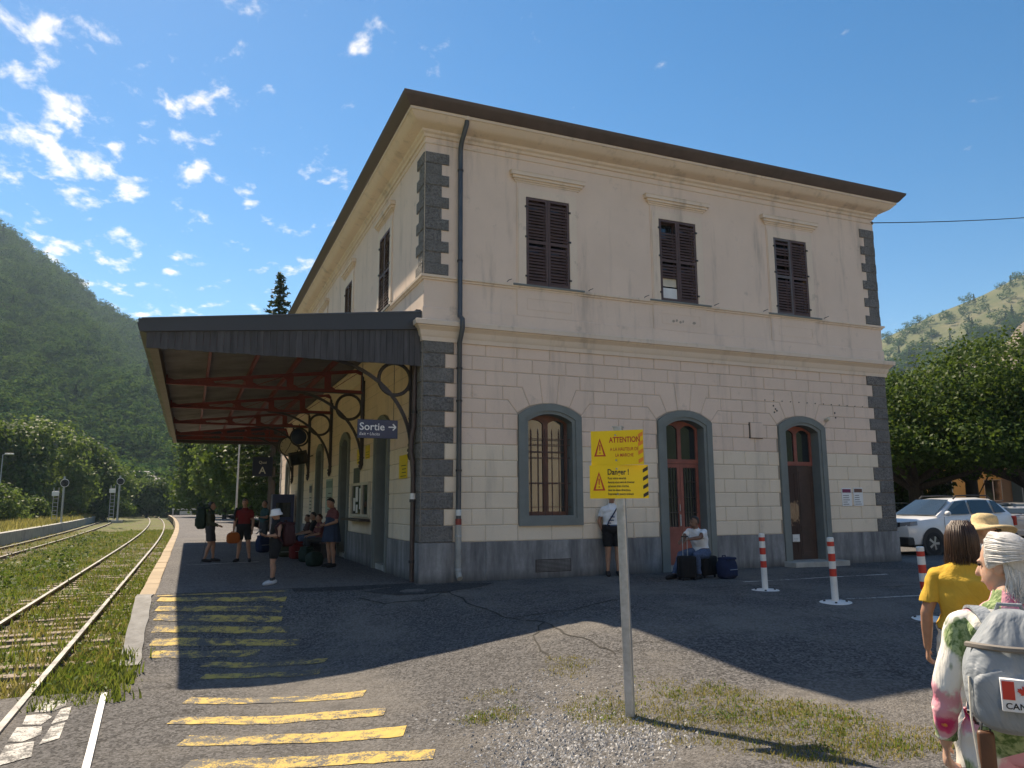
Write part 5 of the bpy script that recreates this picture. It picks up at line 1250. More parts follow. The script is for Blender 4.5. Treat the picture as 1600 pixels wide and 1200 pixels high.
# ------------------------------------------------------------------ forest on the hills
CROWNS = bpy.data.collections.new('crown_kinds')
def crown_kinds():
    for k in range(9):
        rs = np.random.RandomState(50 + k); con = k >= 7; n = 760
        if con:
            u = rs.uniform(0, 1, n) ** .8; th = rs.uniform(0, 6.283, n); w = .62 * (1 - u) * (.75 + .35 * np.sin(u * 40))
            C = np.stack([w * np.cos(th), w * np.sin(th), .3 + 2.3 * u], 1); D = np.stack([np.cos(th), np.sin(th), .4 + 0 * th], 1); S = np.full(n, .13)
        else:
            lobes = [(0, 0, 1.0, .8, .8, .75)] + [(.55 * math.cos(a), .55 * math.sin(a), rs.uniform(.5, 1.45), rs.uniform(.3, .5), rs.uniform(.3, .5), rs.uniform(.28, .45)) for a in np.arange(7) * 2.4 + rs.uniform(0, 6)]
            C, D = crown_points(lobes, n, .13, 14, rs, .88); S = np.full(len(C), .135)
        V, F = leaf_cloud(C, D + np.array([0, 0, .3]), S * rs.uniform(.6, 1.3, len(C)), .75, rs, .26)
        CROWNS.objects.link(bpy.data.objects.new('crown_kind', np_mesh('crown_kind', V, F, LEAF['pineh'] if con else LEAF['hillA'])))
crown_kinds()
def forest_nodes():
    g = bpy.data.node_groups.new('forest', 'GeometryNodeTree'); g.interface.new_socket('Geometry', in_out='INPUT', socket_type='NodeSocketGeometry'); g.interface.new_socket('Geometry', in_out='OUTPUT', socket_type='NodeSocketGeometry')
    N = g.nodes.new; i = N('NodeGroupInput'); o = N('NodeGroupOutput'); ip = N('GeometryNodeInstanceOnPoints'); ci = N('GeometryNodeCollectionInfo'); ci.inputs['Collection'].default_value = CROWNS; ci.inputs['Separate Children'].default_value = True; ci.inputs['Reset Children'].default_value = True
    def at_(n, ty): a = N('GeometryNodeInputNamedAttribute'); a.data_type = ty; a.inputs[0].default_value = n; return a.outputs[0]
    L = g.links.new; L(i.outputs[0], ip.inputs['Points']); L(ci.outputs[0], ip.inputs['Instance']); ip.inputs['Pick Instance'].default_value = True
    L(at_('kind_no', 'INT'), ip.inputs['Instance Index']); L(at_('turn', 'FLOAT_VECTOR'), ip.inputs['Rotation']); L(at_('size', 'FLOAT_VECTOR'), ip.inputs['Scale']); L(ip.outputs[0], o.inputs[0]); return g
FN = forest_nodes()
def forest(name, az0, az1, cond, count, rr, seed, label, conif=.2):
    rs = np.random.RandomState(seed); pts = []; a0, a1 = R(az0), R(az1)
    for _ in range(count):
        a = rs.uniform(a0, a1); el, d0, D = ridge(math.degrees(a)); lo_, hi = d0 - 25, D + 12; d = math.sqrt(rs.uniform(lo_ * lo_, hi * hi))
        if not cond(math.degrees(a), (d - d0) / (D - d0), rs): continue
        x = CAM.x + d * math.sin(a); y = CAM.y + d * math.cos(a); pts.append((x, y, terrain_z(x, y) - .6))
    n = len(pts); me = bpy.data.meshes.new(name); me.vertices.add(n); me.vertices.foreach_set('co', np.array(pts, np.float32).ravel())
    k = rs.randint(0, 7, n); k[rs.rand(n) < conif] = 7; r = rr * rs.uniform(.6, 1.25, n)
    S = np.stack([r, r, r * rs.uniform(.8, 1.15, n)], 1); T = np.stack([np.zeros(n), np.zeros(n), rs.uniform(0, 6.28, n)], 1)
    me.attributes.new('kind_no', 'INT', 'POINT').data.foreach_set('value', k.astype(np.int32)); me.attributes.new('size', 'FLOAT_VECTOR', 'POINT').data.foreach_set('vector', S.astype(np.float32).ravel()); me.attributes.new('turn', 'FLOAT_VECTOR', 'POINT').data.foreach_set('vector', T.astype(np.float32).ravel())
    o = bpy.data.objects.new(name, me); link(o); tag(o, label, 'forest', None, 'stuff'); md = o.modifiers.new('scatter', 'NODES'); md.node_group = FN; return n
nL = forest('forest', -26, 16, lambda a, t, rs: True, 7000, 5.6, 11, 'dense green forest covering the mountainside across the tracks', .008)
nR = forest('forest', 42, 72, lambda a, t, rs: t < .70 + .06 * math.sin(a * .9) or rs.rand() < .14, 5200, 4.8, 12, 'dark forest on the lower slope of the pasture hill to the right', .12)
print('forest', nL, nR)

# pale rock outcrop behind the plane trees
def outcrop():
    x, y, z = at(60.5, 170); bm = bmesh.new(); bmesh.ops.create_icosphere(bm, subdivisions=5, radius=1); rs = random.Random(3)
    from mathutils import noise
    for v in bm.verts:
        p = v.co.copy(); k = 1 + .35 * noise.noise(p * 1.6) + .22 * noise.noise(p * 4.1) + .12 * abs(noise.noise(p * 9)); v.co = Vector((p.x * 20 * k, p.y * 20 * k, p.z * 34 * k))
    mb = MB(); mb.bm(bm); o = mb.build('rock_outcrop', MT['rock'], None, False, False, (x, y, 6)); tag(o, 'pale bare rock outcrop above the plane trees at the right edge', 'rock')
outcrop()

# ------------------------------------------------------------------ grass and weeds
def blades(name, pts, hgt, mat, label, per=5, wid=.012, cat='grass', spread=.06):
    rs = np.random.RandomState(len(pts) % 997 + 1); P = np.repeat(np.array(pts, float), per, axis=0); n = len(P); h = hgt * rs.uniform(.35, 1.25, n) * (np.repeat(np.array([p[3] if len(p) > 3 else 1 for p in pts]), per))
    B = P[:, :3] + np.concatenate([rs.normal(0, spread, (n, 2)), np.zeros((n, 1))], 1); a = rs.uniform(0, 6.283, n); ln = rs.uniform(.1, .75, n) * h; dx = np.cos(a); dy = np.sin(a); w = wid * rs.uniform(.6, 1.4, n)
    sd = np.stack([-dy, dx, 0 * dx], 1) * w[:, None]; up = lambda f, g: B + np.stack([dx * ln * g, dy * ln * g, h * f], 1)
    V = np.stack([B - sd, B + sd, up(.55, .3) + sd * .7, up(.55, .3) - sd * .7, up(1, 1) + sd * .1, up(1, 1) - sd * .1], 1).reshape(-1, 3); k = np.arange(n)[:, None] * 6
    F = np.concatenate([k + np.array([[0, 1, 2, 3]]), k + np.array([[3, 2, 4, 5]])], 0)
    o = bpy.data.objects.new(name, np_mesh(name, V, F, mat)); link(o); return tag(o, label, cat, None, 'stuff')
def pn(x, y): return .5 + .5 * math.sin(x * 1.1 + math.sin(y * .7) * 1.7) * math.sin(y * .83 + math.sin(x * 1.3)) 
def scatter(n, fx, fy, zf, cond, seed):
    r_ = random.Random(seed); out = []
    for _ in range(n):
        x = fx(r_); y = fy(r_)
        if cond(x, y, r_): out.append((x + off(y), y, zf(x, y), r_.uniform(.5, 1.3)))
    return out
yy = lambda r: -4.2 + 64 * r.random() ** 1.9
def dens(x, y):
    k = pn(x, y)
    if -7.1 < x < -6.0: k = .35 + .65 * k if y > 3 else .45 * k
    if -5.75 < x < -5.0: k = .55 + .5 * k
    if x < -7.5: k = .25 + .8 * k
    return k
blades('track_grass', scatter(21000, lambda r: r.uniform(-11.0, -4.98), yy, tbz, lambda x, y, r: r.random() < dens(x, y) and abs(x + 5.8) > .1 and abs(x + 7.3) > .1, 21), .115, LEAF['grass'], 'green grass and weeds growing between and beside the rails')
blades('dry_track_grass', scatter(9000, lambda r: r.uniform(-13.6, -4.98), yy, tbz, lambda x, y, r: r.random() < 1.15 - pn(x + 3, y) and abs(x + 5.8) > .1 and abs(x + 7.3) > .1, 22), .15, LEAF['dry'], 'straw coloured dry grass along the track bed')
blades('meadow_grass', scatter(9000, lambda r: r.uniform(-30, -14.3), lambda r: 25 + 85 * r.random() ** 1.3, lambda x, y: 0, lambda x, y, r: True, 23), .38, LEAF['dry'], 'tall dry grass on the far platform and meadow', 5, .03, 'grass', .2)
def weeds(name, pts, size, mat, label, per=14, up=.5):
    rs = np.random.RandomState(4); P = np.repeat(np.array(pts)[:, :4], per, axis=0); n = len(P); q = rs.normal(0, 1, (n, 3)) * (P[:, 3:4] * size * np.array([[1.3, 1.3, .8]])); q[:, 2] = np.abs(q[:, 2]); V, F = leaf_cloud(P[:, :3] + q, np.tile([0, 0, 1.], (n, 1)), size * .55 * rs.uniform(.6, 1.3, n), .5, rs)
    o = bpy.data.objects.new(name, np_mesh(name, V, F, mat)); link(o); return tag(o, label, 'weeds', None, 'stuff')
weeds('track_weeds', scatter(2600, lambda r: r.uniform(-11, -5.0), yy, tbz, lambda x, y, r: r.random() < dens(x, y) ** 2 and abs(x + 5.8) > .15 and abs(x + 7.3) > .15, 24), .13, LEAF['weed'], 'broad-leaved weeds in the ballast')
weeds('tall_track_weeds', scatter(170, lambda r: r.uniform(-11.2, -8.0), lambda r: 8 + 40 * r.random(), tbz, lambda x, y, r: pn(x, y) > .45, 25), .30, LEAF['mid'], 'taller leafy weeds between the two tracks', 22)
# dry verge round the sign post
def verge(x, y):
    a = max(0, 1 - abs((x - .05 + .25 * (y + 8.6)) / 1.0) ** 2) if -10.6 < y < -7.3 else 0
    b = max(0, 1 - math.hypot((x + 1.45) / .55, (y + 7.6) / .38)); c = max(0, 1 - math.hypot((x + .1) / .45, (y + 6.6) / .7)); d = max(0, 1 - math.hypot((x + 1.2) / .5, (y + 6.9) / .3)) * .5
    return max(a * .9 * sm(-7.2, -8.4, y), b, c, d)
def vs(n, thr, seed, zo=0):
    r_ = random.Random(seed); out = []
    while len(out) < n:
        x = r_.uniform(-2.3, 1.6); y = r_.uniform(-10.8, -5.8)
        if verge(x, y) * (.5 + pn(x * 3, y * 3)) > thr + r_.random() * .6: out.append((x, y, fz(x, y) + zo, r_.uniform(.5, 1.2)))
    return out
blades('dry_verge_grass', vs(2500, .16, 31), .026, LEAF['dry'], 'trodden dry yellow grass around the foot of the sign post', 5, .004, 'grass', .035)
blades('verge_grass', vs(330, .36, 32), .045, LEAF['grass'], 'short green grass tufts around the foot of the sign post', 5, .0045, 'grass', .03)
weeds('verge_weeds', [(p[0], p[1], p[2], p[3]) for p in vs(70, .35, 33)] + [(.15, -8.0, fz(.15, -8.0), 1.6), (.3, -7.9, fz(.3, -7.9), 2.2), (.05, -7.7, fz(.05, -7.7), 1.4), (-4.55, -2.75, -.5, 1.6), (-4.6, -2.9, -.5, 1.8), (-4.5, -.8, -.1, 1.2)], .05, LEAF['weed'], 'small weeds by the sign post and the ramp edge', 14)
blades('ramp_grass', scatter(620, lambda r: r.uniform(-5.7, -4.75), lambda r: r.uniform(-5.0, -2.6), lambda x, y: max(-.7, fz(x, y) if x > -4.95 else -.68), lambda x, y, r: r.random() < .9 if x < -4.9 else r.random() < .25, 35), .13, LEAF['grass'], 'bright grass tuft at the foot of the ramp edging', 6)
def stones():
    r_ = random.Random(41); mb = MB(); base = []
    oct_ = [(1, 0, 0), (0, 1, 0), (-1, 0, 0), (0, -1, 0), (0, 0, 1)]; fs = [(0, 1, 4), (1, 2, 4), (2, 3, 4), (3, 0, 4)]
    n = 0
    while n < 5200:
        x = r_.uniform(-2.6, .6); y = r_.uniform(-10.4, -6.4); k = max(0, 1 - math.hypot((x + 1.15 + .1 * (y + 8.6)) / 1.05, (y + 8.75) / 1.05)) * 1.4 + max(0, 1 - math.hypot((x + .9) / 1.4, (y + 7.6) / 1.3)) * .16
        if r_.random() > k: continue
        s = .006 + .018 * r_.random() ** 2.4; a = r_.uniform(0, 6.28); ca, sa = math.cos(a), math.sin(a); sx, sy, sz = s * r_.uniform(.7, 1.5), s * r_.uniform(.7, 1.2), s * r_.uniform(.5, 1.0); z = fz(x, y)
        mb.add([(x + ca * p[0] * sx - sa * p[1] * sy, y + sa * p[0] * sx + ca * p[1] * sy, z + p[2] * sz - .001) for p in oct_], fs); n += 1
    t = NT('grey_gravel'); i = t.N('ShaderNodeNewGeometry').outputs['Random Per Island']; t.pbr(t.ramp(i, [(.0, (.10, .10, .10)), (.5, (.27, .265, .26)), (1, (.50, .49, .47))]), .9)
    o = mb.build('gravel', t.done(), None, fix=False); tag(o, 'loose grey gravel scattered in front of the sign post', 'gravel', None, 'stuff')
    mb = MB(); r2 = random.Random(5)
    for i in range(2600):
        y = -4.0 + 50 * r2.random() ** 1.8; x = r2.uniform(-10.8, -5.05); s = r2.uniform(.02, .05); a = r2.uniform(0, 6.28); z = tbz(x, y); mb.add([(x + off(y) + s * math.cos(a + k * 1.57) * r2.uniform(.7, 1.2), y + s * math.sin(a + k * 1.57), z) for k in range(4)] + [(x + off(y), y, z + s * .8)], fs)
    o = mb.build('ballast', t.mat, None, fix=False); tag(o, 'grey ballast stones lying along the tracks', 'ballast', None, 'stuff')
stones()

# ================================================================== people
def cloth(name, col, var=.15, rough=.9, scale=9., wrinkle=.5):
    t = NT(name); n = t.noise(scale, 5, .6); w = t.noise(3.2, 4, .55, dist=1.2)
    c = t.mix(t.rng(n, .3, .7), mul(col, 1 - var), mul(col, 1 + var))
    t.pbr(c, rough, 0, t.bump(w, wrinkle, .05, t.bump(t.noise(240, 2), .15, .002)), .2); return t.done()
def skin_mat(name, col):
    t = NT(name); n = t.noise(14, 4, .6); c = t.mix(t.rng(n, .3, .7), mul(col, .85), mul(col, 1.08)); c = t.mix(t.rng(t.noise(45, 3), .55, .75, 0, .3), c, (col[0] * .95, col[1] * .6, col[2] * .5))
    t.pbr(c, .5, 0, t.bump(t.noise(120, 3), .08, .003), .4, Subsurface_Weight=.12, Subsurface_Scale=.02); return t.done()
SKIN = dict(pale=skin_mat('pale_skin', (.55, .34, .25)), tan=skin_mat('tanned_skin', (.40, .22, .15)), dark=skin_mat('brown_skin', (.22, .12, .08)))
CL = dict(black=cloth('black_cloth', (.018, .018, .02)), grey=cloth('dark_grey_cloth', (.06, .062, .068)), olive=cloth('olive_cloth', (.05, .055, .035)), red=cloth('red_cloth', (.15, .018, .018)), teal=cloth('teal_cloth', (.03, .075, .085)),
          white=cloth('white_cotton', (.74, .75, .77), .05), jeans=cloth('blue_denim', (.075, .11, .19), .25, scale=30), yellow=cloth('mustard_cotton', (.60, .37, .055), .08, wrinkle=.7), cream=cloth('cream_linen', (.66, .62, .54), .08), navy=cloth('navy_cloth', (.02, .03, .07)), pink=cloth('dull_pink_cloth', (.17, .06, .06)), blue=cloth('blue_dress_cloth', (.03, .045, .08)), orange=cloth('orange_nylon', (.35, .09, .02), .1, .6), shoe=cloth('dark_shoe', (.025, .025, .028), .2, .6), lshoe=cloth('pale_shoe', (.45, .47, .5)), straw=cloth('straw_plait', (.62, .47, .26), .2, .8, 60, .2), hatwhite=cloth('white_hat_cotton', (.80, .80, .80), .03), maroon=cloth('maroon_nylon', (.045, .014, .016), .2, .6), green=cloth('dark_green_nylon', (.015, .032, .026), .2, .6))
def hair_mat(name, a, b):
    t = NT(name); n = t.noise(1.0, 5, .65, t.map((70, 70, 6))); r = t.N('ShaderNodeNewGeometry').outputs['Random Per Island']
    t.pbr(t.mix(t.m('MULTIPLY', t.m('ADD', t.rng(n, .3, .7), r), .5), a, b), .45, 0, t.bump(n, .4, .004), .5); return t.done()
HAIR = dict(brown=hair_mat('dark_brown_hair', (.022, .010, .006), (.085, .040, .022)), black=hair_mat('black_hair', (.008, .007, .007), (.03, .025, .022)), white=hair_mat('white_hair', (.42, .41, .40), (.80, .79, .77)), grey=hair_mat('grey_hair', (.2, .19, .18), (.4, .38, .36)))
EYE = simple('eye_dark', (.03, .02, .015), .2)

class Body:
    """collects rounded limbs, fuses them into one skin, remembers which limb each vertex belongs to"""
    def __init__(s): s.P = []; s.mb = MB()
    def cap(s, lab, a, ra, b, rb, flat=None):
        a = Vector(a); b = Vector(b); d = (b - a); L_ = d.length or 1e-6; d.normalize()
        x = flat[0].normalized() if flat else (Vector((1, 0, 0)) if abs(d.x) < .8 else Vector((0, 1, 0)))
        x = (x - d * x.dot(d)).normalized(); y = d.cross(x); k = flat[1] if flat else 1.0; n = 12; rows = []
        for i in range(4): t = -math.pi / 2 + i * math.pi / 8; rows.append((ra * math.sin(t), ra * math.cos(t)))
        rows.append((0, ra)); rows.append((L_ * .5, (ra + rb) / 2)); rows.append((L_, rb))
        for i in range(1, 5): t = i * math.pi / 8; rows.append((L_ + rb * math.sin(t), rb * math.cos(t)))
        vs = []; fs = []
        for (h, r) in rows:
            for j in range(n): t = 2 * math.pi * j / n; vs.append(a + d * h + x * (max(r, 1e-4) * math.cos(t)) + y * (max(r, 1e-4) * math.sin(t) * k))
        for i in range(len(rows) - 1):
            for j in range(n): fs.append((i * n + j, i * n + (j + 1) % n, (i + 1) * n + (j + 1) % n, (i + 1) * n + j))
        fs.append(tuple(reversed(range(n)))); fs.append(tuple((len(rows) - 1) * n + j for j in range(n)))
        s.mb.add(vs, fs); s.P.append((lab, np.array(a), np.array(b), ra, rb))
    def chain(s, lab, pts, rs_):
        for i in range(len(pts) - 1): s.cap(lab, pts[i], rs_[i], pts[i + 1], rs_[i + 1])
    def ell(s, lab, c, r, M3=None):
        bm = bmesh.new(); bmesh.ops.create_uvsphere(bm, u_segments=16, v_segments=10, radius=1); c = Vector(c)
        for v in bm.verts:
            q = Vector((v.co.x * r[0], v.co.y * r[1], v.co.z * r[2])); v.co = c + (M3 @ q if M3 else q)
        s.mb.bm(bm); s.P.append((lab, np.array(c), np.array(c), (r[0] + r[1] + r[2]) / 3, (r[0] + r[1] + r[2]) / 3))
    def loft(s, lab, rings, side):
        """rings: (centre, half width, half depth); side: lateral direction"""
        n = 16; vs = []; fs = []; m_ = len(rings)
        for i, (c, a, b) in enumerate(rings):
            c = Vector(c); d = (Vector(rings[min(i + 1, m_ - 1)][0]) - Vector(rings[max(i - 1, 0)][0])).normalized(); x = (side - d * side.dot(d)).normalized(); y = d.cross(x)
            for j in range(n): t = 2 * math.pi * j / n; ct, st = math.cos(t), math.sin(t); vs.append(c + x * (a * math.copysign(abs(ct) ** .85, ct)) + y * (b * math.copysign(abs(st) ** .85, st)))
        for i in range(m_ - 1):
            for j in range(n): fs.append((i * n + j, i * n + (j + 1) % n, (i + 1) * n + (j + 1) % n, (i + 1) * n + j))
        fs.append(tuple(reversed(range(n)))); fs.append(tuple((m_ - 1) * n + j for j in range(n))); s.mb.add(vs, fs)
        for i in range(m_ - 1): s.P.append((lab, np.array(rings[i][0]), np.array(rings[i + 1][0]), (rings[i][1] + rings[i][2]) / 2, (rings[i + 1][1] + rings[i + 1][2]) / 2))
    def hand(s, lab, w, d, nrm, k, curl=.35, side=1):
        """palm and five fingers; d along the hand, nrm out of the palm"""
        w = Vector(w); d = Vector(d).normalized(); nrm = Vector(nrm); nrm = (nrm - d * nrm.dot(d)).normalized(); x = d.cross(nrm) * side
        s.cap(lab, w, .021 * k, w + d * (.075 * k), .036 * k, (nrm.cross(d), .48))
        for i, (u, l) in enumerate(((-.030, .066), (-.010, .076), (.011, .071), (.030, .055))):
            b = w + d * (.082 * k) + x * (u * k); l *= k; d1 = (d * math.cos(curl) + nrm * math.sin(curl)).normalized(); d2 = (d * math.cos(curl * 2.4) + nrm * math.sin(curl * 2.4)).normalized()
            m_ = b + d1 * l * .52; s.cap(lab, b - d * .02 * k, .0098 * k, m_, .0088 * k); s.cap(lab, m_, .0088 * k, m_ + d2 * l * .48, .0072 * k)
        b = w + d * (.030 * k) - x * (.028 * k); m_ = b + (d * .6 - x * .65 + nrm * .35).normalized() * .038 * k; s.cap(lab, b, .0125 * k, m_, .0105 * k); s.cap(lab, m_, .0105 * k, m_ + (d * .85 - x * .2 + nrm * .4).normalized() * .032 * k, .008 * k)
    def fuse(s, voxel, smooth=4):
        me = bpy.data.meshes.new('raw'); me.from_pydata([tuple(v) for v in s.mb.v], [], s.mb.f); ob = bpy.data.objects.new('raw', me); COL.objects.link(ob)
        m1 = ob.modifiers.new('r', 'REMESH'); m1.mode = 'VOXEL'; m1.voxel_size = voxel; m2 = ob.modifiers.new('s', 'SMOOTH'); m2.factor = .5; m2.iterations = smooth
        dg = bpy.context.evaluated_depsgraph_get(); out = bpy.data.meshes.new_from_object(ob.evaluated_get(dg)); bpy.data.objects.remove(ob); bpy.data.meshes.remove(me); return out
    def label(s, V):
        best = np.full(len(V), 1e9); lab = np.zeros(len(V), int); names = sorted(set(p[0] for p in s.P))
        for (l, a, b, ra, rb) in s.P:
            d = b - a; L2 = d @ d
            t = np.clip(((V - a) @ d) / L2, 0, 1) if L2 > 1e-12 else np.zeros(len(V)); q = np.linalg.norm(V - a - t[:, None] * d, axis=1) - (ra + (rb - ra) * t); k = q < best; best[k] = q[k]; lab[k] = names.index(l)
        return np.array(names)[lab]
def shell(parent, name, me, keep, offset, mat, fold=.0, smooth=True):
    """garment: the kept faces of the skin, pushed outwards"""
    nv = len(me.vertices); V = np.zeros(nv * 3); me.vertices.foreach_get('co', V); V = V.reshape(-1, 3); N = np.zeros(nv * 3); me.vertex_normals.foreach_get('vector', N); N = N.reshape(-1, 3)
    F = [tuple(p.vertices) for p in me.polygons if all(keep[i] for i in p.vertices)]
    if not F: return None
    used = sorted(set(i for f in F for i in f)); mp = {u: i for i, u in enumerate(used)}; U = np.array(used)
    P = V[U] + N[U] * offset
    if fold:
        x, y, z = P[:, 0], P[:, 1], P[:, 2]; f_ = np.sin(x * 23 + 9 * np.sin(z * 7)) * np.sin(z * 13 + y * 17 + 2 * np.sin(x * 11)) + .6 * np.sin(z * 31 + x * 14 + 3 * np.sin(y * 13)); P = P + N[U] * (f_ * fold)[:, None]
    m = bpy.data.meshes.new(name); m.from_pydata([tuple(p) for p in P], [], [tuple(mp[i] for i in f) for f in F]); m.materials.append(mat); m.polygons.foreach_set('use_smooth', [True] * len(m.polygons))
    o = bpy.data.objects.new(name, m); link(o, parent); sd = o.modifiers.new('thick', 'SOLIDIFY'); sd.thickness = .006; sd.offset = -1; return o

def person(label, loc, rz, H, skin, clothes, hair, J=None, voxel=.014, head_yaw=0., head_pitch=0., curl=.35, hands=None, group='people waiting at the station', fat=1.0, female=False):
    """clothes: list of (name, test(label, z), offset, material, fold)"""
    t = thing('person', label, 'person', loc, rz, group); s = H
    j = dict(hipL=(.054, 0, .525), hipR=(-.054, 0, .525), kneeL=(.058, -.012, .285), kneeR=(-.058, -.012, .285), ankL=(.062, .012, .048), ankR=(-.062, .012, .048), toeL=(.072, -.092, .018), toeR=(-.072, -.092, .018),
             pel=(0, 0, .545), wst=(0, .004, .63), che=(0, .008, .735), nek=(0, .012, .825), hed=(0, -.012, .925), shL=(.099, .010, .776), shR=(-.099, .010, .776), elL=(.132, .022, .635), elR=(-.132, .022, .635), wrL=(.138, -.022, .492), wrR=(-.138, -.022, .492), hdL=(.02, -.25, -1), hdR=(-.02, -.25, -1), hnL=(-1, 0, .0), hnR=(1, 0, .0))
    if J: j.update(J)
    v = {k: (Vector(p) * s if not k.startswith('h') or k in ('hipL', 'hipR', 'hed') else Vector(p)) for k, p in j.items()}
    B = Body(); side = (v['shL'] - v['shR']).normalized(); f = fat; fw = 1.05 if female else 1.0
    up = (v['nek'] - v['pel']).normalized()
    B.loft('torso', [(v['pel'] - up * .055 * s, .060 * s * f * fw, .050 * s * f), (v['pel'] - up * .01 * s, .098 * s * f * fw, .070 * s * f), (v['pel'] + up * .03 * s, .097 * s * f * fw, .068 * s * f), (v['wst'], .083 * s * f, .060 * s * f), (v['che'] - up * .02 * s, .097 * s * f, .069 * s * f), (v['che'] + up * .035 * s, .102 * s * f, .064 * s * f), (v['nek'] - up * .028 * s, .086 * s, .050 * s), (v['nek'] - up * .012 * s, .058 * s, .040 * s), (v['nek'] + up * .006 * s, .036 * s, .034 * s)], side)
    for S in 'LR': B.cap('torso', v['nek'] - up * .022 * s, .026 * s, v['sh' + S] + (v['nek'] - v['sh' + S]) * .12, .027 * s)
    for S in 'LR':
        B.chain('uarm' + S, [v['sh' + S], v['sh' + S].lerp(v['el' + S], .45), v['el' + S]], [.0285 * s * f, .027 * s * f, .0228 * s]); B.chain('farm' + S, [v['el' + S], v['el' + S].lerp(v['wr' + S], .35), v['wr' + S]], [.0235 * s, .0235 * s, .0155 * s])
        B.hand('hand' + S, v['wr' + S], v['hd' + S], v['hn' + S], s / 1.72, curl, 1 if S == 'L' else -1)
        B.chain('thigh' + S, [v['hip' + S], v['hip' + S].lerp(v['knee' + S], .4), v['knee' + S]], [.056 * s * f, .050 * s * f, .034 * s]); kn = v['knee' + S]; an = v['ank' + S]; fwd = (v['toe' + S] - an); fwd.z = 0; cal = kn.lerp(an, .32) - fwd.normalized() * .010 * s
        B.chain('shin' + S, [kn, cal, kn.lerp(an, .7), an], [.033 * s, .0345 * s, .0235 * s, .020 * s])
        B.cap('foot' + S, an - fwd.normalized() * .022 * s - Vector((0, 0, .016 * s)), .021 * s, v['toe' + S] - fwd.normalized() * .03 * s + Vector((0, 0, .006 * s)), .021 * s); B.cap('foot' + S, v['toe' + S] - fwd.normalized() * .03 * s + Vector((0, 0, .004 * s)), .023 * s, v['toe' + S], .016 * s)
    Mh = (Matrix.Rotation(head_yaw, 3, 'Z') @ Matrix.Rotation(head_pitch, 3, 'X')); h = v['hed']; Hd = lambda x, y, z: h + Mh @ (Vector((x, y, z)) * s)
    B.cap('neck', v['nek'] - up * .01 * s, .033 * s, Hd(0, .012, -.045), .030 * s)
    B.ell('head', Hd(0, .008, .012), (.0445 * s, .056 * s, .060 * s), Mh); B.ell('head', Hd(0, -.014, -.022), (.036 * s, .040 * s, .045 * s), Mh); B.ell('head', Hd(0, -.030, -.052), (.018 * s, .017 * s, .014 * s), Mh)
    B.cap('head', Hd(0, -.050, .006), .0055 * s, Hd(0, -.062, -.018), .0085 * s); B.cap('head', Hd(-.010, -.052, -.036), .0045 * s, Hd(.010, -.052, -.036), .0045 * s)
    for e in (-1, 1): B.ell('head', Hd(e * .044, .006, -.005), (.006 * s, .013 * s, .019 * s), Mh); B.ell('head', Hd(e * .017, -.047, .012), (.012 * s, .006 * s, .005 * s), Mh)
    me = B.fuse(voxel); me.name = 'body'; me.materials.append(skin); me.polygons.foreach_set('use_smooth', [True] * len(me.polygons)); ob = bpy.data.objects.new('body', me); link(ob, t)
    V = np.zeros(len(me.vertices) * 3); me.vertices.foreach_get('co', V); V = V.reshape(-1, 3); lab = B.label(V); Vn = V / s
    for (nm, test, o_, mt, fold) in clothes:
        keep = np.array([test(lab[i], Vn[i]) for i in range(len(V))]); shell(t, nm, me, keep, o_, mt, fold)
    mbE = MB()
    for e in (-1, 1): mbE.ico(Hd(e * .0175, -.0475, .004), .0046 * s, 1)
    mbE.build('eyes', EYE, t, 'all')
    if hair:
        hm, hk = hair; Mi = Mh.inverted(); hl = np.array([tuple((Mi @ (Vector(p) - h)) / s) for p in V])
        def isH(i):
            if lab[i] not in ('head', 'neck'): return False
            x, y, z = hl[i]
            if hk == 'short': return z > .028 - .9 * y * (y > -.03) - (.02 if y > .01 else 0) and (y > -.042 or z > .05) and z > -.045
            return z > .030 - 1.2 * y and (y > -.040 or z > .052) and z > -.075
        shell(t, 'hair', me, np.array([isH(i) for i in range(len(V))]), .012 if hk == 'short' else .018, hm, .004)
    t['s'] = 1; del t['s']
    return t, v, Hd, Mh
def isin(*names): return lambda l, p: any(l.startswith(n) for n in names)
TEE = lambda l, p: (l == 'torso' and p[2] > .50) or (l.startswith('uarm') and p[2] > .69)
TANK = lambda l, p: l == 'torso' and p[2] > .53
SHORTS = lambda l, p: (l == 'torso' and p[2] < .60) or (l.startswith('thigh') and p[2] > .34)
TROUS = lambda l, p: (l == 'torso' and p[2] < .58) or l.startswith('thigh') or (l.startswith('shin') and p[2] > .055)
JACK = lambda l, p: (l == 'torso' and p[2] > .50) or l.startswith('uarm') or l.startswith('farm')
SHOE = lambda l, p: l.startswith('foot') or (l.startswith('shin') and p[2] < .06)
SOCK = lambda l, p: l.startswith('shin') and p[2] < .10

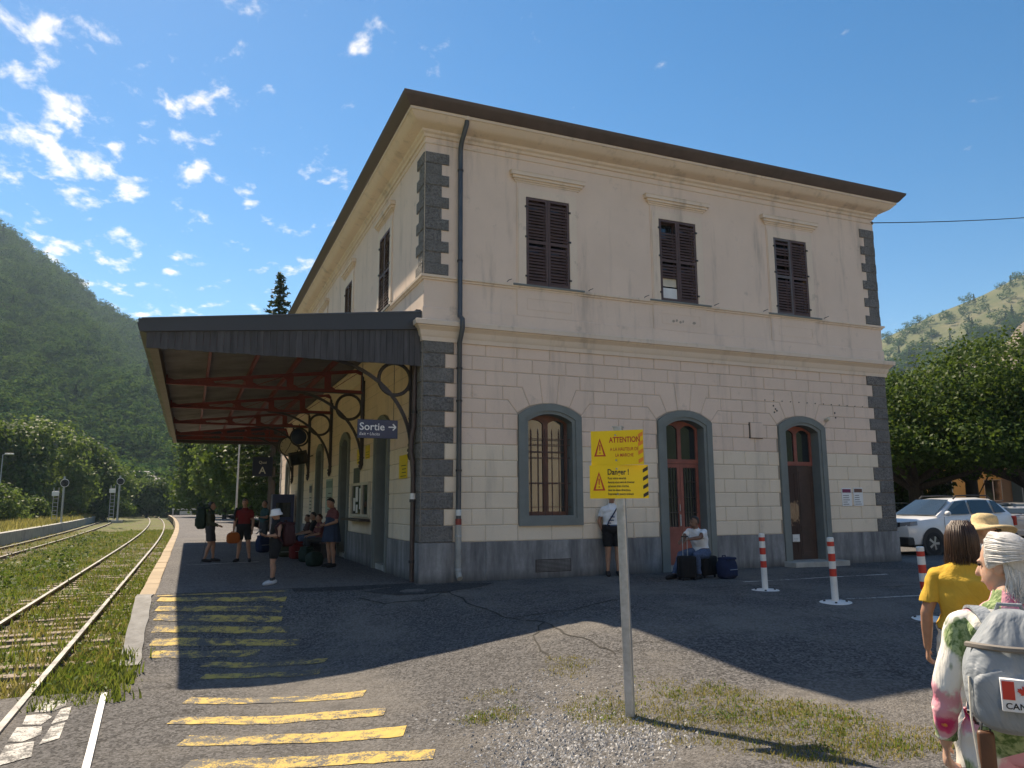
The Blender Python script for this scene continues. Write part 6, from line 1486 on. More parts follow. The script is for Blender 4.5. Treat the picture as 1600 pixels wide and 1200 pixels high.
def soft_bag(name, label, cat, loc, rz, dims, mat, group, pocket=True, straps=False, lean=0., parts=None, squash=.35):
    """fabric bag: swollen rounded box with seams, pocket, flap and handle"""
    t = thing(name, label, cat, loc, rz, group); w, d, h = dims
    bm = bmesh.new(); bmesh.ops.create_cube(bm, size=1); bmesh.ops.subdivide_edges(bm, edges=bm.edges[:], cuts=9, use_grid_fill=True)
    from mathutils import noise
    for v in bm.verts:
        p = v.co * 2; q = 4.5; k = (abs(p.x) ** q + abs(p.y) ** q + abs(p.z) ** q) ** (1 / q); u = p / k; top = max(0, u.z); r = 1 - squash * top * top
        n_ = 1 + .07 * noise.noise(Vector((u.x * 2.1, u.y * 2.1, u.z * 3.4)) + Vector((w * 9, d * 7, h))) + .03 * noise.noise(u * 6)
        v.co = Vector((u.x * w / 2 * n_ * (1 - .25 * top * top), u.y * d / 2 * n_ * r + lean * (u.z + 1) * h / 2, (u.z + 1) * h / 2))
    mb = MB(); mb.bm(bm); mb.build('bag_body', mat, t, 'all')
    if pocket:
        mb = MB(); mb.bev(-w * .36, w * .36, -d * .58, -d * .30, h * .12, h * .50, .035); mb.build('pocket', mat, t, 'all')
        mb = MB(); mb.bev(-w * .40, w * .40, -d * .46, d * .36, h * .86, h * .98, .04); mb.build('lid', mat, t, 'all')
        mb = MB(); mb.tube([(-w * .3, -d * .585, h * .44), (w * .3, -d * .585, h * .44)], .006, 5); mb.build('zip', MT['galv'], t)
    mb = MB(); mb.tube([(-.05, d * .2, h * .97), (-.045, d * .2, h * 1.05), (.045, d * .2, h * 1.05), (.05, d * .2, h * .97)], .012, 6); mb.build('grab_handle', mat, t, True)
    if straps:
        for e in (-1, 1):
            mb = MB(); mb.tube([(e * w * .25, d * .42, h * .92), (e * w * .30, d * .75, h * .98), (e * w * .34, d * 1.15, h * .78), (e * w * .36, d * .95, h * .42), (e * w * .34, d * .45, h * .14)], [.022, .026, .026, .02, .012], 8); mb.build('shoulder_strap', mat, t, True)
    return t
PG = 'people under the canopy'
# 1: walker with trekking pole
person('person in dark jacket and shorts holding a trekking pole at the shadow edge', (-3.66, 7.95, 0), R(82), 1.62, SKIN['tan'], [('jacket', JACK, .016, CL['olive'], .005), ('shorts', SHORTS, .02, CL['grey'], .004), ('boots', SHOE, .010, CL['shoe'], 0)], (HAIR['black'], 'short'),
       dict(elR=(-.14, -.02, .645), wrR=(-.13, -.13, .60), hdR=(0, -1, -.2), hnR=(.6, 0, -.6), ankL=(.06, -.06, .048), toeL=(.066, -.165, .018), kneeL=(.058, -.06, .285), ankR=(-.06, .06, .048), toeR=(-.066, -.045, .018)), group=PG)
soft_bag('backpack', 'large dark green backpack on the back of the pole walker', 'backpack', (-3.66 - .24, 7.95 + .03, .88), R(-98), (.34, .26, .60), CL['green'], 'worn backpacks', True, True)
t = thing('trekking_pole', 'thin dark trekking pole planted left of the walker', 'pole', (-3.86, 7.56, 0)); mb = MB(); mb.tube([(0, 0, .0), (.18, .14, 1.0)], [.006, .008], 6); mb.build('shaft', MT['iron'], t); mb = MB(); mb.tube([(.18, .14, 1.0), (.205, .16, 1.13)], .017, 8); mb.build('grip', MT['black'], t); mb = MB(); mb.lathe([(0, .05), (.035, .055), (0, .06)], (.01, .008, 0), 10); mb.build('basket', MT['black'], t)
# 2: red top
person('person in a red top and dark shorts facing the camera under the canopy', (-2.81, 7.55, 0), R(-18), 1.71, SKIN['tan'], [('shirt', TEE, .016, CL['red'], .006), ('shorts', SHORTS, .02, CL['black'], .004), ('boots', SHOE, .010, CL['shoe'], 0)], (HAIR['black'], 'short'),
       dict(ankL=(.10, .01, .048), toeL=(.13, -.085, .018), kneeL=(.078, -.01, .285), ankR=(-.085, .0, .048), toeR=(-.11, -.10, .018), elR=(-.15, .02, .635), wrR=(-.155, -.03, .495)), group=PG)
soft_bag('backpack', 'dark backpack worn by the person in the red top', 'backpack', (-2.81 - .07, 7.55 + .22, .92), R(162), (.32, .22, .52), CL['black'], 'worn backpacks', False, True)
soft_bag('shopping_bag', 'bright orange bag hanging from the hand of the person in the red top', 'bag', (-3.08, 7.48, .50), R(10), (.34, .16, .30), CL['orange'], 'hand luggage', False)
# 3: person behind
person('person in a dark teal top standing at the back, face turned left', (-1.78, 13.4, 0), R(-60), 1.67, SKIN['tan'], [('shirt', TEE, .016, CL['teal'], .006), ('trousers', TROUS, .016, CL['grey'], .004), ('shoes', SHOE, .012, CL['shoe'], 0)], (HAIR['black'], 'long'), dict(elL=(.13, -.03, .65), wrL=(.06, -.14, .66), hdL=(-.5, -1, .3), hnL=(0, 0, 1)), group=PG, female=True)
soft_bag('rucksack', 'dark rucksack standing on the platform behind the person in red', 'backpack', (-1.95, 11.6, 0), R(20), (.42, .34, .55), CL['navy'], 'luggage on the platform')
# 4: woman with white bucket hat
tt, vv, Hd, Mh = person('person in a white bucket hat and black sleeveless top reading a phone on the platform', (-2.62, 1.1, 0), R(-78), 1.46, SKIN['tan'], [('top', TANK, .014, CL['black'], .005), ('shorts', SHORTS, .018, CL['black'], .004), ('socks', SOCK, .006, CL['grey'], 0), ('shoes', SHOE, .012, CL['lshoe'], 0)], (HAIR['brown'], 'long'),
       dict(elL=(.125, .0, .645), wrL=(.035, -.13, .64), hdL=(-.4, -1, .35), hnL=(0, 0, 1), elR=(-.125, .0, .645), wrR=(-.035, -.135, .635), hdR=(.4, -1, .35), hnR=(0, 0, 1), ankL=(.055, -.05, .048), toeL=(.06, -.15, .018), kneeL=(.055, -.05, .285)), .011, 0, R(12), group=PG, female=True)
def hat_on(name, label, P, Hd_, prof, mat, rot, crease=0):
    t = thing(name, label, 'hat', P); mb = MB(); mb.lathe(prof, (0, 0, 0), 28)
    if crease: mb.v = [(x, y, z + crease * math.sin(2 * math.atan2(y, x) + .7) * max(0, math.hypot(x, y) - .12)) for x, y, z in mb.v]
    o = mb.build('hat_shell', mat, t, 'all'); o.modifiers.new('thick', 'SOLIDIFY').thickness = .004; t.rotation_euler = rot; return t
q = tt.matrix_basis @ Hd(0, .004, .022)
hat_on('bucket_hat', 'white cotton bucket hat on the person with the phone', q, Hd, [(.128, -.055), (.122, -.03), (.098, .0), (.094, .035), (.086, .062), (.05, .074), (0, .076)], CL['hatwhite'], (R(10), 0, R(-78)))
t = thing('phone', 'small phone held in both hands by the person in the white hat', 'phone', tt.matrix_basis @ Vector((0, -.335, 1.02))); mb = MB(); mb.bev(-.036, .036, -.005, .005, -.07, .07, .004); mb.build('case', MT['black'], t); mb = MB(); mb.box(-.033, .033, .0055, .006, -.065, .065); mb.build('screen', MT['glass'], t); t.rotation_euler = (R(-50), 0, R(-78))
soft_bag('backpack', 'maroon and black backpack on the back of the person in the white hat', 'backpack', (-2.62 + .22, 1.1 - .03, .72), R(102), (.30, .24, .48), CL['maroon'], 'worn backpacks', True, True)
# 5: person by the wall
def skirt(t, z0, z1, r0, r1, mat, name='skirt', amp=.02, k=9, c=(0, 0), sq=.8):
    mb = MB(); n = 48; rows = 10
    for i in range(rows + 1):
        u = i / rows; z = z0 + (z1 - z0) * u
        for j_ in range(n): a = 2 * math.pi * j_ / n; r = (r0 + (r1 - r0) * u ** .8) * (1 + amp * (u + .1) * 6 * math.sin(k * a + .8 * math.sin(3 * a)) * .5); mb.v.append((c[0] + r * math.cos(a), c[1] + r * math.sin(a) * sq, z))
    for i in range(rows):
        for j_ in range(n): mb.f.append((i * n + j_, i * n + (j_ + 1) % n, (i + 1) * n + (j_ + 1) % n, (i + 1) * n + j_)); mb.mi.append(0)
    return mb.build(name, mat, t, 'all')
tt, vv, Hd, Mh = person('person in a pink top and blue dress looking down beside the ticket window', (-.92, 4.75, 0), R(-70), 1.70, SKIN['tan'], [('top', TEE, .016, CL['pink'], .006), ('shoes', SHOE, .008, CL['shoe'], 0)], (HAIR['black'], 'long'), dict(elL=(.135, .0, .65), wrL=(.07, -.15, .60), hdL=(-.3, -1, .1), hnL=(0, 0, 1), elR=(-.14, .0, .65), wrR=(-.10, -.14, .57), hdR=(.2, -1, 0), hnR=(0, 0, 1), hed=(0, -.035, .915)), .013, 0, R(28), group=PG, female=True)
skirt(tt, 1.22, .62, .165, .27, CL['blue'])
soft_bag('tote_bag', 'dark green bag on the ground beside the person in the blue dress', 'bag', (-1.25, 5.2, 0), R(30), (.42, .28, .36), CL['green'], 'luggage on the platform', False)
# 6: seated people and their luggage against the wall
SIT = dict(pel=(0, 0, .30), wst=(0, .01, .39), che=(0, .0, .49), nek=(0, -.005, .58), hed=(0, -.03, .675), shL=(.104, -.005, .558), shR=(-.104, -.005, .558), hipL=(.055, 0, .285), hipR=(-.055, 0, .285), kneeL=(.07, -.235, .30), kneeR=(-.07, -.235, .30), ankL=(.075, -.22, .05), ankR=(-.075, -.22, .05), toeL=(.085, -.32, .02), toeR=(-.085, -.32, .02), elL=(.14, -.06, .41), elR=(-.14, -.06, .41), wrL=(.07, -.19, .38), wrR=(-.07, -.19, .38), hdL=(-.2, -1, -.2), hdR=(.2, -1, -.2), hnL=(0, 0, -1), hnR=(0, 0, -1))
STEE = lambda l, p: (l == 'torso' and p[2] > .33) or l.startswith('uarm')
STR = lambda l, p: (l == 'torso' and p[2] < .36) or l.startswith('thigh') or (l.startswith('shin') and p[2] > .055)
SG = 'people seated along the platform wall'
for (x, y, rz, H, c1, c2, hr, lb) in ((-.62, 8.5, R(-80), 1.66, 'pink', 'grey', 'brown', 'seated person in dull pink nearest the ticket window'), (-.62, 9.7, R(-95), 1.72, 'black', 'jeans', 'black', 'seated person in black in the middle of the platform bench'), (-.62, 10.9, R(-85), 1.6, 'maroon', 'black', 'brown', 'seated person in maroon at the far end of the platform bench')):
    person(lb, (x, y, 0), rz, H, SKIN['tan'], [('shirt', STEE, .016, CL[c1], .005), ('trousers', STR, .014, CL[c2], .004), ('shoes', SHOE, .012, CL['shoe'], 0)], (HAIR[hr], 'long'), SIT, .016, 0, R(10), group=SG)
t = thing('platform_bench', 'dark slatted bench along the platform wall under the seated people', 'bench', (-.42, 9.7, 0))
for k in range(4): mb = MB(); mb.bev(-.24 + k * .13, -.13 + k * .13, -1.8, 1.8, .40, .44, .01); mb.build('seat_slat', MT['shutter'], t)
for y in (-1.5, 0, 1.5): mb = MB(); mb.box(-.2, .22, y - .03, y + .03, 0, .4); mb.build('leg', MT['iron'], t)
for (x, y, rz, dm, mt, lb, nm) in ((-1.35, 8.0, 20, (.36, .30, .50), 'red', 'dark red rucksack leaning near the seated people', 'rucksack'), (-1.5, 9.0, -10, (.48, .34, .36), 'olive', 'olive holdall on the ground before the bench', 'holdall'), (-1.25, 6.7, 50, (.40, .3, .42), 'green', 'dark green rucksack between the bench and the person in the blue dress', 'rucksack'), (-1.6, 10.2, 80, (.36, .3, .6), 'black', 'tall black rucksack at the end of the bench', 'rucksack')):
    soft_bag(nm, lb, 'bag', (x, y, 0), R(rz), dm, CL[mt], 'luggage on the platform')
# 7: man leaning on the front wall behind the sign
tt, vv, Hd, Mh = person('person in a white printed T-shirt leaning on the wall behind the sign post', (4.20, -.24, 0), R(-18), 1.80, SKIN['tan'], [('tshirt', TEE, .017, CL['white'], .006), ('shorts', SHORTS, .024, CL['black'], .004), ('shoes', SHOE, .012, CL['shoe'], 0)], (HAIR['grey'], 'short'), dict(elL=(.145, .04, .635), wrL=(.10, .05, .50), elR=(-.15, .045, .64), wrR=(-.10, .06, .51)), .013, group='people by the front wall', fat=1.12)
mb = MB(); mb.tube([(-.15, -.10, 1.0), (-.10, -.155, 1.15), (.02, -.16, 1.33), (.12, -.09, 1.47), (.13, .03, 1.49)], .014, 6); mb.build('shoulder_strap', CL['navy'], tt, True)
for (x, z, w) in ((-.02, 1.24, .09), (-.05, 1.17, .12), (-.09, 1.11, .07), (.0, 1.06, .16)): mb = MB(); mb.bev(x - w / 2, x + w / 2, -.165, -.158, z - .012, z + .012, .002); mb.build('shirt_print', CL['jeans'], tt)
# 8: man seated on a case, arm on the handle of another
SM = dict(SIT); SM.update(pel=(0, 0, .29), wst=(0, -.012, .37), che=(0, -.045, .465), nek=(0, -.085, .55), hed=(0, -.12, .645), shL=(.11, -.08, .53), shR=(-.11, -.08, .53), kneeL=(.08, -.22, .275), ankL=(.08, -.17, .05), toeL=(.09, -.275, .02), kneeR=(-.11, -.25, .275), ankR=(-.13, -.37, .05), toeR=(-.15, -.47, .02), elL=(.12, -.19, .47), wrL=(.05, -.31, .455), hdL=(-.35, -1, -.35), hnL=(-.3, -.3, -1), elR=(-.12, -.19, .45), wrR=(-.05, -.31, .44), hdR=(.3, -1, -.3), hnR=(0, 0, -1))
tt, vv, Hd, Mh = person('person in a white T-shirt and jeans sitting sideways before the red door', (5.62, -1.42, 0), R(-72), 1.76, SKIN['dark'], [('tshirt', lambda l, p: (l == 'torso' and p[2] > .27) or (l.startswith('uarm') and (p[1] > -.155)), .017, CL['white'], .006), ('jeans', lambda l, p: (l == 'torso' and p[2] < .33) or l.startswith('thigh') or (l.startswith('shin') and p[2] > .06), .014, CL['jeans'], .005), ('shoes', SHOE, .012, CL['shoe'], 0)], (HAIR['black'], 'short'), SM, .012, R(-15), R(5), group='people by the front wall', fat=1.08)
def suitcase(label, loc, rz, dims, mat, handle):
    t = thing('suitcase', label, 'suitcase', loc, rz, 'suitcases by the red door'); w, d, h = dims
    mb = MB(); mb.bev(-w / 2, w / 2, -d / 2, d / 2, .05, h, .045); mb.build('shell', mat, t, 'all')
    for k in range(4): mb = MB(); x = -w * .3 + w * .2 * k; mb.bev(x - .012, x + .012, -d / 2 - .006, -d / 2 + .01, .12, h - .08, .004); mb.build('rib', mat, t)
    mb = MB(); mb.tube([(-w / 2 - .003, 0, .08), (-w / 2 - .003, 0, h - .04)], .006, 5); mb.build('zip', MT['iron'], t)
    for a in (-1, 1):
        for b in (-1, 1): mb = MB(); mb.lathe([(0, -.012), (.026, -.012), (.026, .012), (0, .012)], (0, 0, 0), 10, 0, Matrix.Translation((a * w * .38, b * d * .35, .027)) @ Matrix.Rotation(R(90), 4, 'Y')); mb.build('wheel', MT['black'], t)
    if handle:
        for a in (-1, 1): mb = MB(); mb.tube([(a * .05, d * .2, h), (a * .05, d * .2, h + .38)], .008, 6); mb.build('handle_tube', MT['galv'], t)
        mb = MB(); mb.tube([(-.07, d * .2, h + .38), (.07, d * .2, h + .38)], .015, 8); mb.build('handle_grip', MT['black'], t)
    return t
suitcase('black upright suitcase with pulled-out handle in front of the seated person', (5.03, -1.72, 0), R(-10), (.34, .24, .48), CL['black'], True)
suitcase('dark suitcase used as a seat before the red door', (5.72, -1.38, 0), R(20), (.50, .32, .44), CL['black'], False)
soft_bag('rucksack', 'navy rucksack standing right of the seated person', 'backpack', (5.95, -1.80, 0), R(15), (.40, .30, .44), CL['navy'], 'luggage by the red door')

# ================================================================== people in the foreground
def floral(name, base, scale=7.0, amt=1.0):
    t = NT(name); o = t.co(); v = t.voro(scale, 'F1', o, 0); cid = t.voro(scale, 'F1', o, 1); g = t.N('ShaderNodeSeparateColor'); t.L(cid, g.inputs[0])
    d = t.m('ADD', v, t.m('MULTIPLY', t.m('SUBTRACT', t.noise(scale * 3.2, 3, .6, o), .5), .42)); pick = g.outputs[0]
    flower = t.m('MULTIPLY', t.rng(d, .50, .62, 1, 0, True), t.rng(pick, .56, .58, 0, 1)); leafm = t.m('MULTIPLY', t.rng(d, .50, .70, 1, 0, True), t.rng(pick, .46, .48, 1, 0))
    petals = t.ramp(t.m('ADD', d, t.m('MULTIPLY', g.outputs[1], .2)), [(.04, (.80, .42, .06)), (.14, (.50, .03, .12)), (.30, (.62, .07, .20)), (.42, (.72, .35, .42))])
    green = t.mix(t.rng(t.noise(scale * 6, 3, .6, t.map((1, 5, 1))), .4, .6), (.09, .16, .055), (.34, .42, .22))
    v2 = t.voro(scale * 2.6, 'F1', t.map((1, 1, .45), (.3, .4, .2)), 0); sprig = t.m('MULTIPLY', t.rng(v2, .22, .32, 1, 0, True), t.rng(t.noise(scale * .8, 3, .6, o), .46, .54, 0, .85)); c = t.mix(sprig, base, (.17, .22, .13)); c = t.mix(leafm, c, green); c = t.mix(flower, c, petals); w = t.noise(3.4, 4, .55, dist=1.2)
    t.pbr(c, .85, 0, t.bump(w, .6, .05, t.bump(t.noise(260, 2), .12, .002)), .2); return t.done()
FLOR = floral('white_floral_cotton', (.74, .72, .67), 7.5)
FLOR2 = floral('white_floral_skirt', (.74, .72, .67), 5.5)
def locks(parent, name, roots, mat, n=6, r=.006):
    """hair strands: each root is a list of points"""
    mb = MB()
    for pts in roots: mb.tube(pts, [r * (1.0 - .75 * (i / (len(pts) - 1)) ** 2) for i in range(len(pts))], 5, cap=False)
    return mb.build(name, mat, parent, 'all', fix=False)
FG = 'walkers in the foreground'
# woman in yellow, seen from behind
YL = (.55, -11.12); yz = gz(*YL); H = 1.63
tt, vv, Hd, Mh = person('person with brown bob in a mustard yellow T-shirt walking away', (YL[0], YL[1], yz), R(131), H, SKIN['tan'], [('tshirt', lambda l, p: (l == 'torso' and p[2] > .475) or (l.startswith('uarm') and p[2] > .675), .020, CL['yellow'], .006), ('trousers', lambda l, p: (l == 'torso' and p[2] < .56) or l.startswith('thigh') or (l.startswith('shin') and p[2] > .05), .020, CL['cream'], .006), ('shoes', SHOE, .010, CL['lshoe'], 0)], (HAIR['brown'], 'long'),
       dict(ankL=(.06, .09, .06), toeL=(.066, .0, .02), kneeL=(.058, .015, .29), elR=(-.150, .02, .635), wrR=(-.155, -.02, .49), elL=(.150, .02, .635), wrL=(.155, -.03, .49)), .0085, 0, R(4), .55, group=FG, fat=1.04, female=True)
rs_ = random.Random(9)
def bob(parent, Hd_, H_, mat):
    roots = []
    for i in range(1500):
        a = rs_.uniform(-math.pi, math.pi); front = abs(a) > 2.35          # a = 0 is the back of the head
        if abs(a) > 2.75: continue
        e = rs_.random() ** .6; z0 = .078 - .03 * (1 - e); x0, y0 = math.sin(a) * .030 * e, math.cos(a) * .034 * e + .006
        sx, sy = math.sin(a), math.cos(a); k = rs_.uniform(.94, 1.13); end = rs_.uniform(-.098, -.066) - (.006 if not front else 0); fl = rs_.uniform(-.012, .016)
        pts = [(x0, y0, z0), (sx * .042 * k, sy * .052 * k + .008, .058), (sx * .0535 * k, sy * .066 * k + .008, .020), (sx * .056 * k, sy * .067 * k + .006, -.020), (sx * .056 * k + rs_.uniform(-.003, .003), sy * .064 * k + .004, -.052), (sx * (.050 + fl) * k, sy * (.055 + fl) * k + .002, end)]
        roots.append([tuple(Hd_(*p)) for p in pts])
    return locks(parent, 'bob_hair', roots, mat, 6, .0036)
bob(tt, Hd, H, HAIR['brown'])
mb = MB(); w = vv['wrR']; mb.ring((0, 0, 0), .033, .006, 'z', 20, 6); mb.v = [(x + w.x, y + w.y, z + w.z + .02) for x, y, z in mb.v]; mb.build('bracelet', CL['cream'], tt, 'all')
# woman with white hair and floral clothes
WL = (-1.25, -12.635); wz = -.20
H = 1.62
tt, vv, Hd, Mh = person('person with white pinned-up hair in white floral clothes carrying a grey backpack', (WL[0], WL[1], wz), R(130), H, SKIN['pale'], [('blouse', lambda l, p: (l == 'torso' and p[2] > .47) or l.startswith('uarm') or (l.startswith('farm') and p[2] > .50), .013, FLOR, .004), ('trousers', lambda l, p: (l == 'torso' and p[2] < .56) or l.startswith('thigh') or (l.startswith('shin') and p[2] > .10), .022, FLOR2, .004), ('shoes', SHOE, .010, CL['lshoe'], 0)], (HAIR['white'], 'long'),
       dict(elR=(-.140, .03, .63), wrR=(-.150, -.02, .49), elL=(.140, .03, .63), wrL=(.150, -.03, .49), hed=(-.008, -.022, .923)), .0075, R(62), R(6), .6, group=FG, fat=.93, female=True)
def swept(parent, Hd_, mat):
    """hair combed back into a low knot with loose wisps"""
    roots = []
    for i in range(2300):
        a = rs_.uniform(-1.45, 1.45); s = math.sin(a); c_ = math.cos(a); k = rs_.uniform(1.0, 1.13); wv = rs_.uniform(-.010, .010)
        top = rs_.random()
        p0 = (s * .046, -.040 + .020 * abs(s) + top * .012, .048 - .050 * abs(s) ** 2)
        pts = [p0, (s * .050 * k, -.012, .070 * c_ * k - .006 + wv), (s * .051 * k + wv, .026, (.066 * c_ - .002) * k), (s * .044 * k, .056 + wv, (.046 * c_ + .004) * k), (s * .026, .072, .022 * c_ + .006 + wv), (s * .010, .076, .012 + wv)]
        roots.append([tuple(Hd_(*p)) for p in pts])
    for i in range(520):           # nape and loose ends
        a = rs_.uniform(-1.3, 1.3); s = math.sin(a); c_ = math.cos(a); z = rs_.uniform(-.03, .01); L_ = rs_.uniform(.05, .085)
        pts = [(s * .047, c_ * .056 + .004, z), (s * .051, c_ * .062 + .006, z - L_ * .4), (s * (.050 + rs_.uniform(-.006, .008)), c_ * .060 + rs_.uniform(-.004, .010), z - L_ * .8), (s * (.046 + rs_.uniform(-.012, .018)), c_ * .055 + rs_.uniform(-.006, .018), z - L_ * 1.1)]
        roots.append([tuple(Hd_(*p)) for p in pts])
    locks(parent, 'swept_hair', roots, mat, 6, .0027)
    kn = []
    for i in range(200):
        a = rs_.uniform(0, 6.28); r = rs_.uniform(.012, .028); z = rs_.uniform(-.02, .02); kn.append([tuple(Hd_(r * math.cos(a + q * .5) * 1.1, .082 + .012 * math.sin(q + a), .014 + z + r * math.sin(a + q * .5))) for q in range(6)])
    locks(parent, 'hair_knot', kn, mat, 6, .0034)
swept(tt, Hd, HAIR['white'])
mb = MB(); e_ = Hd(-.047, .008, -.026); mb.ico(e_, .0055, 2); mb.build('earring', MT['galv'], tt, 'all')
# --- her grey backpack with a flag patch
GB = cloth('silver_grey_nylon', (.26, .29, .32), .12, .5, 6, .9)
def daypack():
    t = thing('backpack', 'silver grey drawstring backpack with a red and white flag patch in the foreground', 'backpack', (WL[0] - .766 * .225, WL[1] - .643 * .225, wz + .93), R(-50))
    from mathutils import noise
    w, d, h = .335, .215, .425; bm = bmesh.new(); bmesh.ops.create_cube(bm, size=1); bmesh.ops.subdivide_edges(bm, edges=bm.edges[:], cuts=27, use_grid_fill=True)
    for v in bm.verts:
        p = v.co * 2; q = 3.6; k = (abs(p.x) ** q + abs(p.y) ** q + abs(p.z) ** q) ** (1 / q); u = p / k; z01 = (u.z + 1) / 2
        tp = 1 - .50 * sm(.45, 1.05, z01); n_ = .06 * noise.noise(Vector((u.x * 2.6, u.y * 2.2, u.z * 1.4)) + Vector((3, 1, 0))) + .035 * noise.noise(Vector((u.x * 7, u.y * 5, u.z * 2.2)))
        dr = .028 * math.sin(math.atan2(u.y, u.x) * 11 + 1.5 * math.sin(z01 * 9)) * sm(.55, 1.0, z01)
        sag = .03 * math.sin(z01 * math.pi) ; v.co = Vector((u.x * w / 2 * tp * (1 + n_ + dr), u.y * d / 2 * tp * (1 + n_ + dr) - (sag + .03 if u.y < 0 else 0), z01 * h))
    mb = MB(); mb.bm(bm); body = mb.build('bag_body', GB, t, 'all')
    bm = bmesh.new(); bmesh.ops.create_cube(bm, size=1); bmesh.ops.subdivide_edges(bm, edges=bm.edges[:], cuts=13, use_grid_fill=True)
    for v in bm.verts:
        p = v.co * 2; q = 4; k = (abs(p.x) ** q + abs(p.y) ** q + abs(p.z) ** q) ** (1 / q); u = p / k; n_ = 1 + .05 * noise.noise(u * 2.5 + Vector((0, 5, 2))); v.co = Vector((u.x * .150 * n_, -.128 + u.y * .045 * n_, .135 + u.z * .105 * n_))
    mb = MB(); mb.bm(bm); mb.build('front_pocket', GB, t, 'all')
    mb = MB(); mb.tube([(-.045, .07, .40), (-.035, .05, .435), (.035, .05, .435), (.045, .07, .40)], .008, 8); mb.build('grab_handle', GB, t, True)
    for e in (-1, 1):
        P_ = [Vector(p) for p in ((e * .055, .05, .34), (e * .085, .12, .395), (e * .105, .20, .405), (e * .118, .28, .37), (e * .125, .325, .26), (e * .135, .29, .12), (e * .15, .16, .04), (e * .155, .06, .03))]; mb = MB(); C_ = []
        for i in range(len(P_) - 1):
            a_, b_, c_, d_ = P_[max(0, i - 1)], P_[i], P_[i + 1], P_[min(len(P_) - 1, i + 2)]
            for q in range(4): u = q / 4; C_.append(.5 * ((2 * b_) + (c_ - a_) * u + (2 * a_ - 5 * b_ + 4 * c_ - d_) * u * u + (3 * b_ - a_ - 3 * c_ + d_) * u ** 3))
        m_ = len(C_)
        for i, p in enumerate(C_):
            d_ = (C_[min(i + 1, m_ - 1)] - C_[max(i - 1, 0)]).normalized(); w_ = .026 if i < m_ * .6 else .013; nx_ = Vector((1, 0, 0)) - d_ * d_.x; nx_.normalize(); up_ = nx_.cross(d_); mb.v += [tuple(p - nx_ * w_ - up_ * .005), tuple(p + nx_ * w_ - up_ * .005), tuple(p + nx_ * w_ + up_ * .005), tuple(p - nx_ * w_ + up_ * .005)]
        for i in range(m_ - 1):
            for q in range(4): mb.f.append((4 * i + q, 4 * i + (q + 1) % 4, 4 * i + 4 + (q + 1) % 4, 4 * i + 4 + q)); mb.mi.append(0)
        mb.build('shoulder_strap', GB, t)
    mb = MB(); mb.tube([(-.155, -.06, .30), (-.11, -.125, .305), (-.04, -.155, .305), (.04, -.155, .305), (.11, -.125, .305), (.155, -.06, .30)], .011, 6); mb.build('compression_strap', simple('taupe_webbing', (.20, .18, .16), .8), t, True)
    mb = MB(); mb.tube([(-.16, -.13, .20), (-.165, -.14, .06), (-.15, -.13, -.14)], .004, 5); mb.build('cord', CL['cream'], t, True)
    # flag patch: red bars, maple leaf, lettering
    y = -.200; cx, cz = .0, .165; P = MB(); P.bev(cx - .072, cx + .072, y, y + .05, cz - .058, cz + .048, .003); pa = P.build('flag_patch', CL['white'], t)
    for e in (-1, 1): mb = MB(); mb.box(cx + e * .050 - .018, cx + e * .050 + .018, y - .002, y, cz - .018, cz + .042); mb.build('flag_bar', MT['red'], pa)
    leaf = [(0, .030), (.006, .018), (.012, .021), (.010, .006), (.018, .013), (.020, .009), (.028, .010), (.025, .003), (.029, .0), (.016, -.010), (.018, -.015), (.002, -.013), (.002, -.024)]; poly = leaf + [(-x, z) for x, z in reversed(leaf) if x > 0]
    mb = MB(); mb.prism([(cx + x * .85, cz + .012 + z * .85) for x, z in poly], y - .003, y - .0005); mb.build('maple_leaf', MT['red'], pa)
    put_text(pa, 'CANADA', .028, MT['black'], Matrix.Translation((cx, y - .0015, cz - .048)) @ XZ, 'CENTER', 1.05, .0005)
    return t
daypack()
t = thing('brown_pouch', 'narrow brown leather pouch hanging beside the white-haired person', 'bag', (-1.50, -12.69, .50), R(-50)); mb = MB(); mb.bev(-.028, .028, -.016, .016, 0, .22, .014); mb.build('pouch', simple('brown_leather', (.13, .055, .03), .5, .25, 8, .1), t, 'all'); mb = MB(); mb.tube([(-.015, 0, .21), (.03, .02, .42), (.015, 0, .21)], .004, 5); mb.build('strap', CL['grey'], t)
# woman with the straw hat, beyond
SL = (2.02, -10.22); sz = gz(*SL)
tt, vv, Hd, Mh = person('person in a wide straw hat and white top looking to the right', (SL[0], SL[1], sz), R(66), 1.64, SKIN['pale'], [('top', TEE, .018, CL['white'], .006), ('trousers', TROUS, .018, CL['cream'], .005), ('shoes', SHOE, .01, CL['lshoe'], 0)], (HAIR['brown'], 'long'), None, .010, R(-42), R(4), group=FG, female=True)
q = tt.matrix_basis @ Hd(0, .004, .024)
hat_on('straw_hat', 'wide brimmed straw hat on the person looking right', q, Hd, [(.235, -.035), (.215, -.018), (.17, -.006), (.118, .0), (.104, .012), (.102, .05), (.092, .085), (.055, .102), (0, .106)], CL['straw'], (R(6), R(4), R(70)), .25)
mb = MB()
for e in (-1, 1): c_ = Hd(e * .018, -.060, .006); mb.ico(c_, (.014, .014, .012), 2)
mb.build('sunglasses', MT['black'], tt, 'all')
def strapmat():
    t = NT('blue_white_woven_strap'); v = t.voro(45, 'F1', rand=.25); t.pbr(t.mix(t.rng(v, .25, .35), (.7, .72, .75), (.03, .05, .13)), .8); return t.done()
mb = MB(); pts = [(-.16, .02, 1.05), (-.165, .10, 1.2), (-.12, .13, 1.33), (-.02, .10, 1.41), (.1, .02, 1.36)]
for i in range(4): mb.bar(pts[i], pts[i + 1], .055, .012, 0, (-.5, 1, .3))
mb.build('shoulder_strap', strapmat(), tt)

